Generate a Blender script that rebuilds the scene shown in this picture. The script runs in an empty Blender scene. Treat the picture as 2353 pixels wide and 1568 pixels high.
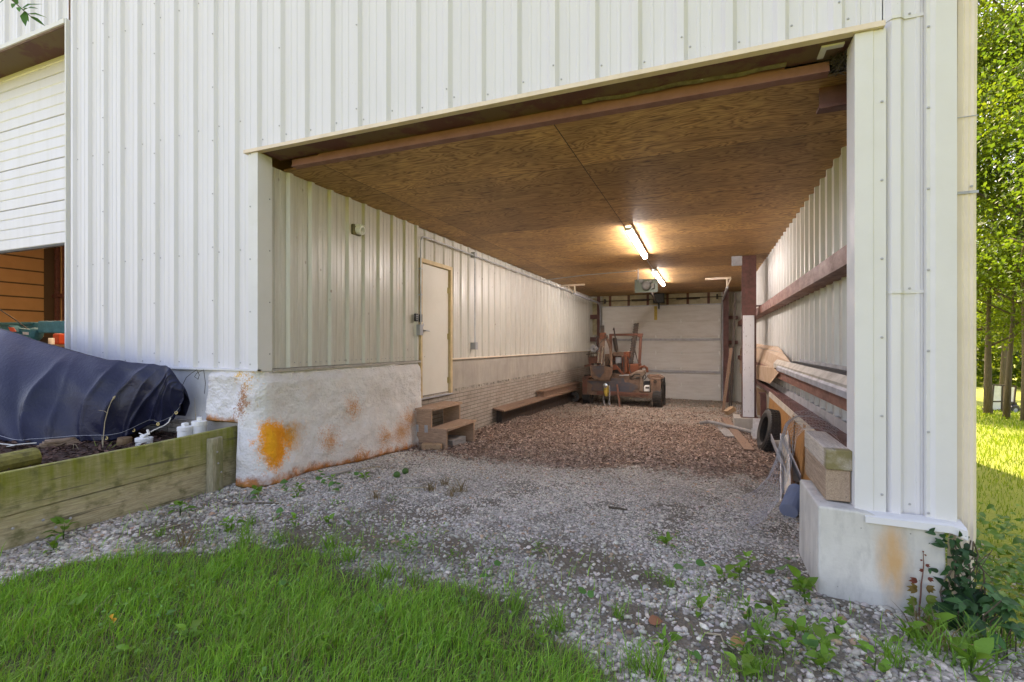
import bpy, math, random
import numpy as np
from mathutils import Vector, Matrix, noise as mnoise

random.seed(7)
rng = np.random.default_rng(11)
PI = math.pi
R = math.radians
C = bpy.context.scene.collection
S = bpy.context.scene

# ------------------------------------------------------------------ camera, sky, sun, exposure
TH, F, CX, HY = R(21.74), 1120.0, 1176.5, 791.0        # yaw, focal length and horizon of the photograph (2353 px wide)
cam_d = bpy.data.cameras.new("camera")
cam_d.sensor_width = 36.0
cam_d.lens = F / 2353.0 * 36.0
cam_d.shift_y = 7.0 / 2353.0
cam_d.clip_end = 2000
cam = bpy.data.objects.new("camera", cam_d)
cam.rotation_euler = (PI / 2, 0, TH)
C.objects.link(cam)
S.camera = cam

SUN_EL, SUN_AZ = R(50), R(-24)                          # behind the barn, a little to the left
w = bpy.data.worlds.new("World")
S.world = w
w.use_nodes = True
wt = w.node_tree
bg = wt.nodes["Background"]
sky = wt.nodes.new("ShaderNodeTexSky")
sky.sky_type = 'NISHITA'
sky.sun_disc = False
sky.sun_elevation = SUN_EL
sky.sun_rotation = SUN_AZ
sky.air_density = 1.0
sky.dust_density = 2.2
sky.ozone_density = 0.6
wt.links.new(sky.outputs[0], bg.inputs[0])
bg.inputs[1].default_value = 0.15
sd = bpy.data.lights.new("sun", 'SUN')
sd.energy = 3.6
sd.angle = R(0.6)
sd.color = (1.0, 0.93, 0.80)
sun = bpy.data.objects.new("sun", sd)
tos = Vector((math.sin(SUN_AZ) * math.cos(SUN_EL), math.cos(SUN_AZ) * math.cos(SUN_EL), math.sin(SUN_EL)))
sun.rotation_euler = tos.to_track_quat('Z', 'Y').to_euler()
sun.location = (0, 0, 30)
C.objects.link(sun)
S.view_settings.view_transform = 'Standard'
S.view_settings.look = 'None'
S.view_settings.exposure = 2.18
S.view_settings.use_white_balance = True
S.view_settings.white_balance_temperature = 7850
S.view_settings.white_balance_tint = 26
S.view_settings.gamma = 1.0
S.cycles.max_bounces = 8
S.cycles.diffuse_bounces = 5
S.cycles.transparent_max_bounces = 6
S.cycles.use_denoising = True

# ------------------------------------------------------------------ points of the photograph on known planes
SN, CS = math.sin(TH), math.cos(TH)
def ray(px, py):
    u, v = (px - CX) / F, (HY - py) / F
    return Vector((-SN + u * CS, CS + u * SN, v))
def on_y(px, py, Y):
    d = ray(px, py); return d * (Y / d.y)
def on_x(px, py, X):
    d = ray(px, py); return d * (X / d.x)
def on_z(px, py, Z):
    d = ray(px, py); return d * (Z / d.z)
def on_t(px, py, t):
    return ray(px, py) * t
def sat(a, k=60.0):
    return k * (1 - np.exp(-a / k))
def sstep(a, b, x):
    t = np.clip((x - a) / (b - a), 0, 1); return t * t * (3 - 2 * t)
Y0, XL, XR = 3.56, -4.10, 1.323                         # front wall, bay's left wall, outer right corner
BX = -4.34                                              # face of the planter boards
def gz(x, y):
    x = np.asarray(x, float); y = np.asarray(y, float)
    wf = 1 - sstep(4.0, 7.0, y)
    z = -1.47 - 0.022 * np.clip(x, -8, 0) * wf - 0.06 * sat(np.maximum(x, 0)) * (0.45 + 0.55 * sstep(0.9, 1.4, x)) - 0.037 * sat(np.maximum(y - 3.5, 0))
    z = z - 0.04 * sstep(0.0, 0.7, x) * (1 - sstep(1.4, 2.5, x)) * wf
    z = z + 0.012 * np.sin(x * 2.1 + y * 1.3) * np.cos(y * 1.7 - x) + 0.006 * np.sin(x * 6.3 - y * 4.1)
    bank = (1 - sstep(BX - 0.10, BX - 0.045, x)) * sstep(-1.6, -0.6, y)
    rise = -0.97 + 0.60 * (1 - sstep(-8.6, -5.6, x)) + 0.012 * np.sin(x * 9 + y * 7)
    return z * (1 - bank) + rise * bank
def gz1(x, y):
    return float(gz(x, y))
def on_g(px, py):
    d = ray(px, py); t = 1.5 / max(1e-4, -d.z)
    for _ in range(40):
        p = d * t
        t += (gz1(p.x, p.y) - p.z) / d.z * 0.8 if abs(d.z) > 1e-4 else 0
    p = d * t
    return Vector((p.x, p.y, gz1(p.x, p.y)))

# ------------------------------------------------------------------ materials
class NT:
    def __init__(s, m):
        s.t = m.node_tree
        s.b = s.t.nodes["Principled BSDF"]
    def n(s, ty, **k):
        o = s.t.nodes.new(ty)
        for a, b in k.items(): setattr(o, a, b)
        return o
    def put(s, sock, v):
        if hasattr(v, "is_output"): s.t.links.new(v, sock)
        elif isinstance(v, (tuple, list)): sock.default_value = (*v, 1.0) if len(v) == 3 and sock.type == 'RGBA' else v
        else: sock.default_value = v
    def obj(s): return s.n("ShaderNodeTexCoord").outputs["Object"]
    def map(s, v, scale=(1, 1, 1), rot=(0, 0, 0), loc=(0, 0, 0)):
        o = s.n("ShaderNodeMapping"); s.put(o.inputs[0], v)
        o.inputs[1].default_value = loc; o.inputs[2].default_value = rot; o.inputs[3].default_value = scale
        return o.outputs[0]
    def noise(s, v, scale=5, detail=4, rough=0.55, dist=0.0):
        o = s.n("ShaderNodeTexNoise"); s.put(o.inputs["Vector"], v)
        o.inputs["Scale"].default_value = scale; o.inputs["Detail"].default_value = detail
        o.inputs["Roughness"].default_value = rough; o.inputs["Distortion"].default_value = dist
        return o.outputs["Fac"]
    def voro(s, v, scale=5, feature='F1', out="Distance", rnd=1.0):
        o = s.n("ShaderNodeTexVoronoi", feature=feature); s.put(o.inputs["Vector"], v)
        o.inputs["Scale"].default_value = scale; o.inputs["Randomness"].default_value = rnd
        return o.outputs[out]
    def wave(s, v, scale=5, dist=5, detail=2, dscale=1.0, dirn='X', prof='SIN'):
        o = s.n("ShaderNodeTexWave", bands_direction=dirn, wave_profile=prof); s.put(o.inputs["Vector"], v)
        o.inputs["Scale"].default_value = scale; o.inputs["Distortion"].default_value = dist
        o.inputs["Detail"].default_value = detail; o.inputs["Detail Scale"].default_value = dscale
        return o.outputs["Fac"]
    def ramp(s, f, stops, interp='LINEAR'):
        o = s.n("ShaderNodeValToRGB"); s.put(o.inputs[0], f); cr = o.color_ramp; cr.interpolation = interp
        while len(cr.elements) < len(stops): cr.elements.new(0.5)
        for e, (p, c) in zip(cr.elements, stops):
            e.position = p; e.color = (*c, 1) if isinstance(c, tuple) else (c, c, c, 1)
        return o.outputs[0]
    def mix(s, f, a, b, mode='MIX'):
        o = s.n("ShaderNodeMix", data_type='RGBA', blend_type=mode)
        s.put(o.inputs[0], f); s.put(o.inputs[6], a); s.put(o.inputs[7], b)
        return o.outputs[2]
    def m(s, op, a, b=0.0, clamp=False):
        o = s.n("ShaderNodeMath", operation=op, use_clamp=clamp); s.put(o.inputs[0], a); s.put(o.inputs[1], b)
        return o.outputs[0]
    def sep(s, v):
        o = s.n("ShaderNodeSeparateXYZ"); s.put(o.inputs[0], v); return o.outputs
    def comb(s, x, y, z):
        o = s.n("ShaderNodeCombineXYZ"); s.put(o.inputs[0], x); s.put(o.inputs[1], y); s.put(o.inputs[2], z); return o.outputs[0]
    def dist(s, v, c, scale=(1, 1, 1)):
        o = s.n("ShaderNodeVectorMath", operation='DISTANCE')
        s.put(o.inputs[0], s.map(v, scale)); o.inputs[1].default_value = tuple(a * b for a, b in zip(c, scale))
        return o.outputs["Value"]
    def attr(s, name, out="Color"):
        o = s.n("ShaderNodeAttribute"); o.attribute_name = name; return o.outputs[out]
    def bump(s, h, strength=0.3, distance=0.01):
        o = s.n("ShaderNodeBump"); s.put(o.inputs["Height"], h)
        o.inputs["Strength"].default_value = strength; o.inputs["Distance"].default_value = distance
        s.t.links.new(o.outputs[0], s.b.inputs["Normal"])
MATS = {}
def M(name, col=(0.5, 0.5, 0.5), rough=0.6, metal=0.0, spec=0.5, fn=None):
    m = bpy.data.materials.new(name); m.use_nodes = True
    nt = NT(m); b = nt.b
    b.inputs["Base Color"].default_value = (*col, 1); b.inputs["Roughness"].default_value = rough
    b.inputs["Metallic"].default_value = metal; b.inputs["Specular IOR Level"].default_value = spec
    if fn:
        r = fn(nt)
        if isinstance(r, dict):
            for k, v in r.items(): nt.put(b.inputs[k], v)
        elif r is not None: nt.put(b.inputs["Base Color"], r)
    MATS[name] = m
    return m

def grime(c, amount=0.3, dark=(0.12, 0.10, 0.07), sc=6, stretch=(1, 1, 1)):
    def f(n):
        v = n.map(n.obj(), stretch)
        a = n.noise(v, sc, 6, 0.65)
        n.bump(n.noise(n.obj(), sc * 14, 3), 0.15, 0.003)
        return {"Base Color": n.mix(n.m('MULTIPLY', n.ramp(a, [(0.42, 0.0), (0.72, 1.0)]), amount), c, dark),
                "Roughness": n.ramp(a, [(0.3, 0.45), (0.7, 0.75)])}
    return f
def paint_fn(n):
    v = n.obj()
    st = n.noise(n.map(v, (3, 3, 0.25)), 4, 5, 0.6)
    bl = n.noise(v, 1.3, 4, 0.6)
    c = n.mix(n.ramp(st, [(0.45, 0.0), (0.8, 0.35)]), (0.67, 0.66, 0.665), (0.575, 0.565, 0.53))
    c = n.mix(n.ramp(bl, [(0.4, 0.0), (0.75, 0.25)]), c, (0.61, 0.605, 0.605))
    sp = n.voro(v, 34)
    c = n.mix(n.m('MULTIPLY', n.ramp(sp, [(0.05, 1.0), (0.12, 0.0)]), n.ramp(n.noise(v, 2.2), [(0.55, 0.0), (0.7, 0.6)])), c, (0.30, 0.29, 0.25))
    n.bump(n.noise(v, 3, 2), 0.12, 0.02)
    return {"Base Color": c, "Roughness": n.ramp(st, [(0.3, 0.3), (0.8, 0.5)])}
M("white_paint", (0.74, 0.73, 0.69), 0.38, fn=paint_fn)
def inpaint_fn(n):
    v = n.obj()
    st = n.noise(n.map(v, (4, 4, 0.3)), 4, 5, 0.65)
    c = n.mix(n.ramp(st, [(0.35, 0.0), (0.75, 0.8)]), (0.60, 0.585, 0.52), (0.43, 0.405, 0.335))
    sp = n.voro(n.map(v, (1, 1, 0.6)), 9)
    c = n.mix(n.m('MULTIPLY', n.ramp(sp, [(0.06, 1.0), (0.13, 0.0)]), n.ramp(n.noise(v, 3), [(0.45, 0.0), (0.6, 0.8)])), c, (0.20, 0.13, 0.08))
    n.bump(n.noise(v, 3, 2), 0.12, 0.02)
    return {"Base Color": c, "Roughness": n.ramp(st, [(0.3, 0.26), (0.8, 0.45)])}
M("bay_paint", (0.6, 0.57, 0.5), 0.35, fn=inpaint_fn)
M("bay_paint_grey", (0.6, 0.6, 0.6), 0.35, fn=lambda n: {"Base Color": n.mix(n.ramp(n.noise(n.map(n.obj(), (3, 3, 0.3)), 5, 5), [(0.4, 0.0), (0.8, 0.7)]), (0.63, 0.63, 0.60), (0.46, 0.45, 0.42)), "Roughness": 0.3})
M("cream_trim", (0.72, 0.60, 0.46), 0.45, fn=grime((0.74, 0.62, 0.48), 0.35, (0.45, 0.33, 0.22), 5))
M("downspout_cream", (0.76, 0.67, 0.55), 0.4, fn=grime((0.78, 0.69, 0.57), 0.2, (0.45, 0.38, 0.3), 4))
M("white_trim", (0.74, 0.73, 0.70), 0.35, fn=grime((0.66, 0.655, 0.63), 0.15, (0.5, 0.48, 0.42), 4))
M("red_steel", (0.11, 0.042, 0.036), 0.55, fn=grime((0.14, 0.055, 0.047), 0.75, (0.05, 0.03, 0.026), 7))
M("rust_girt", (0.24, 0.10, 0.06), 0.6, fn=grime((0.24, 0.10, 0.07), 0.7, (0.10, 0.045, 0.035), 9, (1, 0.4, 1)))
def soffit_fn(n):
    v = n.obj()
    a = n.noise(v, 1.6, 6, 0.7)
    c = n.mix(n.ramp(a, [(0.47, 0.0), (0.53, 1.0)]), (0.12, 0.045, 0.042), (0.15, 0.095, 0.05))
    return {"Base Color": c, "Roughness": 0.7}
M("beam_steel_lit", fn=grime((0.26, 0.12, 0.105), 0.5, (0.14, 0.06, 0.05), 5))  # red steel in a lighter colour, painting the lit look of the beam lip
M("soffit_steel", (0.08, 0.03, 0.03), fn=soffit_fn)
M("old_insulation", (0.35, 0.31, 0.16), 0.9, fn=grime((0.20, 0.17, 0.09), 0.8, (0.06, 0.05, 0.03), 14))
M("screw_steel", (0.40, 0.40, 0.40), 0.5, 0.3)

def plywood_fn(n):
    v = n.obj()
    xyz = n.sep(v)
    sheet = n.m('FLOOR', n.m('DIVIDE', xyz[1], 1.22)); col = n.m('FLOOR', n.m('DIVIDE', n.m('ADD', xyz[0], 1.17), 2.44))
    off = n.m('ADD', n.m('MULTIPLY', sheet, 3.17), n.m('MULTIPLY', col, 7.31))
    vv = n.comb(n.m('ADD', xyz[0], off), n.m('ADD', xyz[1], off), off)
    g = n.noise(n.map(vv, (0.75, 3.4, 1)), 1.5, 3, 0.5, 0.7)
    rings = n.m('FRACT', n.m('MULTIPLY', g, 15.0))
    fine = n.noise(n.map(vv, (2.0, 38, 1)), 2.2, 4, 0.7)
    big = n.noise(vv, 0.9, 3)
    c = n.ramp(rings, [(0.0, (0.22, 0.11, 0.035)), (0.12, (0.46, 0.235, 0.075)), (0.5, (0.76, 0.47, 0.175)), (0.78, (0.62, 0.355, 0.12)), (0.93, (0.36, 0.19, 0.06)), (1.0, (0.20, 0.10, 0.032))])
    c = n.mix(n.ramp(fine, [(0.36, 0.3), (0.55, 0.0)]), c, (0.15, 0.07, 0.022))
    streak = n.noise(n.map(vv, (0.8, 16, 1)), 2.6, 5, 0.7, 0.6)
    c = n.mix(n.ramp(streak, [(0.28, 0.7), (0.40, 0.0)]), c, (0.12, 0.055, 0.018))
    c = n.mix(n.ramp(big, [(0.4, 0.0), (0.65, 0.42)]), c, (0.13, 0.062, 0.024))
    tone = n.noise(n.comb(off, off, 0.0), 1.7, 0)
    c = n.mix(n.ramp(tone, [(0.35, 0.32), (0.65, 0.0)]), c, (0.10, 0.048, 0.02))
    kv = n.map(vv, (1.35, 4.2, 1))
    k = n.voro(kv, 1.25); kr = n.voro(kv, 1.25, 'F1', "Color")
    kn = n.m('MULTIPLY', n.ramp(k, [(0.055, 1.0), (0.10, 0.0)]), n.m('GREATER_THAN', n.sep(kr)[0], 0.35))
    c = n.mix(kn, c, (0.022, 0.012, 0.008))
    halo = n.m('MULTIPLY', n.ramp(k, [(0.08, 0.6), (0.24, 0.0)]), n.m('GREATER_THAN', n.sep(kr)[0], 0.35))
    c = n.mix(halo, c, (0.14, 0.062, 0.02))
    dm = n.m('ABSOLUTE', n.m('SUBTRACT', n.m('FRACT', n.m('DIVIDE', xyz[1], 1.22)), 0.5))
    dx = n.m('ABSOLUTE', n.m('SUBTRACT', n.m('FRACT', n.m('DIVIDE', n.m('ADD', xyz[0], 1.17), 2.44)), 0.5))
    seam = n.m('MAXIMUM', n.m('GREATER_THAN', dm, 0.4965), n.m('GREATER_THAN', dx, 0.4982))
    c = n.mix(seam, c, (0.02, 0.012, 0.008))
    n.bump(fine, 0.15, 0.004)
    return {"Base Color": c, "Roughness": 0.6}
M("plywood", (0.25, 0.13, 0.05), fn=plywood_fn)

def foam_fn(n):
    v = n.obj()
    xyz = n.sep(v)
    wob = n.noise(v, 7, 5, 0.7)
    fine = n.noise(v, 60, 5, 0.75)
    c = n.mix(n.ramp(wob, [(0.35, 0.0), (0.7, 0.8)]), (0.80, 0.785, 0.76), (0.68, 0.655, 0.61))
    c = n.mix(n.ramp(n.noise(n.map(v, (1, 0.6, 1)), 2.2, 5, 0.7), [(0.48, 0.0), (0.75, 0.5)]), c, (0.52, 0.45, 0.38))
    def blob(ce, sc, r0, r1, col, c, speck=0.0):
        d = n.m('ADD', n.dist(v, ce, sc), n.m('MULTIPLY', n.m('SUBTRACT', wob, 0.5), 0.34))
        d = n.m('ADD', d, n.m('MULTIPLY', n.m('SUBTRACT', fine, 0.5), 0.28 + speck))
        return n.mix(n.ramp(d, [(r0, 1.0), (r1, 0.0)]), c, col)
    p = on_x(628, 1022, -4.03)
    c = blob(p + Vector((0, 0.16, 0.05)), (1, 0.75, 1.2), 0.06, 0.24, (0.66, 0.30, 0.05), c)
    c = blob(p + Vector((0, 0.02, 0)), (1, 1.1, 0.8), 0.15, 0.24, (0.92, 0.33, 0.010), c)
    c = blob(p + Vector((0, -0.02, 0.0)), (1, 2.6, 1.2), 0.10, 0.22, (0.95, 0.42, 0.012), c)
    for (a, b, r) in ((815, 937, 0.02), (885, 1005, 0.05), (760, 1012, 0.03), (925, 995, 0.10), (948, 960, 0.06), (830, 1055, 0.02)):
        c = blob(on_x(a, b, -4.03), (1, 0.8, 0.9), r * -0.6, r + 0.12, (0.58, 0.28, 0.11), c, 0.35)
    for (a, b, r, col) in ((562, 880, 0.03, (0.68, 0.33, 0.05)), (554, 915, 0.035, (0.45, 0.20, 0.08)), (548, 938, 0.02, (0.42, 0.20, 0.10)), (600, 855, 0.05, (0.78, 0.46, 0.10)), (540, 853, 0.03, (0.78, 0.46, 0.12)), (585, 910, 0.02, (0.6, 0.35, 0.16)), (578, 862, 0.03, (0.72, 0.42, 0.1))):
        c = blob(on_y(a, b, 3.47), (1, 1, 0.55), r * 0.4, r + 0.05, col, c, 0.2)
    hg = n.attr("foot", "Fac")
    e = n.m('ADD', hg, n.m('MULTIPLY', n.m('SUBTRACT', wob, 0.5), 0.30))
    e = n.m('ADD', e, n.m('MULTIPLY', n.m('SUBTRACT', fine, 0.5), 0.12))
    c = n.mix(n.ramp(e, [(0.055, 0.95), (0.15, 0.0)]), c, n.mix(n.ramp(n.noise(v, 9), [(0.4, 0.0), (0.6, 1.0)]), (0.62, 0.20, 0.015), (0.36, 0.15, 0.05)))
    sm = n.m('ADD', hg, n.m('MULTIPLY', n.m('SUBTRACT', wob, 0.5), 0.1))
    moss = n.m('MULTIPLY', n.ramp(sm, [(0.02, 0.9), (0.07, 0.0)]), n.ramp(xyz[1], [(0.0, 1.0), (1.0, 1.0)]))
    front = n.ramp(n.m('SUBTRACT', xyz[1], 3.2), [(0.40, 1.0), (0.55, 0.0)])
    c = n.mix(n.m('MULTIPLY', moss, front), c, (0.10, 0.10, 0.02))
    n.bump(n.m('ADD', fine, n.m('MULTIPLY', n.voro(v, 38), 0.8)), 0.55, 0.024)
    return {"Base Color": c, "Roughness": 0.85}
M("foam_coat", (0.7, 0.68, 0.65), fn=foam_fn)
def conc_fn(base, stain=None):
    def f(n):
        v = n.obj()
        a = n.noise(v, 2.5, 6, 0.65); b = n.noise(v, 40, 4, 0.6)
        c = n.mix(n.ramp(a, [(0.35, 0.0), (0.75, 0.7)]), base, tuple(x * 0.62 for x in base))
        c = n.mix(n.ramp(n.noise(n.map(v, (5, 5, 0.7)), 2, 5), [(0.5, 0.0), (0.75, 0.4)]), c, tuple(x * 0.45 for x in base))
        pit = n.voro(v, 16)
        c = n.mix(n.m('MULTIPLY', n.ramp(pit, [(0.05, 1.0), (0.085, 0.0)]), n.ramp(n.noise(v, 6), [(0.5, 0.0), (0.55, 0.8)])), c, tuple(x * 0.2 for x in base))
        if stain: c = stain(n, v, c)
        n.bump(n.m('ADD', b, a), 0.3, 0.006)
        return {"Base Color": c, "Roughness": 0.8}
    return f
def pier_stain(n, v, c):
    p = on_y(2050, 1290, 3.45)
    d = n.m('ADD', n.dist(v, p, (2.0, 1, 0.75)), n.m('MULTIPLY', n.m('SUBTRACT', n.noise(n.map(v, (4, 4, 1.2)), 4, 5), 0.5), 0.22))
    c = n.mix(n.ramp(d, [(0.03, 0.9), (0.22, 0.0)]), c, (0.60, 0.34, 0.13))
    c = n.mix(n.m('MULTIPLY', n.ramp(n.noise(n.map(v, (3, 3, 1)), 3, 6, 0.7), [(0.48, 0.0), (0.66, 0.7)]), 0.7), c, (0.36, 0.35, 0.31))
    return c
M("pier_concrete", (0.6, 0.58, 0.52), fn=conc_fn((0.66, 0.64, 0.57), pier_stain))
M("concrete", (0.4, 0.38, 0.35), fn=conc_fn((0.44, 0.41, 0.36)))
M("band_concrete", (0.34, 0.3, 0.25), fn=conc_fn((0.41, 0.37, 0.31)))
M("painted_concrete", (0.55, 0.56, 0.57), fn=conc_fn((0.60, 0.61, 0.62)))
def brick_fn(n):
    v = n.obj(); xyz = n.sep(v)
    o = n.n("ShaderNodeTexBrick"); n.put(o.inputs["Vector"], n.comb(xyz[1], xyz[2], 0.0))
    for k, val in (("Scale", 1.0), ("Brick Width", 0.30), ("Row Height", 0.068), ("Mortar Size", 0.006), ("Mortar Smooth", 0.3), ("Bias", 0.0)): o.inputs[k].default_value = val
    o.inputs["Color1"].default_value = (0.43, 0.375, 0.315, 1); o.inputs["Color2"].default_value = (0.37, 0.32, 0.265, 1); o.inputs["Mortar"].default_value = (0.17, 0.14, 0.11, 1)
    a = n.noise(v, 4, 6, 0.7)
    c = n.mix(n.ramp(a, [(0.4, 0.0), (0.75, 0.55)]), o.outputs["Color"], (0.17, 0.13, 0.09))
    h = n.m('ADD', n.m('MULTIPLY', o.outputs["Fac"], -1.0), n.m('MULTIPLY', n.noise(v, 45, 4), 0.5))
    n.bump(h, 0.8, 0.012)
    return {"Base Color": c, "Roughness": 0.85}
M("brick", (0.3, 0.25, 0.2), fn=brick_fn)

def wood(c1, c2, axis=1, sc=1.0, moss=None, rough=0.75, knots=True, grey=None):
    st = [9, 9, 9]; st[axis] = 0.6
    def f(n):
        v = n.map(n.obj(), tuple(a * sc for a in st))
        g = n.noise(v, 2.2, 5, 0.65, 1.0)
        fine = n.noise(n.map(n.obj(), tuple(a * sc * 6 for a in st)), 2, 4, 0.7)
        rings = n.m('FRACT', n.m('MULTIPLY', g, 6.0))
        c = n.mix(rings, c1, c2)
        c = n.mix(n.ramp(fine, [(0.3, 0.6), (0.6, 0.0)]), c, tuple(x * 0.4 for x in c1))
        if grey: c = n.mix(n.ramp(n.noise(n.obj(), 3, 5), [(0.4, 0.0), (0.65, 0.8)]), c, grey)
        if knots:
            k = n.voro(n.map(n.obj(), tuple(a * 0.42 * sc for a in st)), 0.9)
            c = n.mix(n.ramp(k, [(0.06, 0.9), (0.13, 0.0)]), c, tuple(x * 0.25 for x in c1))
        if moss: c = moss(n, n.obj(), c)
        ck = [26, 26, 26]; ck[axis] = 0.9
        crack = n.noise(n.map(n.obj(), tuple(a * sc for a in ck)), 1.3, 3, 0.6, 0.4)
        c = n.mix(n.ramp(crack, [(0.64, 0.0), (0.70, 0.75)]), c, tuple(x * 0.22 for x in c1))
        n.bump(n.m('ADD', fine, rings), 0.35, 0.004)
        return {"Base Color": c, "Roughness": rough}
    return f
def planter_moss(n, v, c):
    a = n.noise(n.map(v, (1, 0.9, 2.2)), 3.2, 6, 0.7)
    zz = n.sep(v)[2]
    hi = n.ramp(n.m('ADD', n.m('ADD', zz, 1.45), n.m('MULTIPLY', a, 0.35)), [(0.40, 0.0), (0.66, 1.0)])
    st = n.noise(n.map(v, (1, 7, 0.6)), 3, 4)
    m1 = n.m('MULTIPLY', hi, n.ramp(st, [(0.3, 0.45), (0.65, 1.0)]))
    c = n.mix(m1, c, (0.19, 0.205, 0.018))
    return n.mix(n.ramp(n.noise(n.map(v, (1, 2.5, 3)), 4, 5), [(0.52, 0.0), (0.7, 0.75)]), c, (0.10, 0.105, 0.025))
M("planter_wood", fn=wood((0.42, 0.35, 0.20), (0.55, 0.48, 0.30), 1, 1.0, planter_moss))
M("post_wood", fn=wood((0.33, 0.29, 0.18), (0.46, 0.42, 0.29), 2, 1.3, lambda n, v, c: n.mix(n.ramp(n.noise(n.map(v, (1, 1, 0.4)), 9, 4), [(0.45, 0.0), (0.65, 0.8)]), c, (0.17, 0.17, 0.05))))
M("timber_wood", fn=wood((0.34, 0.235, 0.155), (0.47, 0.345, 0.245), 1, 1.2))
M("timber_grey", fn=wood((0.48, 0.41, 0.33), (0.64, 0.575, 0.49), 1, 1.2, lambda n, v, c: n.mix(n.m('MULTIPLY', n.ramp(n.m('SUBTRACT', n.sep(v)[1], 3.5), [(0.11, 1.0), (0.16, 0.0)]), n.ramp(n.noise(v, 9, 4), [(0.3, 0.3), (0.55, 1.0)])), c, (0.20, 0.165, 0.065))))
M("step_wood", fn=wood((0.40, 0.25, 0.16), (0.53, 0.36, 0.245), 1, 1.3))
M("step_wood_across", fn=wood((0.39, 0.24, 0.155), (0.51, 0.345, 0.23), 0, 1.3))
M("plank_wood", fn=wood((0.25, 0.15, 0.10), (0.33, 0.215, 0.145), 1, 1.3))
M("grey_plank", fn=wood((0.26, 0.25, 0.24), (0.36, 0.35, 0.34), 1, 1.2))
M("door_panel_wood", fn=wood((0.34, 0.15, 0.035), (0.44, 0.21, 0.06), 2, 0.7))
M("block_wood", fn=wood((0.40, 0.25, 0.14), (0.50, 0.34, 0.2), 0, 1.3))
M("bark", fn=wood((0.10, 0.075, 0.045), (0.16, 0.125, 0.08), 2, 0.5, knots=False, rough=0.9))
M("white_board", fn=lambda n: {"Base Color": n.mix(n.ramp(n.noise(n.map(n.obj(), (14, 14, 3)), 3, 6, 0.75), [(0.60, 0.0), (0.68, 1.0)]), (0.66, 0.67, 0.70), (0.16, 0.12, 0.10)), "Roughness": 0.6})
def tarp_fn(n):
    v = n.obj()
    a = n.noise(v, 2.2, 5, 0.6)
    c = n.mix(n.ramp(a, [(0.35, 0.0), (0.75, 1.0)]), (0.008, 0.010, 0.030), (0.016, 0.019, 0.050))
    c = n.mix(n.ramp(n.noise(v, 11, 6, 0.75), [(0.66, 0.0), (0.76, 0.35)]), c, (0.14, 0.135, 0.13))
    n.bump(n.m('ADD', n.noise(n.map(v, (1, 1, 2.0)), 7, 4, 0.6, 1.2), n.noise(v, 40, 2)), 0.25, 0.012)
    return {"Base Color": c, "Roughness": n.ramp(a, [(0.3, 0.30), (0.7, 0.46)])}
M("tarp_navy", spec=0.34, fn=tarp_fn)
M("white_plastic", (0.78, 0.78, 0.75), 0.4, fn=grime((0.80, 0.80, 0.77), 0.25, (0.4, 0.38, 0.3), 9))
M("rope_white", (0.66, 0.64, 0.57), 0.9)
M("mossy_log", fn=grime((0.22, 0.20, 0.035), 0.9, (0.07, 0.065, 0.018), 16))
M("brown_block", fn=grime((0.22, 0.13, 0.06), 0.6, (0.08, 0.05, 0.03), 20))
M("burlap", fn=grime((0.26, 0.17, 0.10), 0.6, (0.11, 0.07, 0.045), 12, (3, 0.6, 3)))
M("rubber", (0.022, 0.022, 0.022), 0.75, fn=grime((0.028, 0.027, 0.026), 0.6, (0.10, 0.085, 0.065), 9))
M("galvanised", (0.45, 0.47, 0.5), 0.4, 0.6, fn=grime((0.50, 0.52, 0.54), 0.4, (0.25, 0.24, 0.22), 8))
M("galv_dull", (0.4, 0.41, 0.43), 0.5, 0.3, fn=grime((0.42, 0.43, 0.46), 0.5, (0.20, 0.19, 0.18), 6))
M("flashing_tan", (0.4, 0.36, 0.3), 0.5, fn=grime((0.45, 0.41, 0.34), 0.5, (0.2, 0.17, 0.13), 6))
M("dark_tube", (0.03, 0.03, 0.033), 0.5)
M("opener_metal", (0.14, 0.17, 0.15), 0.35, 0.5)
M("cardboard", (0.42, 0.29, 0.18), 0.85, fn=grime((0.45, 0.31, 0.20), 0.3, (0.25, 0.16, 0.10), 4))
M("corrugated_blue", (0.19, 0.22, 0.30), 0.6, fn=grime((0.20, 0.235, 0.33), 0.4, (0.3, 0.29, 0.28), 9))
M("rusty_red", fn=grime((0.17, 0.06, 0.035), 0.8, (0.09, 0.06, 0.045), 8))
M("dusty_rust", fn=grime((0.21, 0.125, 0.08), 0.85, (0.085, 0.055, 0.04), 8))
M("machine_orange", fn=grime((0.20, 0.055, 0.02), 0.85, (0.09, 0.05, 0.032), 9))
M("bare_steel", (0.08, 0.08, 0.09), 0.5, 0.4, fn=grime((0.085, 0.085, 0.10), 0.7, (0.24, 0.15, 0.09), 3.5))
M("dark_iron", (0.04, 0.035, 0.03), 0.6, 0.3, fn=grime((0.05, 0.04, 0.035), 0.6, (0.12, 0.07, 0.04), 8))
M("canvas_cloth", fn=grime((0.24, 0.17, 0.12), 0.6, (0.12, 0.085, 0.06), 8))
M("yellow_paint", fn=grime((0.55, 0.38, 0.05), 0.7, (0.12, 0.09, 0.05), 22))
M("black_plastic", (0.012, 0.012, 0.013), 0.4)
M("grey_box", (0.33, 0.34, 0.35), 0.5, 0.3)
M("brass", (0.45, 0.36, 0.16), 0.4, 0.7)
M("door_cream", fn=grime((0.68, 0.655, 0.57), 0.25, (0.52, 0.48, 0.38), 2))
M("frame_tan", fn=grime((0.60, 0.46, 0.25), 0.6, (0.34, 0.23, 0.12), 7))
M("garage_white", fn=grime((0.68, 0.665, 0.63), 0.35, (0.42, 0.38, 0.31), 3, (0.6, 1, 3)))
M("shop_tan", fn=grime((0.50, 0.29, 0.12), 0.25, (0.34, 0.19, 0.08), 2))
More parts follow.
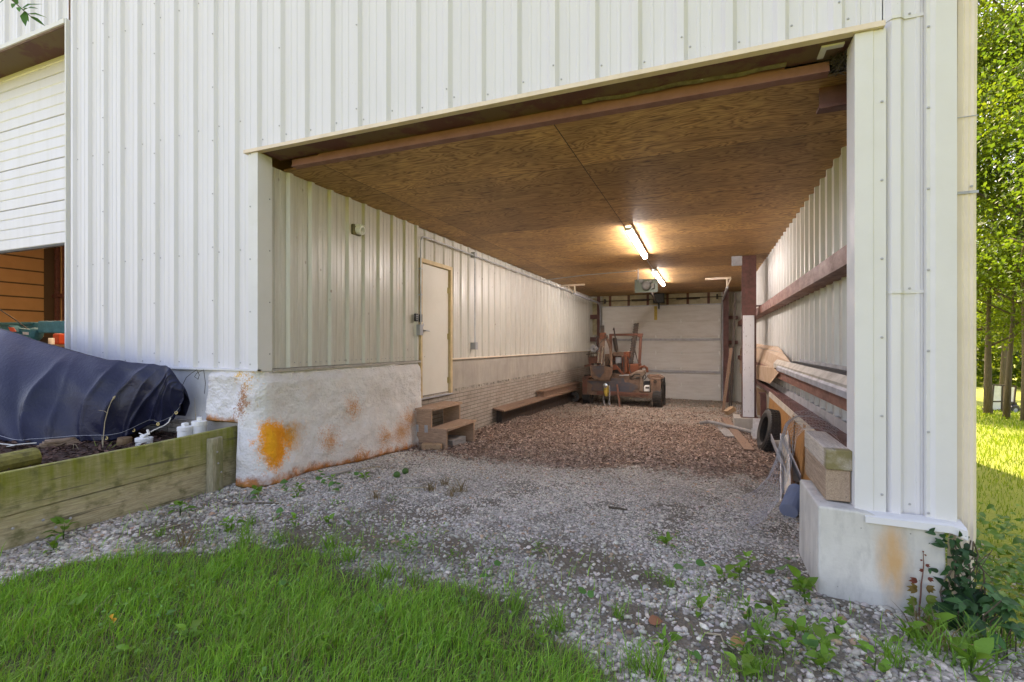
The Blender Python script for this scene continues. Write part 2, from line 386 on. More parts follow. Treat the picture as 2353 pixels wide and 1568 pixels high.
M("shop_joint", (0.10, 0.06, 0.03), 0.8)
M("teal_paint", (0.012, 0.13, 0.17), 0.35, fn=grime((0.014, 0.15, 0.19), 0.4, (0.02, 0.05, 0.06), 8))
M("red_label", (0.5, 0.06, 0.02), 0.5)
M("wire_grey", (0.42, 0.42, 0.43), 0.5, 0.5)
M("insulation_foil", fn=grime((0.50, 0.44, 0.28), 0.6, (0.25, 0.19, 0.11), 5))
M("chrome", (0.6, 0.62, 0.6), 0.25, 0.9)
M("dry_stem", (0.40, 0.33, 0.21), 0.9)
M("nest", (0.05, 0.04, 0.03), 0.95)
em = M("tube_light", (1, 1, 1)); em.node_tree.nodes["Principled BSDF"].inputs["Emission Color"].default_value = (0.86, 0.94, 1.0, 1); em.node_tree.nodes["Principled BSDF"].inputs["Emission Strength"].default_value = 35.0
em2 = M("shop_lamp", (1, 1, 1)); em2.node_tree.nodes["Principled BSDF"].inputs["Emission Color"].default_value = (1, 0.86, 0.62, 1); em2.node_tree.nodes["Principled BSDF"].inputs["Emission Strength"].default_value = 130.0

def leafy(name, trans=0.45, rough=0.5, spec=0.3, tint=(1.0, 1.0, 0.55)):
    m = bpy.data.materials.new(name); m.use_nodes = True
    n = NT(m); b = n.b
    c = n.attr("col")
    n.put(b.inputs["Base Color"], c); b.inputs["Roughness"].default_value = rough; b.inputs["Specular IOR Level"].default_value = spec
    tr = n.n("ShaderNodeBsdfTranslucent"); n.put(tr.inputs[0], n.mix(1.0, c, tint, 'MULTIPLY'))
    mx = n.n("ShaderNodeMixShader"); mx.inputs[0].default_value = trans
    n.t.links.new(b.outputs[0], mx.inputs[1]); n.t.links.new(tr.outputs[0], mx.inputs[2])
    n.t.links.new(mx.outputs[0], n.t.nodes["Material Output"].inputs[0])
    MATS[name] = m
    return m
leafy("leaf_green", 0.4)
leafy("tree_leaf", 0.55, tint=(1.4, 1.4, 0.6))
leafy("grass_blade", 0.35, tint=(1.2, 1.2, 0.5))
leafy("dead_leaf", 0.1, 0.8, 0.1, (1, 1, 1))
def stone_fn(n):
    v = n.obj()
    c = n.mix(n.ramp(n.noise(v, 60, 4), [(0.4, 0.0), (0.7, 0.5)]), n.attr("col"), (0.2, 0.19, 0.16))
    return {"Base Color": c, "Roughness": 0.85}
M("gravel_stone", fn=stone_fn)
def ground_fn(n):
    v = n.obj()
    k = n.attr("mask"); rgb = n.sep(k)      # r grass, g leaves, b dirt ; else gravel
    vd = n.voro(v, 42); vc = n.voro(v, 42, 'F1', "Color"); vd2 = n.voro(v, 75)
    tone = n.sep(vc)[0]
    gr = n.ramp(tone, [(0.0, (0.27, 0.245, 0.20)), (0.5, (0.44, 0.41, 0.345)), (1.0, (0.60, 0.565, 0.49))])
    gr = n.mix(n.ramp(vd, [(0.35, 0.0), (0.62, 0.75)]), gr, (0.15, 0.13, 0.10))
    nb = n.noise(v, 1.5, 6, 0.65)
    gr = n.mix(n.ramp(nb, [(0.45, 0.0), (0.7, 0.45)]), gr, (0.30, 0.28, 0.22))
    dirt = n.mix(n.noise(v, 12, 6, 0.7), (0.075, 0.058, 0.038), (0.20, 0.165, 0.115))
    lv = n.voro(v, 26, 'F1', "Color"); lt = n.sep(lv)[0]
    leaf = n.ramp(lt, [(0.0, (0.14, 0.095, 0.07)), (0.5, (0.26, 0.185, 0.14)), (1.0, (0.42, 0.32, 0.26))])
    soil = n.mix(n.noise(v, 20, 5, 0.7), (0.05, 0.055, 0.02), (0.10, 0.11, 0.035))
    far = n.mix(n.noise(v, 3, 6, 0.7), (0.17, 0.22, 0.018), (0.30, 0.33, 0.03))
    c = n.mix(rgb[2], gr, dirt); c = n.mix(rgb[1], c, leaf)
    c = n.mix(rgb[0], c, soil); c = n.mix(n.attr("lawn", "Fac"), c, far)
    mul = n.mix(n.noise(v, 30, 5, 0.7), (0.035, 0.018, 0.012), (0.12, 0.07, 0.05))
    c = n.mix(n.attr("mulch", "Fac"), c, mul)
    n.bump(n.m('ADD', n.m('MULTIPLY', vd, -1.2), n.m('MULTIPLY', vd2, -0.5)), 0.7, 0.02)
    return {"Base Color": c, "Roughness": 0.92}
M("ground_mix", fn=ground_fn)

# ------------------------------------------------------------------ mesh helpers
class MB:
    def __init__(s): s.v = []; s.f = []; s.mi = []; s.m = 0
    def add(s, vs, fs):
        o = len(s.v); s.v.extend(tuple(p) for p in vs)
        for f in fs: s.f.append(tuple(i + o for i in f)); s.mi.append(s.m)
        return s
    def box(s, x0, x1, y0, y1, z0, z1):
        return s.add([(x0, y0, z0), (x1, y0, z0), (x1, y1, z0), (x0, y1, z0), (x0, y0, z1), (x1, y0, z1), (x1, y1, z1), (x0, y1, z1)],
                     [(0, 3, 2, 1), (4, 5, 6, 7), (0, 1, 5, 4), (1, 2, 6, 5), (2, 3, 7, 6), (3, 0, 4, 7)])
    def beam(s, a, b, w, h, up=(0, 0, 1), w2=None, h2=None):
        a, b = Vector(a), Vector(b); d = (b - a).normalized(); up = Vector(up)
        if abs(d.dot(up)) > 0.98: up = Vector((0, 1, 0)) if abs(d.y) < 0.9 else Vector((1, 0, 0))
        x = d.cross(up).normalized(); y = x.cross(d).normalized()
        w2 = w if w2 is None else w2; h2 = h if h2 is None else h2
        vs = [p + x * sx * ww / 2 + y * sy * hh / 2 for p, ww, hh in ((a, w, h), (b, w2, h2)) for sx, sy in ((-1, -1), (1, -1), (1, 1), (-1, 1))]
        return s.add(vs, [(3, 2, 1, 0), (4, 5, 6, 7), (0, 1, 5, 4), (1, 2, 6, 5), (2, 3, 7, 6), (3, 0, 4, 7)])
    def tube(s, pts, r, n=8, cap=True):
        pts = [Vector(p) for p in pts]; rs = r if isinstance(r, (list, tuple)) else [r] * len(pts)
        vs = []; fs = []; px = None
        for i, p in enumerate(pts):
            d = (pts[min(i + 1, len(pts) - 1)] - pts[max(i - 1, 0)]).normalized()
            if px is None:
                u = Vector((0, 0, 1)) if abs(d.z) < 0.9 else Vector((1, 0, 0)); px = d.cross(u).normalized()
            else: px = (px - d * px.dot(d)).normalized()
            py = d.cross(px)
            for k in range(n):
                a = 2 * PI * k / n; vs.append(p + (px * math.cos(a) + py * math.sin(a)) * rs[i])
        for i in range(len(pts) - 1):
            for k in range(n):
                k2 = (k + 1) % n; fs.append((i * n + k, i * n + k2, (i + 1) * n + k2, (i + 1) * n + k))
        if cap: fs.append(tuple(range(n - 1, -1, -1))); fs.append(tuple((len(pts) - 1) * n + k for k in range(n)))
        return s.add(vs, fs)
    def lathe(s, prof, c, axis=(0, 0, 1), n=20):
        c = Vector(c); ax = Vector(axis).normalized(); u = Vector((0, 0, 1)) if abs(ax.z) < 0.9 else Vector((1, 0, 0))
        x = ax.cross(u).normalized(); y = ax.cross(x); vs = []; fs = []
        for (r, h) in prof:
            for k in range(n):
                a = 2 * PI * k / n; vs.append(c + ax * h + (x * math.cos(a) + y * math.sin(a)) * r)
        for i in range(len(prof) - 1):
            for k in range(n):
                k2 = (k + 1) % n; fs.append((i * n + k, i * n + k2, (i + 1) * n + k2, (i + 1) * n + k))
        fs.append(tuple(range(n - 1, -1, -1))); fs.append(tuple((len(prof) - 1) * n + k for k in range(n)))
        return s.add(vs, fs)
    def ring(s, prof, c, axis, n=28):       # closed profile revolved (a tyre)
        c = Vector(c); ax = Vector(axis).normalized(); u = Vector((0, 0, 1)) if abs(ax.z) < 0.9 else Vector((1, 0, 0))
        x = ax.cross(u).normalized(); y = ax.cross(x); vs = []; fs = []; m = len(prof)
        for k in range(n):
            a = 2 * PI * k / n
            for (r, h) in prof: vs.append(c + ax * h + (x * math.cos(a) + y * math.sin(a)) * r)
        for k in range(n):
            k2 = (k + 1) % n
            for i in range(m):
                i2 = (i + 1) % m; fs.append((k * m + i, k2 * m + i, k2 * m + i2, k * m + i2))
        return s.add(vs, fs)
    def prism(s, poly, d):                  # planar polygon (3D points) thickened along d
        d = Vector(d); n = len(poly); vs = [Vector(p) for p in poly] + [Vector(p) + d for p in poly]
        fs = [tuple(range(n - 1, -1, -1)), tuple(range(n, 2 * n))] + [(i, (i + 1) % n, n + (i + 1) % n, n + i) for i in range(n)]
        return s.add(vs, fs)
    def grid(s, P):                         # P[i][j] points
        a, b = len(P), len(P[0]); vs = [p for r in P for p in r]
        return s.add(vs, [(i * b + j, (i + 1) * b + j, (i + 1) * b + j + 1, i * b + j + 1) for i in range(a - 1) for j in range(b - 1)])
    def build(s, name, mat, parent=None, smooth=False, bevel=0.0, solid=0.0, auto=True):
        me = bpy.data.meshes.new(name); me.from_pydata(s.v, [], s.f); me.validate(); me.update()
        for k in (mat if isinstance(mat, (list, tuple)) else [mat]): me.materials.append(MATS[k])
        if len(me.polygons) == len(s.mi): me.polygons.foreach_set("material_index", s.mi)
        if smooth: me.shade_smooth()
        o = bpy.data.objects.new(name, me); C.objects.link(o)
        if parent is not None: adopt(o, parent)
        if bevel:
            b = o.modifiers.new("bevel", 'BEVEL'); b.width = bevel; b.segments = 2; b.limit_method = 'ANGLE'
        if solid:
            b = o.modifiers.new("solid", 'SOLIDIFY'); b.thickness = solid; b.offset = 0
        return o
def adopt(o, parent):
    o.parent = parent
    o.matrix_parent_inverse = world(parent).inverted()
def world(o):
    return (world(o.parent) @ o.matrix_parent_inverse @ o.matrix_basis) if o.parent else o.matrix_basis.copy()
def tag(o, label, cat, group=None, kind=None):
    if label: o['label'] = label
    if cat: o['category'] = cat
    if group: o['group'] = group
    if kind: o['kind'] = kind
    return o
def thing(name, label, cat, loc=(0, 0, 0), group=None):
    o = bpy.data.objects.new(name, None); C.objects.link(o); o.location = loc; o.empty_display_size = 0.1
    return tag(o, label, cat, group)
def dup(o, loc, rz=0.0, label=None, sc=None):
    c = o.copy(); C.objects.link(c); c.location = loc; c.rotation_euler = (0, 0, rz)
    if sc: c.scale = (sc, sc, sc)
    if label: c['label'] = label
    for ch in list(o.children):
        k = ch.copy(); C.objects.link(k); k.parent = c
        for g in list(ch.children):
            q = g.copy(); C.objects.link(q); q.parent = k
    return c
def tri_mesh(name, V, T, mat, col=None, parent=None, smooth=False):
    V = np.ascontiguousarray(V, np.float32).reshape(-1, 3); T = np.ascontiguousarray(T, np.int32).reshape(-1, 3)
    me = bpy.data.meshes.new(name); me.vertices.add(len(V)); me.vertices.foreach_set("co", V.ravel())
    me.loops.add(len(T) * 3); me.loops.foreach_set("vertex_index", T.ravel())
    me.polygons.add(len(T)); me.polygons.foreach_set("loop_start", np.arange(0, len(T) * 3, 3, dtype=np.int32))
    if col is not None:
        a = me.color_attributes.new("col", 'FLOAT_COLOR', 'POINT')
        c = np.ones((len(V), 4), np.float32); c[:, :3] = np.asarray(col).reshape(-1, 3); a.data.foreach_set("color", c.ravel())
    me.materials.append(MATS[mat]); me.update(calc_edges=True)
    if smooth: me.shade_smooth()
    o = bpy.data.objects.new(name, me); C.objects.link(o)
    if parent is not None: adopt(o, parent)
    return o
def unit(a): return a / np.maximum(1e-9, np.linalg.norm(a, axis=-1, keepdims=True))
def blades(P, H, W, lean, azi=None):
    """grass blades: base points, heights, widths, how far the tips lean"""
    n = len(P); a = rng.uniform(0, 2 * PI, n); b = rng.uniform(0, 2 * PI, n) if azi is None else azi
    s = np.stack([np.cos(a), np.sin(a), np.zeros(n)], 1) * (W / 2)[:, None]
    l = np.stack([np.cos(b), np.sin(b), np.zeros(n)], 1) * (lean * H)[:, None]
    up = np.zeros((n, 3)); up[:, 2] = H
    m = P + up * 0.55 + l * 0.35; t = P + up * (1 - 0.25 * lean[:, None]) + l
    V = np.stack([P - s, P + s, m - s * 0.8, m + s * 0.8, t], 1)
    b0 = (np.arange(n) * 5)[:, None, None]
    T = np.array([[0, 1, 3], [0, 3, 2], [2, 3, 4]])[None] + b0
    return V.reshape(-1, 3), T.reshape(-1, 3)
def leaves(P, D, Nn, L, W, fold=0.25):
    """folded leaf quads: base points P along directions D, normals Nn"""
    D = unit(D); s = unit(np.cross(D, Nn)); u = np.cross(s, D)
    L = L[:, None]; W = W[:, None]
    mid = P + D * L * 0.45
    V = np.stack([P, mid + s * W / 2 + u * fold * W * 0.5, P + D * L - u * fold * L * 0.25, mid - s * W / 2 + u * fold * W * 0.5], 1)
    n = len(P); b0 = (np.arange(n) * 4)[:, None, None]
    T = np.array([[0, 1, 2], [0, 2, 3]])[None] + b0
    return V.reshape(-1, 3), T.reshape(-1, 3)
def cat_mesh(parts):
    V = []; T = []; K = []; o = 0
    for v, t, c in parts:
        V.append(v); T.append(t + o); K.append(c); o += len(v)
    return np.concatenate(V), np.concatenate(T), np.concatenate(K)

# ------------------------------------------------------------------ ground (one sheet) and what covers it
def seq(lo, hi, step, lo2, hi2):
    c = np.arange(lo, hi, step); a = [lo]; d = step
    while a[-1] > lo2: d *= 1.35; a.append(a[-1] - d)
    b = [hi]; d = step
    while b[-1] < hi2: d *= 1.35; b.append(b[-1] + d)
    return np.array(sorted(set(np.round(np.concatenate([a, c, b, [BX - 0.10, BX - 0.045]]) if lo < -4 else np.concatenate([a, c, b]), 4))))
def fbm(x, y, sc, seed=0.0):
    r = np.zeros_like(x)
    for k, (a, f) in enumerate(((1, 1), (0.6, 2.1), (0.4, 4.3), (0.25, 8.9))):
        r = r + a * np.sin(x * sc * f * 1.13 + seed + k * 1.7 + 1.3 * np.sin(y * sc * f * 0.7 + k)) * np.sin(y * sc * f + seed * 2 + k * 2.9 + 1.1 * np.sin(x * sc * f * 0.9 + k * 3))
    return r / 2.25
grass_edge = [on_g(a, b) for a, b in ((-420, 1480), (0, 1345), (200, 1285), (420, 1258), (600, 1252), (760, 1248), (830, 1290), (900, 1330), (1050, 1350), (1230, 1410), (1330, 1470), (1420, 1570), (1500, 1700))]
GEX = np.array([p.x for p in grass_edge] + [6.0]); GEY = np.array([p.y for p in grass_edge] + [-1.0])
def m_grass(x, y):
    e = np.interp(x, GEX, GEY) + 0.16 * fbm(x, y, 3.0) + 0.10 * fbm(x, y, 11.0)
    return (1 - sstep(-0.12, 0.08, y - e)) * (x > -9)
def m_leaf(x, y):
    e = 6.15 - 0.35 * sstep(-3.2, -1.8, -x) + 0.45 * sstep(-2, -0.2, x) + 0.35 * fbm(x, y, 2.2, 4) + 0.18 * fbm(x, y, 8, 2)
    inside = (x > XL) & (x < 1.25) & (y > 4)
    return sstep(-0.30, 0.40, y - e) * inside * np.clip(0.92 - 0.09 * np.maximum(y - 8.5, 0) + 0.35 * fbm(x, y, 1.6, 9), 0.12, 1)
def m_dirt(x, y):
    d = 0.0 * x
    for (a, b, r) in ((1360, 1290, 0.42), (1250, 1262, 0.30), (1480, 1330, 0.35), (820, 1235, 0.45), (700, 1225, 0.35), (1560, 1450, 0.45), (1700, 1500, 0.5), (400, 1225, 0.45), (1050, 1260, 0.35)):
        p = on_g(a, b); d = np.maximum(d, 1 - sstep(0.3, 1.0, np.hypot((x - p.x) * 0.8, (y - p.y) * 1.2) / r + 0.3 * fbm(x, y, 5, 1)))
    d = np.maximum(d, 0.75 * sstep(0.02, 0.40, fbm(x, y, 1.9, 5) + 0.25 * fbm(x, y, 7, 2)) * (y < 4.9)); d = np.maximum(d, 0.55 * sstep(0.15, 0.5, fbm(x, y, 3.1, 15)) * (y < 6.5))
    return np.clip(d, 0, 0.95)
def m_lawn(x, y):
    return sstep(1.35, 1.6, x + 0.1 * fbm(x, y, 3)) * sstep(2.9, 3.3, y) + (y > 19.2) + (y < -0.5) * 1.0 + (x > 3.0) * 1.0 + ((x < -12) & (y < 3)) * 1.0
gx = seq(-6.2, 2.6, 0.06, -420, 420); gy = seq(0.9, 19.0, 0.07, -420, 420)
GX, GY = np.meshgrid(gx, gy)
GZ = gz(GX, GY)
nx, ny = len(gx), len(gy)
gv = np.stack([GX, GY, GZ], -1).reshape(-1, 3)
ii, jj = np.meshgrid(np.arange(ny - 1), np.arange(nx - 1), indexing='ij'); q = (ii * nx + jj).ravel()
gt = np.concatenate([np.stack([q, q + 1, q + nx + 1], 1), np.stack([q, q + nx + 1, q + nx], 1)])
ground = tri_mesh("ground", gv, gt, "ground_mix", smooth=True)
fx, fy = GX.ravel(), GY.ravel()
def put_attr(o, name, val):
    if val.ndim == 2:
        a = o.data.color_attributes.new(name, 'FLOAT_COLOR', 'POINT'); c = np.ones((len(val), 4), np.float32); c[:, :3] = val; a.data.foreach_set("color", c.ravel())
    else:
        a = o.data.attributes.new(name, 'FLOAT', 'POINT'); a.data.foreach_set("value", val.astype(np.float32))
mulch_m = (1 - sstep(BX - 0.06, BX, fx)) * (fy < 3.6) * (fx > -12)
put_attr(ground, "mask", np.stack([m_grass(fx, fy), m_leaf(fx, fy), m_dirt(fx, fy)], 1))
put_attr(ground, "lawn", np.clip(m_lawn(fx, fy), 0, 1)); put_attr(ground, "mulch", mulch_m)
ground['kind'] = 'structure'

# gravel
def pick(n, x0, x1, y0, y1, dens):
    x = rng.uniform(x0, x1, n); y = rng.uniform(y0, y1, n); k = rng.random(n) < dens(x, y); return x[k], y[k]
phi = (1 + 5 ** 0.5) / 2
ICO = np.array([(-1, phi, 0), (1, phi, 0), (-1, -phi, 0), (1, -phi, 0), (0, -1, phi), (0, 1, phi), (0, -1, -phi), (0, 1, -phi), (phi, 0, -1), (phi, 0, 1), (-phi, 0, -1), (-phi, 0, 1)]) / 1.9
ICT = np.array([(0, 11, 5), (0, 5, 1), (0, 1, 7), (0, 7, 10), (0, 10, 11), (1, 5, 9), (5, 11, 4), (11, 10, 2), (10, 7, 6), (7, 1, 8), (3, 9, 4), (3, 4, 2), (3, 2, 6), (3, 6, 8), (3, 8, 9), (4, 9, 5), (2, 4, 11), (6, 2, 10), (8, 6, 7), (9, 8, 1)])
def stones(x, y, z, r):
    n = len(x)
    v = ICO[None] * (1 + rng.normal(0, 0.16, (n, 12, 1)))
    v = v * np.stack([rng.uniform(0.8, 1.5, n), rng.uniform(0.7, 1.1, n), rng.uniform(0.45, 0.8, n)], 1)[:, None]
    a = rng.uniform(0, 2 * PI, n); ca, sa = np.cos(a)[:, None], np.sin(a)[:, None]
    vx, vy, vz = v[..., 0], v[..., 1], v[..., 2] + 0.3 * v[..., 0] * rng.normal(0, 0.6, (n, 1))
    v = np.stack([vx * ca - vy * sa, vx * sa + vy * ca, vz], -1) * r[:, None, None] + np.stack([x, y, z], 1)[:, None]
    return v.reshape(-1, 3), (ICT[None] + (np.arange(n) * 12)[:, None, None]).reshape(-1, 3)
def gdens(x, y):
    d = (1 - m_leaf(x, y) * 0.9) * (1 - m_grass(x, y)) * (1 - 0.88 * m_dirt(x, y))
    d = d * (x > BX + 0.03) * ((y < Y0 - 0.08) | ((x > XL + 0.1) & (x < 1.1)) | (x > 1.35)) * (1 - 0.85 * m_lawn(x, y))
    d = d * (1 - ((x > 0.63) & (y > 3.45) & (y < 4.1)))
    return d * np.clip(1.25 - 0.13 * (y - 2.2), 0.25, 1) 
x, y = pick(175000, -4.40, 2.2, 1.35, 7.6, gdens)
r = np.exp(rng.normal(math.log(0.0088), 0.36, len(x))) * (1 + 0.35 * sstep(-0.6, 0.6, x) * (y < 3.6) + 0.25 * sstep(-3.2, -3.9, x)); r = np.clip(r * (1 - 0.22 * sstep(3.0, 4.0, y)), 0.004, 0.026)
V, T = stones(x, y, gz(x, y) + r * 0.15, r)
tn = np.clip((rng.normal(0.47, 0.15, len(x)) + 0.13 * sstep(3.0, 4.2, y)) * (1 + 0.22 * fbm(x, y, 1.7, 8)), 0.10, 0.85)
col = tn[:, None] * np.array([1.0, 0.905, 0.755]) * (1 + rng.normal(0, 0.03, (len(x), 3)))
tb = rng.random(len(x)) < 0.05; col[tb] = col[tb] * np.array([0.85, 0.62, 0.45])
mo = np.clip(fbm(x, y, 2.6, 3), 0, 1) * (y < 3.4) * (x < -1.5) * rng.random(len(x)); col = col * (1 - mo[:, None]) + mo[:, None] * np.array([0.10, 0.12, 0.04])
gs = tri_mesh("gravel", V, T, "gravel_stone", np.repeat(col, 12, 0)); tag(gs, "loose pale grey gravel on the floor of the bay and around it", None, kind='stuff')

# leaf litter
x, y = pick(95000, XL + 0.05, 1.2, 4.6, 18.2, lambda x, y: np.where(y < 11, 1.0, 0.45) * np.clip(m_leaf(x, y) * 1.1 + 0.05 * sstep(4.6, 5.6, y), 0, 1))
n = len(x); a = rng.uniform(0, 2 * PI, n)
D = np.stack([np.cos(a), np.sin(a), rng.normal(0, 0.3, n)], 1); Nn = np.stack([rng.normal(0, 0.5, n), rng.normal(0, 0.5, n), np.ones(n)], 1)
P = np.stack([x, y, gz(x, y) + rng.uniform(0.004, 0.03, n)], 1)
L = rng.uniform(0.018, 0.056, n)
V, T = leaves(P, D, Nn, L, L * rng.uniform(0.45, 0.8, n), 0.55)
tn = rng.random(n); col = (1 - tn)[:, None] * np.array([0.20, 0.135, 0.105]) + (tn ** 1.2)[:, None] * np.array([0.66, 0.50, 0.405])
col = col * rng.uniform(0.6, 1.25, n)[:, None]
o = tri_mesh("leaf_litter", V, T, "dead_leaf", np.repeat(col, 4, 0)); tag(o, "dry brown fallen leaves spread over the bay floor", None, kind='stuff')

# grass in front
def gr_d(x, y):
    g = m_grass(x, y); p = np.clip(0.62 + 0.75 * fbm(x, y, 2.6, 7) + 0.3 * fbm(x, y, 9, 3), 0.08, 1)
    e = np.interp(x, GEX, GEY) + 0.16 * fbm(x, y, 3.0) + 0.10 * fbm(x, y, 11.0)
    g = g * np.clip(0.16 + 0.84 * sstep(0.0, 0.45, e - y + 0.12 * fbm(x, y, 6, 4)), 0, 1) + 0.05 * sstep(-0.55, 0.0, e - y) * (y > 1)
    return g * p + 0.012 * (y < 3.3) * (x > BX + 0.05) + 0.04 * (x > -0.2) * (y < 2.4)
x, y = pick(210000, -4.45, 1.8, 0.75, 3.4, gr_d)
n = len(x); cl = fbm(x, y, 4.2, 2)
H = rng.uniform(0.03, 0.11, n) * (1 + 0.5 * cl); H = np.clip(H, 0.018, 0.16)
V, T = blades(np.stack([x, y, gz(x, y) - 0.003], 1), H, rng.uniform(0.0024, 0.0058, n), np.abs(rng.normal(0.55, 0.38, n)), rng.normal(0.6, 1.3, n))
t = rng.random(n); col = (1 - t)[:, None] * np.array([0.115, 0.32, 0.035]) + t[:, None] * np.array([0.33, 0.60, 0.085])
dry = rng.random(n) < 0.12; col[dry] = np.array([0.30, 0.25, 0.13]) * rng.uniform(0.6, 1.1, dry.sum())[:, None]
yel = np.clip(fbm(x, y, 2.0, 12), 0, 1)[:, None] * 0.6; col = col * (1 - yel) + yel * np.array([0.15, 0.21, 0.045])
o = tri_mesh("grass", V, T, "grass_blade", np.repeat(col, 5, 0)); tag(o, "green mown grass in front of the gravel", None, kind='stuff')
# thatch and small broad leaves in the turf
x, y = pick(60000, -4.35, 1.8, 0.75, 3.3, lambda x, y: m_grass(x, y) * np.clip(0.35 + 0.9 * fbm(x, y, 3.3, 21), 0.03, 1)); n = len(x)
V1, T1 = blades(np.stack([x, y, gz(x, y) + rng.uniform(0.0, 0.012, n)], 1), rng.uniform(0.012, 0.03, n), rng.uniform(0.002, 0.004, n), rng.uniform(1.0, 2.6, n))
c1 = np.repeat(np.array([0.30, 0.235, 0.13]) * rng.uniform(0.45, 1.25, (n, 1)), 5, 0)
x, y = pick(9000, -4.35, 1.8, 0.75, 3.4, lambda x, y: m_grass(x, y) * sstep(-0.1, 0.5, fbm(x, y, 2.4, 31))); n = len(x); a = rng.uniform(0, 2 * PI, n); L = rng.uniform(0.012, 0.030, n)
V2, T2 = leaves(np.stack([x, y, gz(x, y) + rng.uniform(0.01, 0.065, n)], 1), np.stack([np.cos(a), np.sin(a), rng.normal(0.2, 0.4, n)], 1), np.stack([rng.normal(0, .4, n), rng.normal(-.2, .4, n), np.ones(n)], 1), L, L * rng.uniform(0.5, 0.85, n), 0.2)
c2 = np.repeat(np.array([0.14, 0.33, 0.06]) * rng.uniform(0.6, 1.25, (n, 1)), 4, 0)
V, T, c = cat_mesh([(V1, T1, c1), (V2, T2, c2)]); o = tri_mesh("turf_thatch", V, T, "grass_blade", c); tag(o, "dry thatch and small clover leaves between the mown grass blades", None, kind='stuff')
# lawn beside the barn
def lw(x, y): return ((x > 1.55) & (x > 0.34 * y) & (x < 0.56 * y + 0.5)) * 1.0
x, y = pick(150000, 1.4, 16, 3.0, 28, lambda x, y: lw(x, y) * np.clip(9.0 / (y + 2) ** 1.15, 0.05, 1)); n = len(x)
H = rng.uniform(0.04, 0.11, n) * np.clip(y / 8, 0.7, 1.6)
V, T = blades(np.stack([x, y, gz(x, y) - 0.003], 1), H, rng.uniform(0.004, 0.008, n) * np.clip(y / 6, 1, 3.5), np.abs(rng.normal(0.4, 0.3, n)))
t = rng.random(n)[:, None]; col = (1 - t) * np.array([0.12, 0.22, 0.014]) + t * np.array([0.28, 0.38, 0.03])
o = tri_mesh("lawn_grass", V, T, "grass_blade", np.repeat(col, 5, 0)); tag(o, "sunlit yellow green lawn beside the barn", None, kind='stuff')
# dark mulch chips in the bed
x, y = pick(9000, -8.0, BX - 0.06, 0.6, 3.5, lambda x, y: np.ones_like(x)); n = len(x); a = rng.uniform(0, 2 * PI, n)
P = np.stack([x, y, gz(x, y) + rng.uniform(0.002, 0.025, n)], 1); L = rng.uniform(0.03, 0.09, n)
V, T = leaves(P, np.stack([np.cos(a), np.sin(a), rng.normal(0, 0.25, n)], 1), np.stack([rng.normal(0, 0.4, n), rng.normal(0, 0.4, n), np.ones(n)], 1), L, L * 0.35, 0.3)
t = rng.random(n)[:, None]; col = (1 - t) * np.array([0.035, 0.018, 0.013]) + t * np.array([0.17, 0.10, 0.075])
o = tri_mesh("mulch", V, T, "dead_leaf", np.repeat(col, 4, 0)); tag(o, "dark brown bark mulch in the raised bed", None, kind='stuff')

# ------------------------------------------------------------------ the barn
PROF = [(-0.047, 0), (-0.022, 0.032), (0.022, 0.032), (0.047, 0), (0.101, 0), (0.107, 0.004), (0.123, 0.004), (0.129, 0), (0.176, 0), (0.182, 0.004), (0.198, 0.004), (0.204, 0)]
PITCH = 0.305
def corr(mb, axis, fixed, a0, a1, z0, z1, out, ph=0.0, hz=1.0):
    pts = []
    k0 = math.floor((a0 - ph) / PITCH) - 1
    raw = [(ph + PITCH * k + s, h * hz) for k in range(k0, k0 + int((a1 - a0) / PITCH) + 4) for s, h in PROF]
    def hat(a):
        for (p, h), (p2, h2) in zip(raw, raw[1:]):
            if p <= a <= p2: return h + (h2 - h) * (a - p) / (p2 - p)
        return 0.0
    pts = [(a0, hat(a0))] + [(p, h) for p, h in raw if a0 < p < a1] + [(a1, hat(a1))]
    zz = [z0, z1] if z1 - z0 < 1.5 else list(np.linspace(z0, z1, 4))
    if axis == 'x': rows = [[(p, fixed + out * h, z) for p, h in pts] for z in zz]
    else: rows = [[(fixed + out * h, p, z) for p, h in pts] for z in zz]
    mb.grid(rows)
def screw(mb, axis, fixed, a, z, out, r=0.005):
    r = min(r, 0.0055)
    c = (a, fixed, z) if axis == 'x' else (fixed, a, z); ax = (0, out, 0) if axis == 'x' else (out, 0, 0)
    mb.lathe([(r * 1.5, 0.0), (r * 1.5, 0.002), (r, 0.003), (r, 0.007)], c, ax, 6)

barn = thing("metal_barn", "white corrugated metal barn with an open drive-in bay and foam coated foundation", "barn", (-1.6, Y0, -1.45))
PH = -4.21 + 0.08
ZT = 5.25
mb = MB()
corr(mb, 'x', Y0, -25, -11.1, -0.25, ZT, -1, PH)
corr(mb, 'x', Y0, -11.1, -7.30, 3.97, ZT, -1, PH)
corr(mb, 'x', Y0, -7.27, -4.21, -0.25, ZT, -1, PH)
corr(mb, 'x', Y0, -4.21, 0.99, 1.90, ZT, -1, PH)
corr(mb, 'x', Y0, 0.985, 1.20, -1.013, ZT, -1, 1.045)
mb.m = 1
for k in range(0, 11):
    a = PH + PITCH * (k - 10) + 0.062
    for z in (-0.19, 0.95, 2.25, 3.60, 4.9):
        if -7.25 < a < -4.25: screw(mb, 'x', Y0, a, z, -1)
for k in (-8, -5, -2):
    for z in np.arange(-0.1, 5, 0.55): screw(mb, 'x', Y0 - 0.032, PH + PITCH * k + 0.008, z, -1)
for k in range(0, 17):
    a = PH + PITCH * k + 0.062
    for z in (2.02, 3.6):
        if a < 0.98: screw(mb, 'x', Y0, a, z + 0.02 * math.sin(k * 3), -1)
    if k % 3 == 1:
        for z in np.arange(2.1, 5, 0.75): screw(mb, 'x', Y0 - 0.032, PH + PITCH * k + 0.008, z, -1)
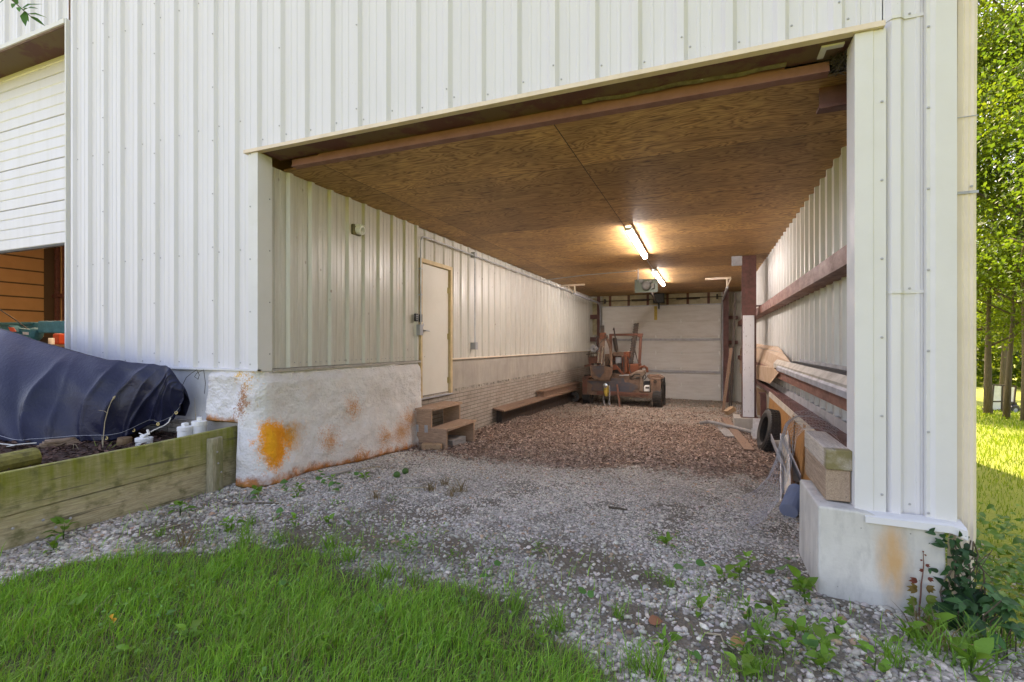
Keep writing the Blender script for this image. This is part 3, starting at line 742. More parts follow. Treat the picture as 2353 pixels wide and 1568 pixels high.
for z in (-0.95, 0.33, 1.96): screw(mb, 'x', Y0, 1.12, z, -1)
mb.build("siding", ["white_paint", "screw_steel"], barn)
mb = MB()      # lapped upper sheet edges on the narrow pier panel
for z in (0.30, 1.93):
    mb = MB(); pts = [(0.985, 0), (0.998, 0), (1.023, 0.034), (1.067, 0.034), (1.092, 0.002), (1.20, 0.002)]
    mb.grid([[(p, Y0 - h - 0.004, zz) for p, h in pts] for zz in (z, z + 0.018)])
    mb.build("panel_lap", "white_trim", barn, solid=0.004)
# trims of the opening and corners
mb = MB()
mb.box(-4.21, -4.09, Y0 - 0.042, Y0 - 0.036, -0.27, 1.886); mb.box(-4.096, -4.09, Y0 - 0.036, 3.69, -0.27, 1.886)
mb.box(-4.218, -4.208, Y0 - 0.04, Y0 - 0.003, -0.27, 1.886)
mb.m = 1
for z in np.arange(-0.2, 1.9, 0.52): screw(mb, 'x', Y0 - 0.042, -4.19, z, -1, 0.006); screw(mb, 'y', -4.09, 3.66, z + 0.1, 1, 0.006)
mb.build("corner_trim", ["white_trim", "screw_steel"], barn)
mb = MB()
mb.grid([[(a, b, z) for z in (-1.013, 0.4, 1.885)] for a, b in ((0.875, 3.712), (0.837, 3.70), (0.837, Y0 - 0.038), (0.930, Y0 - 0.038), (0.934, Y0 - 0.032), (0.996, Y0 - 0.032), (0.998, Y0 - 0.006))])
mb.m = 1
for z in np.arange(-0.9, 1.9, 0.47): screw(mb, 'x', Y0 - 0.034, 0.975, z, -1, 0.008)
mb.build("jamb_trim", ["white_trim", "screw_steel"], barn)
mb = MB()
mb.grid([[(a, b, z) for z in (-1.018, 1.0, 3.0, ZT)] for a, b in ((1.185, Y0 - 0.006), (1.187, Y0 - 0.040), (1.205, Y0 - 0.040), (1.225, Y0 - 0.052), (XR, Y0 - 0.052), (XR, Y0 + 0.10), (XR - 0.012, Y0 + 0.11))])
mb.m = 1
for z in np.arange(-0.98, 5, 0.47): screw(mb, 'x', Y0 - 0.040, 1.196, z, -1, 0.008)
mb.build("outer_corner_trim", ["white_trim", "screw_steel"], barn)
mb = MB(); mb.box(-4.26, 0.985, Y0 - 0.062, Y0 - 0.036, 1.888, 1.921); mb.box(-4.26, 0.985, Y0 - 0.036, Y0 - 0.002, 1.888, 1.893)
mb.build("header_trim", "cream_trim", barn)
mb = MB(); mb.box(-4.09, 0.86, Y0 + 0.002, 3.80, 1.897, 1.905)
mb.build("header_soffit", "soffit_steel", barn)
mb = MB(); mb.box(-3.93, 0.76, 3.79, 3.80, 1.815, 1.880); mb.box(-3.93, 0.76, 3.775, 3.86, 1.808, 1.815); mb.box(-3.6, 0.5, 3.80, 3.81, 1.88, 1.897)
mb.build("header_beam", "beam_steel_lit", barn)
mb = MB()
P = [[(xx, 3.765 + 0.012 * math.sin(xx * 9) - 0.03 * b, 1.885 + 0.011 * b + 0.004 * math.sin(xx * 23)) for b in (0, 1)] for xx in np.linspace(-0.9, 0.50, 50)]
mb.grid(P); mb.build("insulation_edge", "old_insulation", barn, solid=0.006)
mb = MB(); mb.box(0.745, 1.19, 4.02, 4.04, 1.68, 1.897); mb.box(0.735, 1.19, 3.98, 4.08, 1.655, 1.68); mb.box(1.0, 1.19, 4.04, 4.24, -0.98, 1.70)
mb.build("column_haunch", "red_steel", barn, bevel=0.003)
mb = MB()
p = on_z(1890, 135, 1.894)
mb.box(p.x - 0.035, p.x + 0.0, Y0 + 0.05, Y0 + 0.19, 1.885, 1.8965); mb.box(p.x, p.x + 0.09, Y0 + 0.05, Y0 + 0.09, 1.885, 1.8965)
mb.build("latch_bracket", "white_trim", barn)
q_ = on_z(1598, 186, 1.894); mb = MB(); mb.box(q_.x - 0.05, q_.x + 0.05, q_.y - 0.012, q_.y + 0.012, 1.888, 1.8965)
mb.build("latch_plate", "white_trim", barn)
# ceiling
mb = MB(); mb.box(XL - 0.02, 1.27, 3.87, 18.5, 1.815, 1.833)
mb.build("ceiling", "plywood", barn)
# bay left wall: siding above, concrete band, brick
mb = MB()
DY0, DY1 = 1.815 * Y0, 2.100 * Y0           # door frame
corr(mb, 'y', XL - 0.03, 3.69, DY0, -0.25, 1.815, 1, 3.95)
corr(mb, 'y', XL - 0.06, DY0, DY1, 1.34, 1.815, 1, 3.95, 0.7)
corr(mb, 'y', XL - 0.06, DY1, 18.5, -0.25, 1.815, 1, 3.95, 0.9)
mb.m = 1
for k in range(0, 9):
    for d in (0.07, 0.15, 0.24): screw(mb, 'y', XL - 0.03, 3.95 + PITCH * k + d, -0.20, 1, 0.006)
mb.build("bay_wall_siding", ["bay_paint", "screw_steel"], barn)
mb = MB(); mb.box(XL - 0.06, XL + 0.0, DY1 + 0.01, 18.5, -0.275, -0.25); mb.build("siding_ledge", "cream_trim", barn)
mb = MB(); mb.box(XL - 0.3, XL - 0.045, DY1 - 0.02, 18.5, -0.81, -0.275)
mb.m = 1
for yy in (9.2, 10.9, 12.7, 14.6): mb.box(XL - 0.05, XL - 0.044, yy, yy + 0.008, -0.80, -0.28)
mb.build("concrete_band", ["band_concrete", "concrete"], barn)
mb = MB(); mb.box(XL - 0.3, XL - 0.03, DY0 - 0.05, 18.5, -2.3, -0.81)
mb.m = 1
for k in range(160):
    yy = DY1 + k * 0.068 + random.uniform(-0.02, 0.02); mb.box(XL - 0.04, XL - 0.02 + random.uniform(-0.006, 0.008), yy, yy + random.uniform(0.02, 0.08), -0.83 + random.uniform(-0.012, 0.004), -0.80 + random.uniform(0, 0.022))
mb.build("brick_wall", ["brick", "band_concrete"], barn)
# foam coat over the foundation corner
path = []
p_l = on_y(478, 900, Y0 - 0.05)
for t in np.linspace(0, 1, 34): path.append((p_l.x + (XL - 0.22 - p_l.x) * t, Y0 - 0.05, 0.0, -1.0, t * 0.0))
for t in np.linspace(0, 1, 16)[1:]:
    a = -PI / 2 + t * PI / 2
    path.append((XL - 0.17 + 0.19 * math.cos(a) , Y0 + 0.10 + 0.16 * math.sin(a), math.cos(a), math.sin(a), 0))
for t in np.linspace(0, 1, 130)[1:]: path.append((XL + 0.02, Y0 + 0.10 + (DY0 - Y0 - 0.12) * t, 1.0, 0.0, t))
rows = []; foot = []
NZ = 62
for i, (a, b, nx_, ny_, t) in enumerate(path):
    r_ = []
    gzz = gz1(a, b) - 0.04
    if i < 34:
        xpx = a; s = i / 33.0
        bot = on_y(500, 972, Y0 - 0.05).z if a < on_y(556, 0, Y0 - 0.05).x else gzz
    else: bot = gzz
    for j in range(NZ):
        v = j / (NZ - 1); z = -0.272 + (bot + 0.272) * v
        n1 = mnoise.fractal(Vector((a * 3.2, b * 3.2, z * 3.2)), 1.0, 2.1, 4); n2 = mnoise.noise(Vector((a * 17, b * 17, z * 17)))
        corner = math.exp(-((i - 40) / 14.0) ** 2)
        flare = 0.07 * sstep(0.35, 1.0, v) * (0.6 + 1.2 * corner) * (1 if bot == gzz else 0.1)
        top = -0.045 * (1 - sstep(0.0, 0.12, v)); botin = -0.07 * sstep(0.955, 1.0, v)
        off = 0.030 * n1 + 0.010 * n2 + 0.005 * mnoise.noise(Vector((a * 41, b * 41, z * 41))) + float(flare) + float(top) + float(botin) + 0.012
        if i == 0 or i == len(path) - 1: off = -0.06
        r_.append((a + nx_ * off, b + ny_ * off, z)); foot.append((z - gzz) if bot == gzz else (z - bot) * 1.6 + 0.02)
    rows.append(r_)
mb = MB(); mb.grid(rows)
fm = mb.build("foam_coating", "foam_coat", barn, smooth=True)
at_ = fm.data.attributes.new("foot", 'FLOAT', 'POINT'); at_.data.foreach_set("value", np.array(foot, np.float32))
mb = MB(); mb.box(XL - 0.5, XL - 0.04, Y0 + 0.1, DY0, -2.0, -0.26); mb.box(XL - 0.04, XL + 0.015, 3.70, DY0, -0.285, -0.255)
mb.build("foundation_wall", "concrete", barn)
mb = MB(); mb.box(-7.3, p_l.x + 0.02, Y0 - 0.012, Y0 + 0.2, -0.80, -0.262); mb.box(-25, -7.31, Y0 - 0.012, Y0 + 0.2, -2.0, -0.262)
mb.build("painted_foundation", "painted_concrete", barn)
mb = MB(); mb.box(-7.3, XL - 0.3, Y0 - 0.006, Y0 + 0.15, -1.6, -0.80)
for k in range(6):
    for r_ in range(3):
        xx = -5.9 + k * 0.155 + (r_ % 2) * 0.07; mb.box(xx, xx + 0.145, Y0 - 0.026, Y0 - 0.004, -0.955 + 0.052 * r_, -0.910 + 0.052 * r_)
mb.build("foundation_brick", "concrete", barn, bevel=0.005)
mb = MB(); mb.box(-7.27, -4.09, Y0 - 0.05, Y0 - 0.003, -0.268, -0.25); mb.build("base_trim", "white_trim", barn)
# personnel door
d_ = bpy.data.objects.new("personnel_door", None); C.objects.link(d_); adopt(d_, barn); d_.empty_display_size = 0.1
mb = MB(); fw = 0.05
for (a, b, c, e) in ((DY0, DY0 + fw, -0.84, 1.335), (DY1 - fw - 0.02, DY1, -0.84, 1.335), (DY0 + fw, DY1 - fw - 0.02, 1.27, 1.335)): mb.box(XL - 0.11, XL + 0.012, a, b, c, e)
mb.build("door_frame", "frame_tan", d_, bevel=0.004)
mb = MB(); mb.box(XL - 0.08, XL - 0.035, DY0 + fw + 0.003, DY1 - fw - 0.024, -0.815, 1.265); mb.build("door_leaf", "door_cream", d_, bevel=0.003)
mb = MB(); mb.box(XL - 0.10, XL + 0.02, DY0, DY1, -0.862, -0.842); mb.build("threshold", "galv_dull", d_)
for z in (0.92, 0.13, -0.62):
    mb = MB(); mb.tube([(XL - 0.022, DY1 - fw - 0.022, z - 0.05), (XL - 0.022, DY1 - fw - 0.022, z + 0.05)], 0.010, 8); mb.box(XL - 0.036, XL - 0.028, DY1 - fw - 0.06, DY1 - fw - 0.02, z - 0.05, z + 0.05)
    mb.build("hinge", "brass", d_)
mb = MB(); zc = 0.21; yc = DY0 + fw + 0.07
mb.lathe([(0.034, 0), (0.034, 0.01), (0.026, 0.014), (0.012, 0.016), (0.012, 0.05)], (XL - 0.035, yc, zc), (1, 0, 0), 14)
mb.tube([(XL + 0.015, yc, zc), (XL + 0.018, yc + 0.06, zc), (XL + 0.016, yc + 0.125, zc - 0.003)], [0.011, 0.009, 0.008], 8)
mb.lathe([(0.026, 0), (0.026, 0.012), (0.016, 0.014)], (XL - 0.035, yc, zc + 0.09), (1, 0, 0), 12)
mb.build("door_handle", "galvanised", d_, smooth=False)
# bay right wall
mb = MB(); corr(mb, 'y', 1.20, 3.70, 18.5, -0.79, 1.815, -1, 3.8, 1.15); mb.build("bay_side_siding", "bay_paint_grey", barn)
mb = MB(); corr(mb, 'y', 1.29, Y0, 18.6, -1.03, ZT, 1, 3.7); mb.build("outer_side_siding", "white_paint", barn)
mb = MB(); mb.box(1.21, 1.28, 3.75, 18.5, -2.4, -0.80); mb.build("side_foundation", "concrete", barn)
for z0, z1 in ((0.615, 0.765), (-0.515, -0.385)):
    mb = MB(); mb.box(1.0, 1.008, 3.72, 18.4, z0, z1); mb.box(1.008, 1.19, 3.72, 18.4, z1 - 0.008, z1); mb.box(1.008, 1.19, 3.72, 18.4, z0, z0 + 0.008); mb.box(1.10, 1.108, 3.72, 18.4, z0 + 0.008, z1 - 0.008)
    mb.build("girt", "rust_girt", barn)
mb = MB(); mb.box(1.06, 1.21, 4.2, 18.4, -0.83, -0.80); mb.box(1.06, 1.066, 4.2, 18.4, -0.90, -0.83)
mb.build("sill_angle", "red_steel", barn)
mb = MB(); mb.box(1.155, 1.196, 4.2, 18.4, -0.797, -0.70); mb.build("base_flashing", "galv_dull", barn)
# steel column and its footing
a = on_y(1706, 700, 11.06); b = on_y(1738, 700, 11.06)
mb = MB(); mb.box(a.x, b.x, 11.06, 11.075, -1.50, 1.812); mb.box(a.x, b.x, 11.33, 11.345, -1.50, 1.812); mb.box((a.x + b.x) / 2 - 0.006, (a.x + b.x) / 2 + 0.006, 11.075, 11.33, -1.50, 1.812)
mb.box(a.x + 0.01, a.x + 0.4, 11.05, 11.062, 0.76, 0.79)
mb.box(a.x - 0.03, b.x + 0.03, 11.02, 11.38, -1.505, -1.49)
mb.build("steel_column", "red_steel", barn)
mb = MB(); mb.box(a.x + 0.005, b.x - 0.04, 11.02, 11.055, -1.49, 0.585); mb.build("column_board", "white_board", barn, bevel=0.004)
mb = MB(); mb.box(a.x - 0.16, b.x + 0.12, 10.92, 11.5, -2.3, -1.505); mb.build("column_footing", "concrete", barn, bevel=0.015)
mb = MB(); mb.box(0.53, 0.70, 17.9, 18.1, -2.2, 1.812); mb.build("end_column", "red_steel", barn); mb = MB(); mb.box(-3.86, -3.75, 18.40, 18.5, -2.2, 1.812); mb.build("end_column", "red_steel", barn)
# rear wall, studs and garage door
mb = MB(); corr(mb, 'x', 18.55, -4.2, 1.3, -2.3, 1.815, -1, 0); mb.build("rear_wall", "bay_paint", barn)
mb = MB(); GX0, GX1, GZ0, GZ1 = -3.66, 0.47, -2.02, 1.395
mb.box(GX0, GX1, 18.50, 18.53, GZ1, 1.81); mb.build("header_insulation", "insulation_foil", barn)
for k in range(6):
    xx = -3.42 + 0.69 * k; mb = MB(); mb.box(xx, xx + 0.085, 18.44, 18.498, GZ1, 1.81); mb.build("stud", "rusty_red", barn)
mb = MB()
for k in range(14):
    zz = 0.35 + k * 0.1; mb.grid([[(-4.05, 18.48 + 0.02 * math.sin(k * 2.3), zz), (-3.9, 18.42 + 0.03 * math.sin(k * 1.7), zz), (-3.76, 18.48, zz)], [(-4.05, 18.48 + 0.02 * math.sin(k * 2.3 + 2.3), zz + 0.1), (-3.9, 18.42 + 0.03 * math.sin(k * 1.7 + 1.7), zz + 0.1), (-3.76, 18.48, zz + 0.1)]])
mb.build("wall_insulation", "insulation_foil", barn)
mb = MB()
for z in (0.10, 0.95): mb = MB(); mb.box(-4.1, -3.7, 18.30, 18.40, z, z + 0.16); mb.build("end_girt", "red_steel", barn); mb = MB(); mb.box(0.55, 1.0, 18.30, 18.40, z - 0.1, z + 0.02); mb.build("end_girt", "red_steel", barn)
g_ = bpy.data.objects.new("garage_door", None); C.objects.link(g_); adopt(g_, barn); g_.empty_display_size = 0.1
NS = 6; sh = (GZ1 - GZ0) / NS
for k in range(NS):
    mb = MB(); z0 = GZ0 + k * sh; z1 = z0 + sh - 0.008
    prof = [(18.40, z0), (18.395, z0 + 0.02)]
    for g in (0.33, 0.66): prof += [(18.395, z0 + sh * g - 0.012), (18.400, z0 + sh * g), (18.395, z0 + sh * g + 0.012)]
    prof += [(18.395, z1 - 0.02), (18.40, z1)]
    mb.grid([[(xx, yy, zz) for yy, zz in prof] for xx in (GX0, GX1)]); mb.box(GX0, GX1, 18.402, 18.44, z0, z1)
    mb.build("door_panel", "garage_white", g_)
for k in range(1, NS):
    for xx in (GX0 + 0.06, GX0 + 1.13, GX0 + 1.95, GX0 + 2.82, GX1 - 0.06):
        if k == 5 and xx == GX0 + 1.95: continue
        mb = MB(); z = GZ0 + k * sh
        mb.add([(xx - 0.035, 18.39, z), (xx, 18.388, z - 0.09), (xx + 0.035, 18.39, z), (xx, 18.388, z + 0.09), (xx, 18.37, z)], [(0, 1, 4), (1, 2, 4), (2, 3, 4), (3, 0, 4)]); mb.build("hinge", "white_plastic", g_)
for k in (2, 4):
    mb = MB(); z = GZ0 + k * sh - 0.10; mb.box(GX0 + 0.02, GX1 - 0.02, 18.35, 18.394, z - 0.01, z + 0.022); mb.box(GX0 + 0.02, GX1 - 0.02, 18.345, 18.352, z - 0.035, z + 0.045); mb.build("door_strut", "galv_dull", g_)
mb = MB(); mb.box(GX0 + 1.90, GX0 + 2.0, 18.36, 18.394, GZ1 - 0.52, GZ1 - 0.02); mb.build("operator_bracket", "yellow_paint", g_)
mb = MB(); mb.box(GX0 - 0.05, GX1 + 0.05, 18.36, 18.394, GZ1 - 0.015, GZ1 + 0.02); mb.build("top_strut", "galvanised", g_)
for sx, hx in ((GX0 - 0.05, -0.16), (GX1 + 0.05, 0.16)):
    mb = MB(); pts = [(sx, 18.32, GZ0), (sx, 18.32, GZ1 - 0.25)] + [(sx, 18.32 - 0.38 * (1 - math.cos(a)), GZ1 - 0.25 + 0.38 * math.sin(a)) for a in np.linspace(0.1, PI / 2, 7)] + [(sx, 14.3, GZ1 + 0.13)]
    for p0, p1 in zip(pts, pts[1:]): mb.beam(p0, p1, 0.05, 0.05, (1, 0, 0))
    mb.build("track", "galv_dull", g_)
    mb = MB(); tx = sx; yy = 14.45
    mb.beam((tx, yy, GZ1 + 0.10), (tx, yy, 1.80), 0.04, 0.03, (0, 1, 0)); mb.beam((tx - (0.55 if hx > 0 else 0.55), yy, 1.79), (tx + (0.1 if hx > 0 else 0.3), yy, 1.79), 0.05, 0.05); mb.beam((tx - 0.02, yy, GZ1 + 0.12), (tx - 0.22 if hx < 0 else tx + 0.10, yy, 1.78), 0.03, 0.03)
    mb.build("track_hanger", "cream_trim", g_)
mb = MB(); mb.tube([(GX0 - 0.05, 18.25, 1.60), (GX1 + 0.05, 18.25, 1.64)], 0.013, 8)
for a, b in ((-2.55, -1.9), (-1.0, -0.2)):
    n = 90; mb.tube([(a + (b - a) * k / n, 18.25 + 0.035 * math.cos(k * 1.6), 1.61 + 0.035 * math.sin(k * 1.6)) for k in range(n)], 0.009, 5)
mb.lathe([(0.09, 0), (0.09, 0.05)], (GX0 + 0.1, 18.25, 1.60), (1, 0, 0)); mb.lathe([(0.09, 0), (0.09, 0.05)], (GX1 - 0.15, 18.25, 1.64), (1, 0, 0))
mb.build("torsion_spring", "dark_iron", g_)
# shop door on the left of the front, open one third
s_ = bpy.data.objects.new("shop_door", None); C.objects.link(s_); adopt(s_, barn); s_.empty_display_size = 0.1
SX0, SX1, SY, SZ0 = -11.1, -7.30, 3.90, on_y(163, 556, 3.90).z
sh = 0.585; z = SZ0; k = 0
while z < 4.2:
    mb = MB(); z1 = z + sh - 0.006
    prof = [(SY + 0.008, z), (SY, z + 0.008)]
    for g in (0.25, 0.5, 0.75): prof += [(SY, z + sh * g - 0.014), (SY + 0.008, z + sh * g), (SY, z + sh * g + 0.014)]
    prof += [(SY, z1 - 0.008), (SY + 0.008, z1)]
    mb.grid([[(xx, yy, zz) for yy, zz in prof] for xx in (SX0, SX1)]); mb.box(SX0, SX1, SY + 0.01, SY + 0.05, z, z1)
    mb.build("door_panel", "white_paint", s_); z += sh; k += 1
mb = MB(); mb.box(SX0, SX1, SY, SY + 0.05, SZ0 - 0.03, SZ0 - 0.002); mb.build("bottom_seal", "rubber", s_)
mb = MB(); mb.box(SX0, SX1, Y0 - 0.0, SY + 0.06, 3.935, 3.945); mb.build("lintel_soffit", "soffit_steel", s_)
mb = MB(); mb.box(SX0, SX1 - 0.0, Y0 - 0.055, Y0 - 0.036, 3.93, 3.985); mb.box(SX1 - 0.0, SX1 + 0.028, Y0 - 0.045, Y0 + 0.0, -0.27, 3.985); mb.box(SX1, SX1 + 0.01, Y0, SY + 0.1, -0.27, 3.985)
mb.box(SX0 - 0.03, SX0, Y0 - 0.045, SY + 0.1, -0.27, 3.985)
mb.build("door_trim", "white_trim", s_)
# shop interior and the shell of the building
mb = MB(); mb.box(-25.6, XL - 0.35, Y0 + 0.15, 18.6, -0.45, -0.25); mb.build("shop_floor", "concrete", barn)
mb = MB(); XS = -25.0; YP = 11.75
for k in range(12):
    z0 = -0.25 + k * 0.53
    if z0 > 4.7: break
    mb.m = 0; mb.box(XS - 0.05, XS, 2.0 + Y0, 11.35, z0 + 0.012, z0 + 0.52)
    mb.box(XS, XS + 0.012, 2.0 + Y0, 11.35, z0 + 0.24, z0 + 0.25)
    mb.m = 1; mb.box(XS - 0.03, XS + 0.02, 2.0 + Y0, 11.52, z0 - 0.045, z0 + 0.008)
mb.m = 0; mb.box(XS - 0.05, XS - 0.01, Y0, 2.0 + Y0, -0.25, 5.1); mb.m = 1; mb.box(XS - 0.04, XS, 11.36, 11.75, -0.25, 5.1)
mb.build("shop_far_door", ["shop_tan", "shop_joint"], barn)
mb = MB(); corr(mb, 'x', YP, XS, XL - 0.4, -0.25, 5.1, -1, 0.1); mb.m = 1
for xx in (-24.75, -24.2, -22.4): mb.box(xx, xx + 0.12, YP - 0.18, YP - 0.05, -0.25, 5.1)
mb.box(XS, -7, YP - 0.14, YP - 0.05, 1.9, 2.05); mb.box(XS, -7, YP - 0.12, YP - 0.05, 0.55, 0.62)
mb.build("shop_back_wall", ["shop_tan", "red_steel"], barn)
mb = MB(); mb.box(XL - 0.36, XL - 0.33, Y0 + 0.2, 18.6, -0.25, 5.2); mb.build("partition_wall", "shop_tan", barn)
mb = MB(); mb.box(-25.4, 1.45, Y0 - 0.25, 19.0, ZT - 0.02, ZT + 0.10)
mb.prism([(-25.4, Y0 - 0.2, ZT + 0.1), (-25.4, 18.95, ZT + 0.1), (-25.4, 11.2, ZT + 1.5)], (26.85, 0, 0))
mb.build("roof", "galv_dull", barn)
mb = MB(); mb.box(-25.5, -25.1, Y0, 18.6, -1, ZT - 0.03); mb.box(-25.5, 1.28, 18.62, 18.75, -2.6, ZT - 0.03); mb.build("outer_wall", "white_paint", barn)

# ------------------------------------------------------------------ on the barn and round its corner
pr = thing("concrete_pier", "pale concrete pier with an orange rust stain under the right corner post", "concrete pier", (0.95, 3.75, -1.6))
mb = MB()
x0p = on_y(1880, 1155, 3.45).x
mb.add([(x0p, 3.45, -2.0), (1.27, 3.45, -2.0), (1.27, 4.15, -2.0), (x0p + 0.0, 4.15, -2.0), (x0p, 3.45, -0.985), (0.84, 3.45, -0.995), (0.84, 4.15, -1.0), (x0p + 0.01, 4.15, -1.0), (1.25, 3.45, -1.06), (1.25, 4.15, -1.06)],
       [(0, 3, 2, 1), (0, 1, 8, 5, 4), (1, 2, 9, 8), (2, 3, 7, 6, 9), (3, 0, 4, 7), (4, 5, 6, 7), (5, 8, 9, 6)])
mb.build("pier_block", "pier_concrete", pr, bevel=0.012)
mb = MB()
rows = []
for xx in np.linspace(0.87, 1.345, 14):
    s = (xx - 0.87) / 0.475; dz = -0.008 * s - 0.030 * max(0, s - 0.85) / 0.15
    rows.append([(xx, Y0 - 0.02, -1.004), (xx, Y0 - 0.100, -1.010 + dz * 0.4), (xx, Y0 - 0.119, -1.016 + dz * 0.6), (xx, Y0 - 0.124, -1.050 + dz)])
mb.grid(rows); fl = mb.build("drip_flashing", "white_trim", barn, solid=0.003)
mb = MB()
xa = 1.345
prof = [(-0.0, -0.03), (0.02, -0.042), (0.03, -0.035), (0.045, -0.042), (0.058, -0.035), (0.07, -0.042), (0.088, -0.03), (0.088, 0.06), (0.0, 0.06)]
lean = [(-1.45, -0.012), (-1.18, -0.01), (-1.10, 0.0), (1.0, 0.0), (3.0, 0.012), (5.2, 0.02)]
mb.grid([[(xa + a + d, 3.60 + b, z) for a, b in prof + prof[:1]] for z, d in lean])
mb.m = 1; mb.box(xa - 0.004, xa + 0.092, 3.552, 3.556, 0.86, 0.875); mb.lathe([(0.007, 0), (0.007, 0.006)], (xa + 0.06, 3.556, 0.90), (0, -1, 0), 8); mb.box(xa - 0.003, xa + 0.091, 3.553, 3.557, 1.30, 1.304)
ds = mb.build("downspout", ["downspout_cream", "galv_dull"]); tag(ds, "cream ribbed downspout down the outer corner of the barn", "downspout")
mb = MB(); p0 = on_g(2215, 1440) + Vector((-0.02, 0.05, 0.10)); n = 60
pts = [p0 + Vector((0.20 * k / n - 0.10, -0.13 * k / n + 0.06, -0.05 * k / n)) for k in range(n)]
mb.tube(pts, [0.047 + 0.006 * math.sin(k * 1.3) for k in range(n)], 14)
o = mb.build("drain_pipe", "downspout_cream", smooth=True); tag(o, "cream ribbed drain outlet lying in the weeds under the downspout", "drain pipe")

# timbers on the pier
yb = 4.28
mb = MB(); mb.beam((0.765, 3.585, -0.885), (0.765, yb, -0.885), 0.135, 0.195); o = mb.build("timber_beam", "timber_wood", bevel=0.006); tag(o, "brown square timber lying on the concrete pier under the paler one", "timber", "stacked timbers")
mb = MB(); mb.beam((0.768, 3.57, -0.723), (0.768, yb + 0.02, -0.723), 0.140, 0.125); o = mb.build("timber_beam", "timber_grey", bevel=0.006); tag(o, "weathered grey timber with a mossy end on top of the brown timber", "timber", "stacked timbers")

# wall fixtures in the bay
v_ = thing("vent_hood", "small white louvred vent hood on the corrugated bay wall near the entrance", "vent", on_x(820, 530, XL))
p = on_x(820, 529, XL)
mb = MB(); mb.box(XL - 0.03, XL + 0.012, p.y - 0.075, p.y + 0.075, p.z - 0.065, p.z + 0.065); mb.build("vent_flange", "old_insulation", v_, bevel=0.01)
mb = MB(); mb.lathe([(0.05, 0), (0.052, 0.05), (0.056, 0.09), (0.04, 0.095), (0.038, 0.03)], (XL, p.y, p.z), (1, 0.0, -0.15), 14)
for k in range(4): mb.box(XL + 0.02, XL + 0.10, p.y - 0.056 + 0.026 * k, p.y - 0.050 + 0.026 * k, p.z + 0.035, p.z + 0.055)
mb.build("vent_pipe", "white_plastic", v_, smooth=False)
c_ = thing("electrical_conduit", "steel conduit running under the ceiling and down beside the cream door with grey boxes", "conduit", (XL, DY0, 0.2))
mb = MB(); yv = DY0 - 0.035; xf = XL + 0.03
pts = [(xf, yv, 0.30), (xf, yv, 1.55)] + [(xf, yv + 0.12 * (1 - math.cos(a)), 1.55 + 0.12 * math.sin(a)) for a in np.linspace(0.2, PI / 2, 5)] + [(xf, 16.8, 1.685)]
mb.tube(pts, 0.0125, 8); yd = on_x(1088, 700, XL).y
mb.tube([(xf, yd, 1.66), (xf, yd, 0.02)], 0.0125, 8)
mb.tube([(xf, 12.5, 1.72), (-2.9, 12.4, 1.785), (-1.6, 12.15, 1.785)], 0.012, 6)
for z in (0.75, 1.15): mb.box(XL - 0.03, xf + 0.02, yv - 0.02, yv + 0.02, z, z + 0.02)
mb.build("pipe", "galvanised", c_)
mb = MB(); mb.box(XL - 0.02, XL + 0.06, yv - 0.02 - 0.045, yv - 0.02 + 0.045, 0.135, 0.30); mb.build("outlet_box", "grey_box", c_, bevel=0.006)
mb = MB(); mb.box(XL - 0.04, XL + 0.06, yd - 0.045, yd + 0.045, -0.10, 0.03); mb.box(XL + 0.06, XL + 0.068, yd - 0.05, yd + 0.05, -0.105, 0.035); mb.build("outlet_box", "grey_box", c_, bevel=0.006)
mb = MB(); mb.box(XL - 0.03, XL + 0.055, yd - 0.05, yd + 0.05, 1.635, 1.735); mb.build("junction_box", "grey_box", c_, bevel=0.006)
k_ = thing("keypad", "black garage door keypad on the wall left of the cream door", "keypad", on_x(954, 730, XL))
p = on_x(954, 730, XL)
mb = MB(); mb.box(XL - 0.0, XL + 0.035, p.y - 0.035, p.y + 0.035, p.z - 0.06, p.z + 0.06); mb.build("case", "black_plastic", k_, bevel=0.008)
mb = MB()
for i in range(3):
    for j in range(2): mb.box(XL + 0.035, XL + 0.040, p.y - 0.022 + 0.026 * j, p.y - 0.004 + 0.026 * j, p.z - 0.04 + 0.03 * i, p.z - 0.022 + 0.03 * i)
mb.build("keys", "grey_box", k_)
mb = MB(); mb.box(XL - 0.02, XL + 0.03, DY0 - 0.018, DY0 + 0.012, p.z - 0.06, p.z + 0.055); mb.build("door_sensor", "black_plastic", k_)
# tube lights
def tube(a, b, label):
    a, b = Vector(a), Vector(b); t = thing("tube_light", label, "ceiling light", (a + b) / 2 + Vector((0, 0, 0.05)), "ceiling tube lights")
    d = (b - a).normalized(); mb = MB(); mb.beam(a + Vector((0, 0, 0.02)), b + Vector((0, 0, 0.02)), 0.11, 0.035); mb.build("housing", "white_trim", t, bevel=0.004)
    mb = MB(); mb.lathe([(0.0, 0), (0.033, 0.001), (0.04, 0.01), (0.04, (b - a).length - 0.09), (0.033, (b - a).length - 0.081)], a + d * 0.04 + Vector((0, 0, -0.012)), d, 14); mb.build("diffuser", "tube_light", t, smooth=True)
    for e, s in ((a, 1), (b, -1)):
        mb = MB(); mb.beam(e, e + d * 0.045 * s, 0.10, 0.075); mb.build("end_cap", "white_trim", t, bevel=0.008)
zl = 1.765
tube(on_z(1443, 524, zl), on_z(1483, 590, zl), "near long lit tube light on the plywood ceiling")
tube(on_z(1501, 622, zl), on_z(1524, 654, zl), "shorter looking lit tube light beside the garage door opener")
mb = MB(); a = on_z(1483, 590, zl); b = on_z(1501, 622, zl); mb.tube([a + Vector((-0.01, -0.02, 0.03)), (a + b) / 2 + Vector((-0.02, 0, 0.028)), b + Vector((0, 0, 0.03))], 0.006, 6)
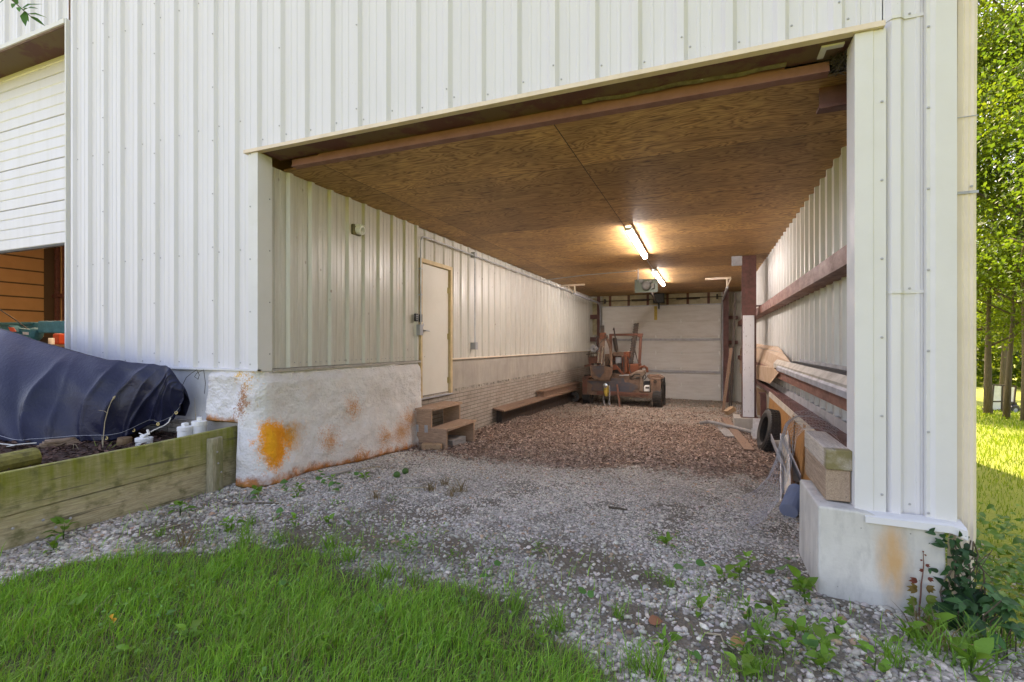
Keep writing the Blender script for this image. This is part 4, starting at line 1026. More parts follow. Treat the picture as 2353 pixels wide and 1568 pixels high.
o = mb.build("lamp_cord", "galv_dull"); tag(o, "thin grey cord linking the two tube lights along the ceiling", "cord")
# garage door opener
oc = on_t(1486, 655, 11.7)
g = thing("door_opener", "galvanised garage door opener unit hanging from the plywood ceiling", "garage opener", (oc.x, oc.y, 1.81))
mb = MB()
mb.box(oc.x - 0.26, oc.x + 0.26, oc.y, oc.y + 0.012, oc.z - 0.17, oc.z + 0.14); mb.box(oc.x - 0.26, oc.x + 0.26, oc.y - 0.14, oc.y, oc.z - 0.19, oc.z - 0.17); mb.box(oc.x - 0.265, oc.x - 0.255, oc.y - 0.14, oc.y, oc.z - 0.19, oc.z + 0.12); mb.box(oc.x + 0.255, oc.x + 0.265, oc.y - 0.14, oc.y, oc.z - 0.19, oc.z + 0.12)
mb.build("chassis", "opener_metal", g)
mb = MB(); mb.lathe([(0.07, 0), (0.10, 0.03), (0.10, 0.16), (0.07, 0.19), (0.03, 0.2)], (oc.x, oc.y - 0.20, oc.z - 0.03), (0, 1, 0), 18); mb.build("motor", "galv_dull", g, smooth=True)
mb = MB(); mb.box(oc.x - 0.17, oc.x - 0.09, oc.y - 0.10, oc.y, oc.z + 0.05, oc.z + 0.12); mb.box(oc.x + 0.12, oc.x + 0.19, oc.y - 0.12, oc.y, oc.z - 0.10, oc.z + 0.02); mb.lathe([(0.03, 0), (0.03, 0.1)], (oc.x + 0.1, oc.y - 0.1, oc.z + 0.07), (0, 1, 0)); mb.build("control_board", "grey_box", g)
mb = MB()
for s in (-0.2, 0.2): mb.beam((oc.x + s, oc.y, oc.z + 0.12), (oc.x + s, oc.y, 1.812), 0.03, 0.02)
mb.build("hanger", "galv_dull", g)
mb = MB(); mb.beam((oc.x, oc.y, oc.z + 0.0), (-1.66, 18.2, 1.50), 0.045, 0.05); mb.build("rail", "dark_iron", g)
p = on_y(1514, 686, 18.1); mb = MB(); mb.box(p.x - 0.19, p.x + 0.19, 17.95, 18.2, p.z - 0.17, p.z + 0.17); mb.box(p.x - 0.02, p.x + 0.02, 18.0, 18.36, p.z - 0.38, p.z - 0.17); mb.build("jackshaft_box", "black_plastic", g, bevel=0.02)
# box beside the column head
p = on_y(1694, 600, 11.1); mb = MB(); mb.box(p.x - 0.10, p.x + 0.085, 11.08, 11.2, p.z - 0.09, p.z + 0.10); mb.box(p.x - 0.11, p.x + 0.09, 11.07, 11.08, p.z - 0.1, p.z + 0.11)
o = mb.build("junction_box", "galv_dull", bevel=0.004); tag(o, "dull steel box fixed beside the head of the brown column", "junction box")
# nest
mb = MB()
for k in range(60):
    c = Vector((0.815, 3.77, 1.85)) + Vector((random.gauss(0, 0.02), random.gauss(0, 0.025), random.gauss(0, 0.03))); d = Vector((random.gauss(0, 1), random.gauss(0, 1), random.gauss(0, 1))).normalized() * 0.05
    mb.tube([c - d, c + d * 0.2, c + d], 0.003, 4)
o = mb.build("bird_nest", "nest"); tag(o, "dark scrap of an old nest in the header corner by the right jamb", "nest")

# ------------------------------------------------------------------ raised bed, tarp and what lies in the bed
pl = thing("planter_wall", "green mossy plank retaining wall of the raised bed with a half round post", "retaining wall", (BX, 2.0, -1.42))
YE = Y0 - 0.06
def zt(y): return on_y(552, 980, YE).z + (y - YE) * ((on_y(552, 980, YE).z - on_x(0, 1090, BX).z) / (YE - on_x(0, 1090, BX).y))
for i, (a, b) in enumerate(((0.0, 0.285), (0.29, 0.62))):
    mb = MB(); rows = []
    for y in np.linspace(-0.9, YE, 40):
        top = zt(y) - a - 0.004 * math.sin(y * 3 + i); bo = zt(y) - b; o_ = 0.004 * math.sin(y * 5 + i * 2) - 0.006 * i
        rows.append([(BX - 0.04, y, bo), (BX + o_, y, bo), (BX + o_ + 0.002, y, (top + bo) / 2), (BX + o_, y, top - 0.006), (BX + o_ - 0.006, y, top), (BX - 0.04, y, top)])
    mb.grid([r + r[:1] for r in rows]); mb.add(rows[0], [(0, 1, 2, 3, 4, 5)]); mb.add(rows[-1], [(5, 4, 3, 2, 1, 0)])
    mb.build("plank", "planter_wood", pl)
p0 = on_x(496, 1006, BX + 0.03); mb = MB()
prof = [(-0.075, 0.0)] + [(0.075 * math.cos(a), 0.075 * math.sin(a)) for a in np.linspace(PI, 0, 9)] + [(0.075, 0.0)]
prof = [(a, min(b, 0.058)) for a, b in prof]
zb = gz1(BX + 0.1, p0.y) - 0.05
rows = [[(BX + 0.004 + b * k + (0.0 if z > -1 else 0), p0.y + a * k, z) for a, b in prof] for z, k in ((zb, 1.02), (-1.15, 1.0), (p0.z - 0.01, 0.97), (p0.z, 0.93))]
mb.grid([r + r[:1] for r in rows]); mb.add(rows[-1], [tuple(range(len(prof)))])
mb.m = 1
for dz, dy in ((0.13, -0.01), (0.24, 0.0), (0.33, 0.03)): mb.lathe([(0.009, 0), (0.007, 0.006), (0.0, 0.008)], (BX + 0.062, p0.y + dy, p0.z - dz), (1, 0, 0), 8)
mb.build("post", ["post_wood", "screw_steel"], pl)
mb = MB()
for (a, b) in ((237, 1165), (385, 1155), (305, 1205), (205, 1262), (375, 1240), (275, 1290), (70, 1212)):
    p = on_x((a / 1568 * 700) / 1.0625, (750 + b / 1568 * 700) / 1.0625 if False else (750 + (b - 0) / 1568 * 700) / 1.0625, BX + 0.004); mb.lathe([(0.010, 0), (0.008, 0.005), (0, 0.007)], p, (1, 0, 0), 8)
mb.build("nail_head", "galv_dull", pl)

# tarp: front hem, ridge and back hem along the heap
hem = [(-9.2, 1.75, -0.40), (-7.6, 2.15, -0.62)] + [tuple(on_t(a, b, t)) for a, b, t in ((0, 1022, 4.55), (90, 1026, 4.62), (190, 1016, 4.72), (260, 1012, 4.80), (300, 1000, 4.88), (345, 975, 4.95), (372, 978, 4.95), (398, 962, 4.95), (416, 932, 4.92))]
ridge = [(-9.4, 2.9, 0.22), (-8.2, 2.95, 0.20)] + [tuple(on_t(a, b, t)) for a, b, t in ((0, 754, 5.35), (80, 780, 5.20), (160, 803, 5.1), (230, 822, 5.0), (290, 831, 4.96), (340, 836, 4.93), (375, 840, 4.91), (393, 848, 4.90), (413, 880, 4.91))]
RIDGES = [(0.10, 0.02, 0.12, 0.022), (0.17, 0.11, 0.05, 0.010), (0.22, 0.15, 0.11, 0.018), (0.40, 0.265, 0.15, 0.022), (0.43, 0.33, 0.05, 0.008), (0.56, 0.40, 0.10, 0.012), (0.70, 0.47, 0.15, 0.020), (0.80, 0.55, 0.05, 0.008), (0.90, 0.60, 0.12, 0.014), (0.95, 0.70, 0.10, 0.012), (0.97, 0.73, 0.05, 0.006), (0.99, 0.80, 0.09, 0.012), (1.0, 0.89, 0.05, 0.008)]
def cr(P, t):
    n = len(P) - 1; f = t * n; i = min(int(f), n - 1); u = f - i
    p0, p1, p2, p3 = (Vector(P[max(i - 1, 0)]), Vector(P[i]), Vector(P[i + 1]), Vector(P[min(i + 2, n)]))
    return 0.5 * ((2 * p1) + (p2 - p0) * u + (2 * p0 - 5 * p1 + 4 * p2 - p3) * u * u + (3 * p1 - p0 - 3 * p2 + p3) * u * u * u)
rows = []
NS_, NT_ = 190, 84
for i in range(NS_):
    s = i / (NS_ - 1); h = cr(hem, s); r_ = cr(ridge, s); row = []
    back = Vector((r_.x - 0.05, Y0 - 0.10, max(-0.75, h.z)))
    out = Vector((0.35, -0.94, 0)); L = (r_ - h).length
    for j in range(NT_):
        t = j / (NT_ - 1)
        if t < 0.75:
            u = t / 0.75
            p = h.lerp(r_, u); bulge = math.sin(u * PI) * 0.12 * min(1, L) + 0.10 * (u ** 6) * 0
            q = s * 30
            ph = s * 46 + u * (5.5 - 4 * s) + 1.6 * mnoise.noise(Vector((s * 6, u * 2, 3)))
            fold = 0.0
            for a0, a1, am, wd in RIDGES:
                x_ = s - (a1 + (a0 - a1) * u) - 0.010 * math.sin(u * 5 + a0 * 40)
                fold += am * (math.exp(-abs(x_) / wd) - 0.35 * math.exp(-abs(x_) / (wd * 2.6))) * (0.45 + 0.75 * abs(mnoise.noise(Vector((a0 * 31, u * 2.6, 2))))) * (1 - 0.75 * u) * (0.5 + 0.5 * math.sin(min(1, u * 2.2 + 0.35) * PI / 2))
            n2 = 0.034 * mnoise.fractal(Vector((s * 7, u * 2.0, 1)), 1.0, 2.0, 2) + 0.012 * math.sin(s * 90 + 3 * u) * max(0, 1 - u * 5)
            fade = min(1.0, (1 - u) * 6 + 0.1)
            diag = 0.0
            p = p + out * (bulge + (fold + n2) * fade + diag)
            p.z += 0.03 * math.sin(u * PI) + (0.012 * mnoise.noise(Vector((s * 20, 0, 0))) if u > 0.9 else 0)
        else:
            u = (t - 0.75) / 0.25; p = r_.lerp(back, u); p.z += 0.05 * math.sin(u * PI)
        row.append(p)
    rows.append(row)
for k in range(1, 7):      # the closed gathered end
    e = rows[NS_ - 1]; c = sum((Vector(p) for p in e), Vector()) / len(e) + Vector((0.0, 0.02, 0.0))
    rows.append([Vector(p).lerp(c, k / 6.0) + Vector((0.03 * math.sin(k / 6 * PI), 0, 0)) for p in e])
mb = MB(); mb.grid(rows); o = mb.build("tarp", "tarp_navy", smooth=True, solid=0.003)
mb = MB(); mb.tube([Vector(rows[i_][4]) + Vector((0.003, -0.006, 0)) for i_ in range(NS_)], 0.0022, 4, False); mb.build("stitched_hem", "galv_dull", o)
for i_ in (62, 92, 118, 150, 176):
    c_ = Vector(rows[i_][2]) + Vector((0.002, -0.006, 0)); mb = MB(); mb.ring([(0.008, -0.003), (0.017, -0.003), (0.017, 0.003), (0.008, 0.003)], c_, (0.35, -0.94, 0.1), 12); mb.build("grommet", "brass", o)
tag(o, "dark navy tarpaulin draped over a heap in the raised bed", "tarp")
def on_bed(px, py, y): return on_y(px, py, y)
mb = MB(); p = on_x(40, 1055, -4.95); mb.tube([(-4.86, 1.55, gz1(-4.9, 1.5) + 0.065), (-4.93, on_x(82, 1050, -4.93).y, gz1(-4.93, 2.1) + 0.065)], [0.075, 0.078], 14)
o = mb.build("mossy_log", "mossy_log", bevel=0.008); tag(o, "short green mossy log lying in the raised bed by the tarp hem", "log")
mb = MB()
for k in range(4):
    a = on_t(84 + 6 * k, 1028 - 4 * k, 4.55); b = on_t(186 - 4 * k, 1018 - 3 * k, 4.7); m_ = (a + b) / 2; m_.z -= 0.055 - 0.014 * k
    mb.tube([a, a.lerp(m_, 0.6), m_, b.lerp(m_, 0.6), b], [0.02, 0.028, 0.03, 0.028, 0.02], 8)
o = mb.build("burlap_sack", "burlap", smooth=True); tag(o, "brown crumpled sack sticking out from under the tarp", "sack")
p = on_t(286, 1026, 4.72); p.z = gz1(p.x, p.y); mb = MB(); mb.lathe([(0.060, 0), (0.062, 0.045), (0.058, 0.075), (0.03, 0.078)], p, (0.06, 0, 1), 16)
o = mb.build("wood_block", "brown_block"); tag(o, "brown round wood block lying in the mulch by the white rope", "wood block")
def cap(px, py, y, r, label, h, rz):
    b = on_x(px, py, y) if False else on_y(px, py, y); b.z = min(b.z, gz1(b.x, b.y) + 0.12)
    t = thing("cleanout_cap", label, "pipe cap", b, "white pipe caps in the raised bed")
    mb = MB(); mb.lathe([(r, -0.15), (r, h * 0.52), (r * 1.06, h * 0.53), (r * 1.06, h * 0.86), (r * 0.98, h * 0.90), (r * 0.6, h * 0.91)], b, (0, 0, 1), 20); mb.build("collar", "white_plastic", t, bevel=0.003)
    mb = MB(); w_ = r * 0.42; mb.beam(b + Vector((0, 0, h * 0.9)), b + Vector((0, 0, h * 1.22)), w_ * 2, w_ * 1.6, (math.cos(rz), math.sin(rz), 0)); mb.build("plug", "white_plastic", t, bevel=0.006)
cap(331, 1024, 3.02, 0.068, "white pipe cap nearest the tarp with the rope tied round it", 0.085, 0.4)
cap(425, 1003, 3.27, 0.064, "white pipe cap standing just left of the tallest one", 0.11, 0.2)
cap(458, 992, 3.38, 0.066, "tallest white pipe cap, nearest the foam coated corner", 0.12, 0.9)
mb = MB()
pts = [on_t(a, b, t) for a, b, t in ((-60, 1012, 4.45), (0, 1020, 4.44), (30, 1023, 4.45), (60, 1020, 4.48), (84, 1018, 4.52))]; mb.tube(pts, 0.0055, 6)
pts = [on_t(a, b, t) for a, b, t in ((-60, 1040, 4.42), (0, 1030, 4.42), (35, 1023, 4.44))]; mb.tube(pts, 0.0055, 6)
o = mb.build("rope", "rope_white"); tag(o, "white rope along the tarp hem beside the mossy log", "rope")
mb = MB()
pts = [on_t(a, b, t) for a, b, t in ((320, 996, 4.72), (330, 1000, 4.68), (342, 995, 4.66), (355, 988, 4.70), (378, 978, 4.8), (388, 970, 4.84), (392, 960, 4.86))]; mb.tube(pts, 0.0055, 6)
pts = [on_t(a, b, t) for a, b, t in ((345, 992, 4.66), (330, 1005, 4.62), (321, 1014, 4.60), (320, 1022, 4.60), (327, 1026, 4.60))]; mb.tube(pts, 0.005, 6)
for d in (0, 0.012): mb.tube([on_t(338, 988, 4.66) + Vector((d, 0, 0)), on_t(341, 999, 4.64) + Vector((d, 0, 0))], 0.008, 6)
o = mb.build("rope", "rope_white"); tag(o, "knotted white rope tied to the tarp corner at the white pipe caps", "rope")
# dry weeds in the bed
def stalk(name, label, px, py, t, stems, group=None):
    b = on_t(px, py, t); r_ = thing(name, label, "weed", b, group); mb = MB()
    for pts, r0 in stems: mb.tube([on_t(a, c, t + dt) for a, c, dt in pts], [r0 * (1 - 0.6 * i / (len(pts) - 1)) for i in range(len(pts))], 5)
    mb.build("stem", "dry_stem", r_); return r_
b_ = stalk("dry_weed", "tall dry weed stalk with a seed head in front of the tarp", 236, 1043, 4.55, [([(236, 1043, 0), (237, 1010, 0), (241, 970, 0), (249, 940, 0), (258, 918, 0), (263, 911, 0)], 0.005), ([(247, 950, 0), (240, 945, 0), (226, 943, 0)], 0.0025), ([(235, 1020, 0), (234, 1000, 0)], 0.003)])
mb = MB(); mb.tube([on_t(258, 920, 4.55), on_t(262, 914, 4.55), on_t(265, 910, 4.55)], [0.004, 0.010, 0.003], 6); mb.build("seed_head", "dry_stem", b_)
P = np.array([tuple(on_t(a, c, 4.55)) for a, c in ((230, 1043), (240, 1040), (243, 1040), (228, 1042))]); E = np.array([tuple(on_t(a, c, 4.53)) for a, c in ((212, 1008), (258, 1012), (275, 1014), (222, 1020))])
V, T = leaves(P, E - P, np.array([[0.3, -0.9, 0.3]] * 4), np.linalg.norm(E - P, axis=1), np.array([0.014, 0.014, 0.012, 0.01])); tri_mesh("blade", V, T, "leaf_green", np.tile([0.22, 0.25, 0.07], (len(V), 1)), b_)
stalk("dry_weed", "bent dry stalk at the plank edge left of the tall weed", 168, 1057, 4.4, [([(168, 1057, 0), (168, 1035, 0), (169, 1022, 0), (174, 1022, 0), (179, 1030, 0), (181, 1042, 0)], 0.0032), ([(175, 1056, 0), (178, 1045, 0), (181, 1040, 0)], 0.004)])
stalk("dry_weed", "bare thin twigs beside the white pipe caps", 453, 985, 5.1, [([(455, 992, 0), (452, 975, 0), (449, 955, 0), (448, 930, 0), (447, 915, 0)], 0.004), ([(452, 975, 0), (458, 965, 0), (462, 955, 0)], 0.003), ([(450, 985, 0), (447, 970, 0), (451, 950, 0)], 0.003), ([(440, 998, 0), (462, 985, 0), (472, 978, 0)], 0.002)])
mb = MB(); mb.tube([on_y(a, b, Y0 - 0.08) for a, b in ((418, 888), (428, 868), (440, 858), (452, 850), (458, 862), (455, 872), (447, 866), (452, 858), (468, 850), (472, 880), (470, 905))], 0.003, 5)
o = mb.build("dead_vine", "nest"); tag(o, "thin dead vine curling over the grey painted foundation", "vine")

# ------------------------------------------------------------------ inside the bay, left side
st = thing("wooden_steps", "brown two tread wooden steps under the cream door", "steps", (-3.8, 6.75, -1.58))
sy0, sy1 = 6.28, 7.22; sx0, sx1, sx2 = XL - 0.01, -3.80, -3.54; zb = -1.60
for y, nm in ((sy0, "side_panel"), (sy1 - 0.04, "side_panel")):
    mb = MB(); mb.prism([(sx0, y, zb), (sx2, y, zb), (sx2, y, -1.285), (sx1, y, -1.285), (sx1, y, -1.0), (sx0, y, -1.0)], (0, 0.038, 0)); mb.build(nm, "step_wood_across", st, bevel=0.004)
mb = MB(); mb.box(sx0 - 0.005, sx1 + 0.025, sy0 - 0.02, sy1 + 0.02, -0.999, -0.962); mb.build("tread", "step_wood", st, bevel=0.005)
mb = MB(); mb.box(sx1 - 0.03, sx2 + 0.02, sy0 + 0.0, sy1 + 0.02, -1.284, -1.247); mb.build("tread", "step_wood", st, bevel=0.005)
mb = MB()
for xx in (sx0 + 0.04, sx0 + 0.20): mb.box(xx, xx + 0.055, sy0 - 0.004, sy0 - 0.0005, -1.32, -1.21)
mb.build("bracket", "galvanised", st)
mb = MB(); mb.box(sx0 + 0.05, sx1, sy0 + 0.05, sy0 + 0.09, -1.29, -1.25); mb.box(sx1 - 0.1, sx2 - 0.06, sy0 + 0.3, sy1 - 0.2, -1.59, -1.48); mb.build("brace", "grey_plank", st)
a = on_g(969, 1034); b = on_g(1014, 1036)
mb = MB(); mb.beam((a.x, a.y, a.z + 0.05), (b.x, b.y + 0.02, b.z + 0.05), 0.11, 0.10); o = mb.build("wood_block", "block_wood", bevel=0.02); tag(o, "tan wood block on the gravel at the foot of the steps", "wood block")
lp = thing("plank_bench", "long brown plank on a dark box painted as its shade along the brick wall", "bench", (-3.95, 11.5, -1.7))
mb = MB(); mb.prism([(XL - 0.02, 9.25, -1.36), (-3.82, 9.15, -1.385), (-3.82, 15.5, -1.47), (XL - 0.02, 15.5, -1.44)], (0, 0, 0.035)); mb.build("plank", "plank_wood", lp, bevel=0.004)
mb = MB(); mb.prism([(XL - 0.02, 9.45, -2.2), (-4.00, 9.45, -2.2), (-4.00, 9.45, -1.375), (XL - 0.02, 9.45, -1.37)], (0, 6.0, 0)); mb.build("plank_shade_box", "dark_iron", lp)  # one dark box holds the plank and paints the shade under it
mb = MB(); mb.prism([(XL - 0.01, 12.0, -1.24), (-3.88, 12.0, -1.25), (-3.88, 16.0, -1.30), (XL - 0.01, 16.0, -1.29)], (0, 0, 0.03)); o = mb.build("plank", "plank_wood", lp)
mb = MB(); mb.box(XL - 0.01, -3.92, 12.1, 15.9, -1.41, -1.25); mb.build("ledger", "plank_wood", lp)
a = on_g(1318, 924); mb = MB(); mb.ring([(0.07, -0.22), (0.17, -0.22), (0.185, -0.1), (0.185, 0.1), (0.17, 0.22), (0.07, 0.22)], (a.x, a.y, a.z + 0.18), (0.25, -1, 0), 24); o = mb.build("rubber_roller", "rubber", smooth=False); tag(o, "dark rubber roller lying on the floor left of the trencher", "roller")

# ------------------------------------------------------------------ the ride-on trencher with its backhoe
U = 0.00201                                                    # metres for one pixel of the enlarged photograph at the machine
tb_ = on_g(1428, 934); TX, TY, TZ = tb_.x, tb_.y, gz1(tb_.x, tb_.y)
tr = thing("trencher", "rusty orange ride on trencher with a backhoe bucket parked before the garage door", "trencher", (TX, TY, TZ))
def W(x, y, d=0.0): return Vector((TX + (x - 850) * U, TY, (1370 - y) * U + TZ)) * ((TY + d) / TY)
def part(name, mat, *fns, parent=tr, smooth=False, bevel=0.0):
    mb = MB()
    for f in fns: f(mb)
    return mb.build(name, mat, parent, smooth=smooth, bevel=bevel)
def bar(a, b, w, h=None, d1=0.0, d2=None): return lambda m: m.beam(W(*a, d1), W(*b, d1 if d2 is None else d2), w, h or w, (0, 1, 0))
def slab(pts, d0, th): return lambda m: m.prism([W(x, y, d0) for x, y in pts], (0, th, 0))
def pipe(pts, r, n=7): return lambda m: m.tube([W(*p) for p in pts], r, n)
part("frame", "dusty_rust", slab([(262, 1165), (1400, 1160), (1400, 1235), (262, 1215)], 0.02, 0.10), slab([(300, 1100), (1250, 1100), (1250, 1170), (300, 1170)], 0.5, 1.4))
part("front_blade", "bare_steel", slab([(330, 1010), (420, 1070), (395, 1150), (700, 1165), (990, 1160), (1085, 1090), (1095, 1060), (960, 1015), (640, 1010)], -0.01, 0.025), slab([(700, 960), (880, 950), (900, 1020), (680, 1020)], 0.0, 0.03), bevel=0.004)
part("blade_plate", "dusty_rust", slab([(262, 1000), (400, 975), (700, 1000), (1110, 960), (1105, 1165), (262, 1170)], 0.03, 0.03), bevel=0.004)
part("cutting_edge", "rusty_red", slab([(480, 1165), (560, 1150), (1000, 1160), (1240, 1170), (1240, 1200), (480, 1205)], -0.03, 0.03), bevel=0.004)
part("fender", "rusty_red", slab([(262, 955), (300, 940), (385, 950), (330, 1010), (332, 1200), (262, 1200)], 0.0, 0.5), bevel=0.01)
part("fender", "dusty_rust", slab([(1258, 965), (1285, 940), (1400, 950), (1410, 1000), (1400, 1215), (1275, 1215)], 0.0, 0.45), slab([(1215, 900), (1380, 895), (1450, 935), (1405, 965), (1260, 962), (1215, 930)], 0.12, 0.5), bevel=0.01)
for x, y in ((300, 970), (1330, 992)): part("lifting_eye", "dark_iron", lambda m, x=x, y=y: m.ring([(0.022, -0.015), (0.045, -0.015), (0.045, 0.015), (0.022, 0.015)], W(x, y, -0.015), (0, 1, 0), 18))
def wheel(x, y, d, r, wd):
    w_ = bpy.data.objects.new("wheel", None); C.objects.link(w_); w_.location = W(x, y, d); adopt(w_, tr); w_.location = w_.location
    c = W(x, y, d); c.z = gz1(c.x, c.y) + r - 0.01; mb = MB(); prof = [(r * 0.55, -wd / 2), (r * 0.92, -wd / 2), (r, -wd * 0.38), (r, wd * 0.38), (r * 0.92, wd / 2), (r * 0.55, wd / 2)]
    mb.ring(prof, c, (1, 0, 0), 26)
    for k in range(26):
        a = 2 * PI * k / 26
        for s in (-1, 1): mb.beam(c + Vector((0.0, math.cos(a) * r, math.sin(a) * r)), c + Vector((s * wd * 0.45, math.cos(a + 0.12) * r, math.sin(a + 0.12) * r)), 0.03, 0.035, (0, math.cos(a), math.sin(a)))
    mb.build("tyre", "rubber", w_)
    mb = MB(); mb.lathe([(r * 0.56, -wd * 0.3), (r * 0.5, -wd * 0.1), (r * 0.2, 0.0), (r * 0.2, wd * 0.1), (r * 0.5, wd * 0.2), (r * 0.56, wd * 0.3)], c, (1, 0, 0), 18); mb.build("rim", "dusty_rust", w_)
wheel(352, 1170, 0.42, 0.32, 0.24); wheel(1372, 1180, 0.30, 0.34, 0.27); wheel(1425, 1125, 1.0, 0.42, 0.16); wheel(352, 1135, 1.75, 0.42, 0.26)
part("engine_body", "machine_orange", slab([(720, 575), (960, 560), (965, 640), (940, 690), (950, 900), (720, 900)], 0.75, 0.5), slab([(850, 620), (925, 615), (940, 880), (860, 890)], 0.55, 0.2), slab([(950, 745), (1095, 740), (1120, 900), (950, 905)], 0.6, 0.7), bevel=0.02)
part("engine_cover", "dusty_rust", slab([(725, 570), (870, 565), (870, 625), (725, 630)], 0.55, 0.25), slab([(600, 600), (720, 590), (720, 760), (600, 770)], 0.7, 0.4), slab([(560, 890), (960, 900), (1000, 1010), (560, 1010)], 0.35, 0.6), bevel=0.012)
part("fuel_tank", "galv_dull", slab([(760, 640), (852, 640), (852, 735), (760, 735)], 0.62, 0.12), bevel=0.02)
part("roll_bar", "rusty_red", bar((695, 800), (690, 300), 0.085, 0.085, 1.3), bar((672, 312), (1156, 310), 0.075, 0.085, 1.3), bar((1132, 300), (1105, 800), 0.085, 0.085, 1.3), slab([(1080, 296), (1158, 296), (1150, 350), (1082, 350)], 1.24, 0.12), bevel=0.008)
part("exhaust", "dark_iron", lambda m: m.lathe([(0.02, -0.26), (0.03, 0.0), (0.062, 0.02), (0.066, 0.1), (0.068, 0.42), (0.04, 0.44)], W(780, 560, 0.8), (-0.16, 0, 1), 16), pipe([(760, 355, 0.8), (748, 290, 0.8), (742, 235, 0.8), (736, 205, 0.8)], 0.022, 9), pipe([(725, 235, 0.8), (748, 225, 0.8)], 0.025))
part("boom", "dusty_rust", bar((530, 740), (550, 360), 0.12, 0.09, -0.05, 0.25), bar((568, 750), (595, 330), 0.05, 0.09, -0.05, 0.25), bar((705, 800), (690, 520), 0.07, 0.07, 0.05, 0.3), bar((690, 520), (625, 330), 0.07, 0.07, 0.3, 0.3), bevel=0.006)
part("boom_head", "machine_orange", slab([(522, 282), (608, 275), (612, 340), (600, 380), (530, 378), (515, 340)], 0.16, 0.18), bevel=0.02)
part("boom_post", "dark_iron", bar((568, 280), (566, 170), 0.11, 0.10, 0.22))
part("dipper_cylinder", "chrome", bar((498, 735), (520, 580), 0.045, 0.045, -0.1, 0.0), bar((555, 760), (575, 480), 0.035, 0.035, -0.12, 0.05))
part("bucket", "dusty_rust", slab([(380, 778), (600, 770), (722, 812), (700, 950), (650, 1000), (520, 985), (395, 955)], -0.28, 0.03), lambda m: m.prism([W(595, 775, -0.29), W(725, 812, -0.29), W(705, 930, -0.29), W(660, 1000, -0.29), W(600, 935, -0.29)], (0, -0.02, 0)), slab([(380, 778), (410, 778), (420, 955), (395, 955)], -0.3, 0.3), bevel=0.004)
part("bucket_inside", "bare_steel", slab([(412, 775), (592, 775), (600, 860), (530, 955), (470, 930), (420, 850)], -0.30, 0.018), bevel=0.004)
part("hydraulic_hose", "rubber", pipe([(520, 340, 0.15), (480, 335, 0.12), (470, 400, 0.1), (480, 470, 0.12), (515, 500, 0.15)], 0.016), pipe([(570, 390, 0.1), (530, 440, 0.05), (510, 540, 0.0)], 0.014), pipe([(600, 300, 0.14), (640, 320, 0.1), (655, 350, 0.1), (560, 380, 0.1)], 0.014), pipe([(1000, 930, 0.1), (1040, 890, 0.05), (1110, 890, 0.02), (1140, 920, 0.02), (1060, 945, 0.0)], 0.02), pipe([(1150, 980, 0.1), (1160, 920, 0.05), (1190, 890, 0.02), (1205, 930, 0.02), (1180, 970, 0.0)], 0.018))
part("valve_bank", "rusty_red", slab([(350, 640), (485, 630), (490, 740), (360, 748)], 0.55, 0.3), slab([(290, 770), (400, 745), (400, 780), (290, 805)], 0.5, 0.4), bevel=0.01)
part("control_lever", "dark_iron", *[pipe([(360 + 24 * k, 650, 0.5), (355 + 24 * k, 590, 0.45), (352 + 24 * k, 570, 0.45)], 0.012) for k in range(4)], bar((325, 605), (545, 580), 0.03, 0.03, 0.42))
part("hose_reel", "galv_dull", lambda m: m.ring([(0.03, -0.05), (0.12, -0.06), (0.125, 0.06), (0.03, 0.05)], W(445, 520, 0.8), (0.2, 1, 0), 22), smooth=False)
part("digging_chain", "dark_iron", bar((985, 735), (1068, 155), 0.13, 0.09, 1.0, 1.5), *[bar((985 + 83 * t_ - 38, 735 - 580 * t_), (985 + 83 * t_ + 36, 735 - 580 * t_ - 20), 0.035, 0.11, 1.0 + 0.5 * t_) for t_ in np.linspace(0.02, 0.98, 17)], slab([(1052, 160), (1050, 140), (1062, 160), (1072, 150), (1083, 148), (1080, 170)], 1.46, 0.06))
part("chain_brace", "dark_iron", bar((1040, 530), (1110, 800), 0.03, 0.03, 1.1))
part("seat", "canvas_cloth", slab([(960, 900), (1070, 838), (1180, 830), (1190, 880), (1140, 960), (1000, 965)], 0.1, 0.4), slab([(1105, 960), (1160, 900), (1165, 1145), (1105, 1145)], 0.06, 0.2), bevel=0.03)
part("rear_guard", "machine_orange", pipe([(1120, 790, 0.8), (1180, 770, 0.8), (1215, 800, 0.8), (1222, 860, 0.8)], 0.04, 10), slab([(725, 760), (765, 752), (890, 890), (870, 905), (790, 830), (725, 830)], 0.2, 0.05))
part("engine_block", "dark_iron", slab([(600, 640), (700, 640), (700, 900), (600, 900)], 0.9, 0.4), slab([(755, 740), (850, 740), (850, 900), (755, 900)], 0.58, 0.2), slab([(870, 640), (890, 640), (890, 880), (870, 880)], 0.5, 0.04), bevel=0.01)
part("fuel_line", "rubber", *[pipe([(600 + 23 * k, 700 + 40 * (k % 3), 0.3), (640 + 17 * k, 640 + 30 * (k % 4), 0.2), (690 + 15 * k, 760 + 25 * (k % 3), 0.28), (720 + 12 * k, 880, 0.3)], 0.012) for k in range(8)], pipe([(930, 640, 0.45), (975, 700, 0.4), (965, 820, 0.4), (1000, 900, 0.3)], 0.014))
part("bolt_head", "bare_steel", *[(lambda m, x=x, y=y: m.lathe([(0.016, 0), (0.016, 0.02)], W(x, y, -0.03), (0, -1, 0), 6)) for x, y in ((830, 1110), (800, 1045), (560, 1045), (960, 1050), (1190, 1190), (340, 1190))])
part("tow_bar", "galvanised", bar((820, 915), (960, 905), 0.03, 0.03, -0.02))
part("tool_rod", "rusty_red", bar((785, 1050), (836, 1450), 0.045, 0.035, -0.10, -0.45))
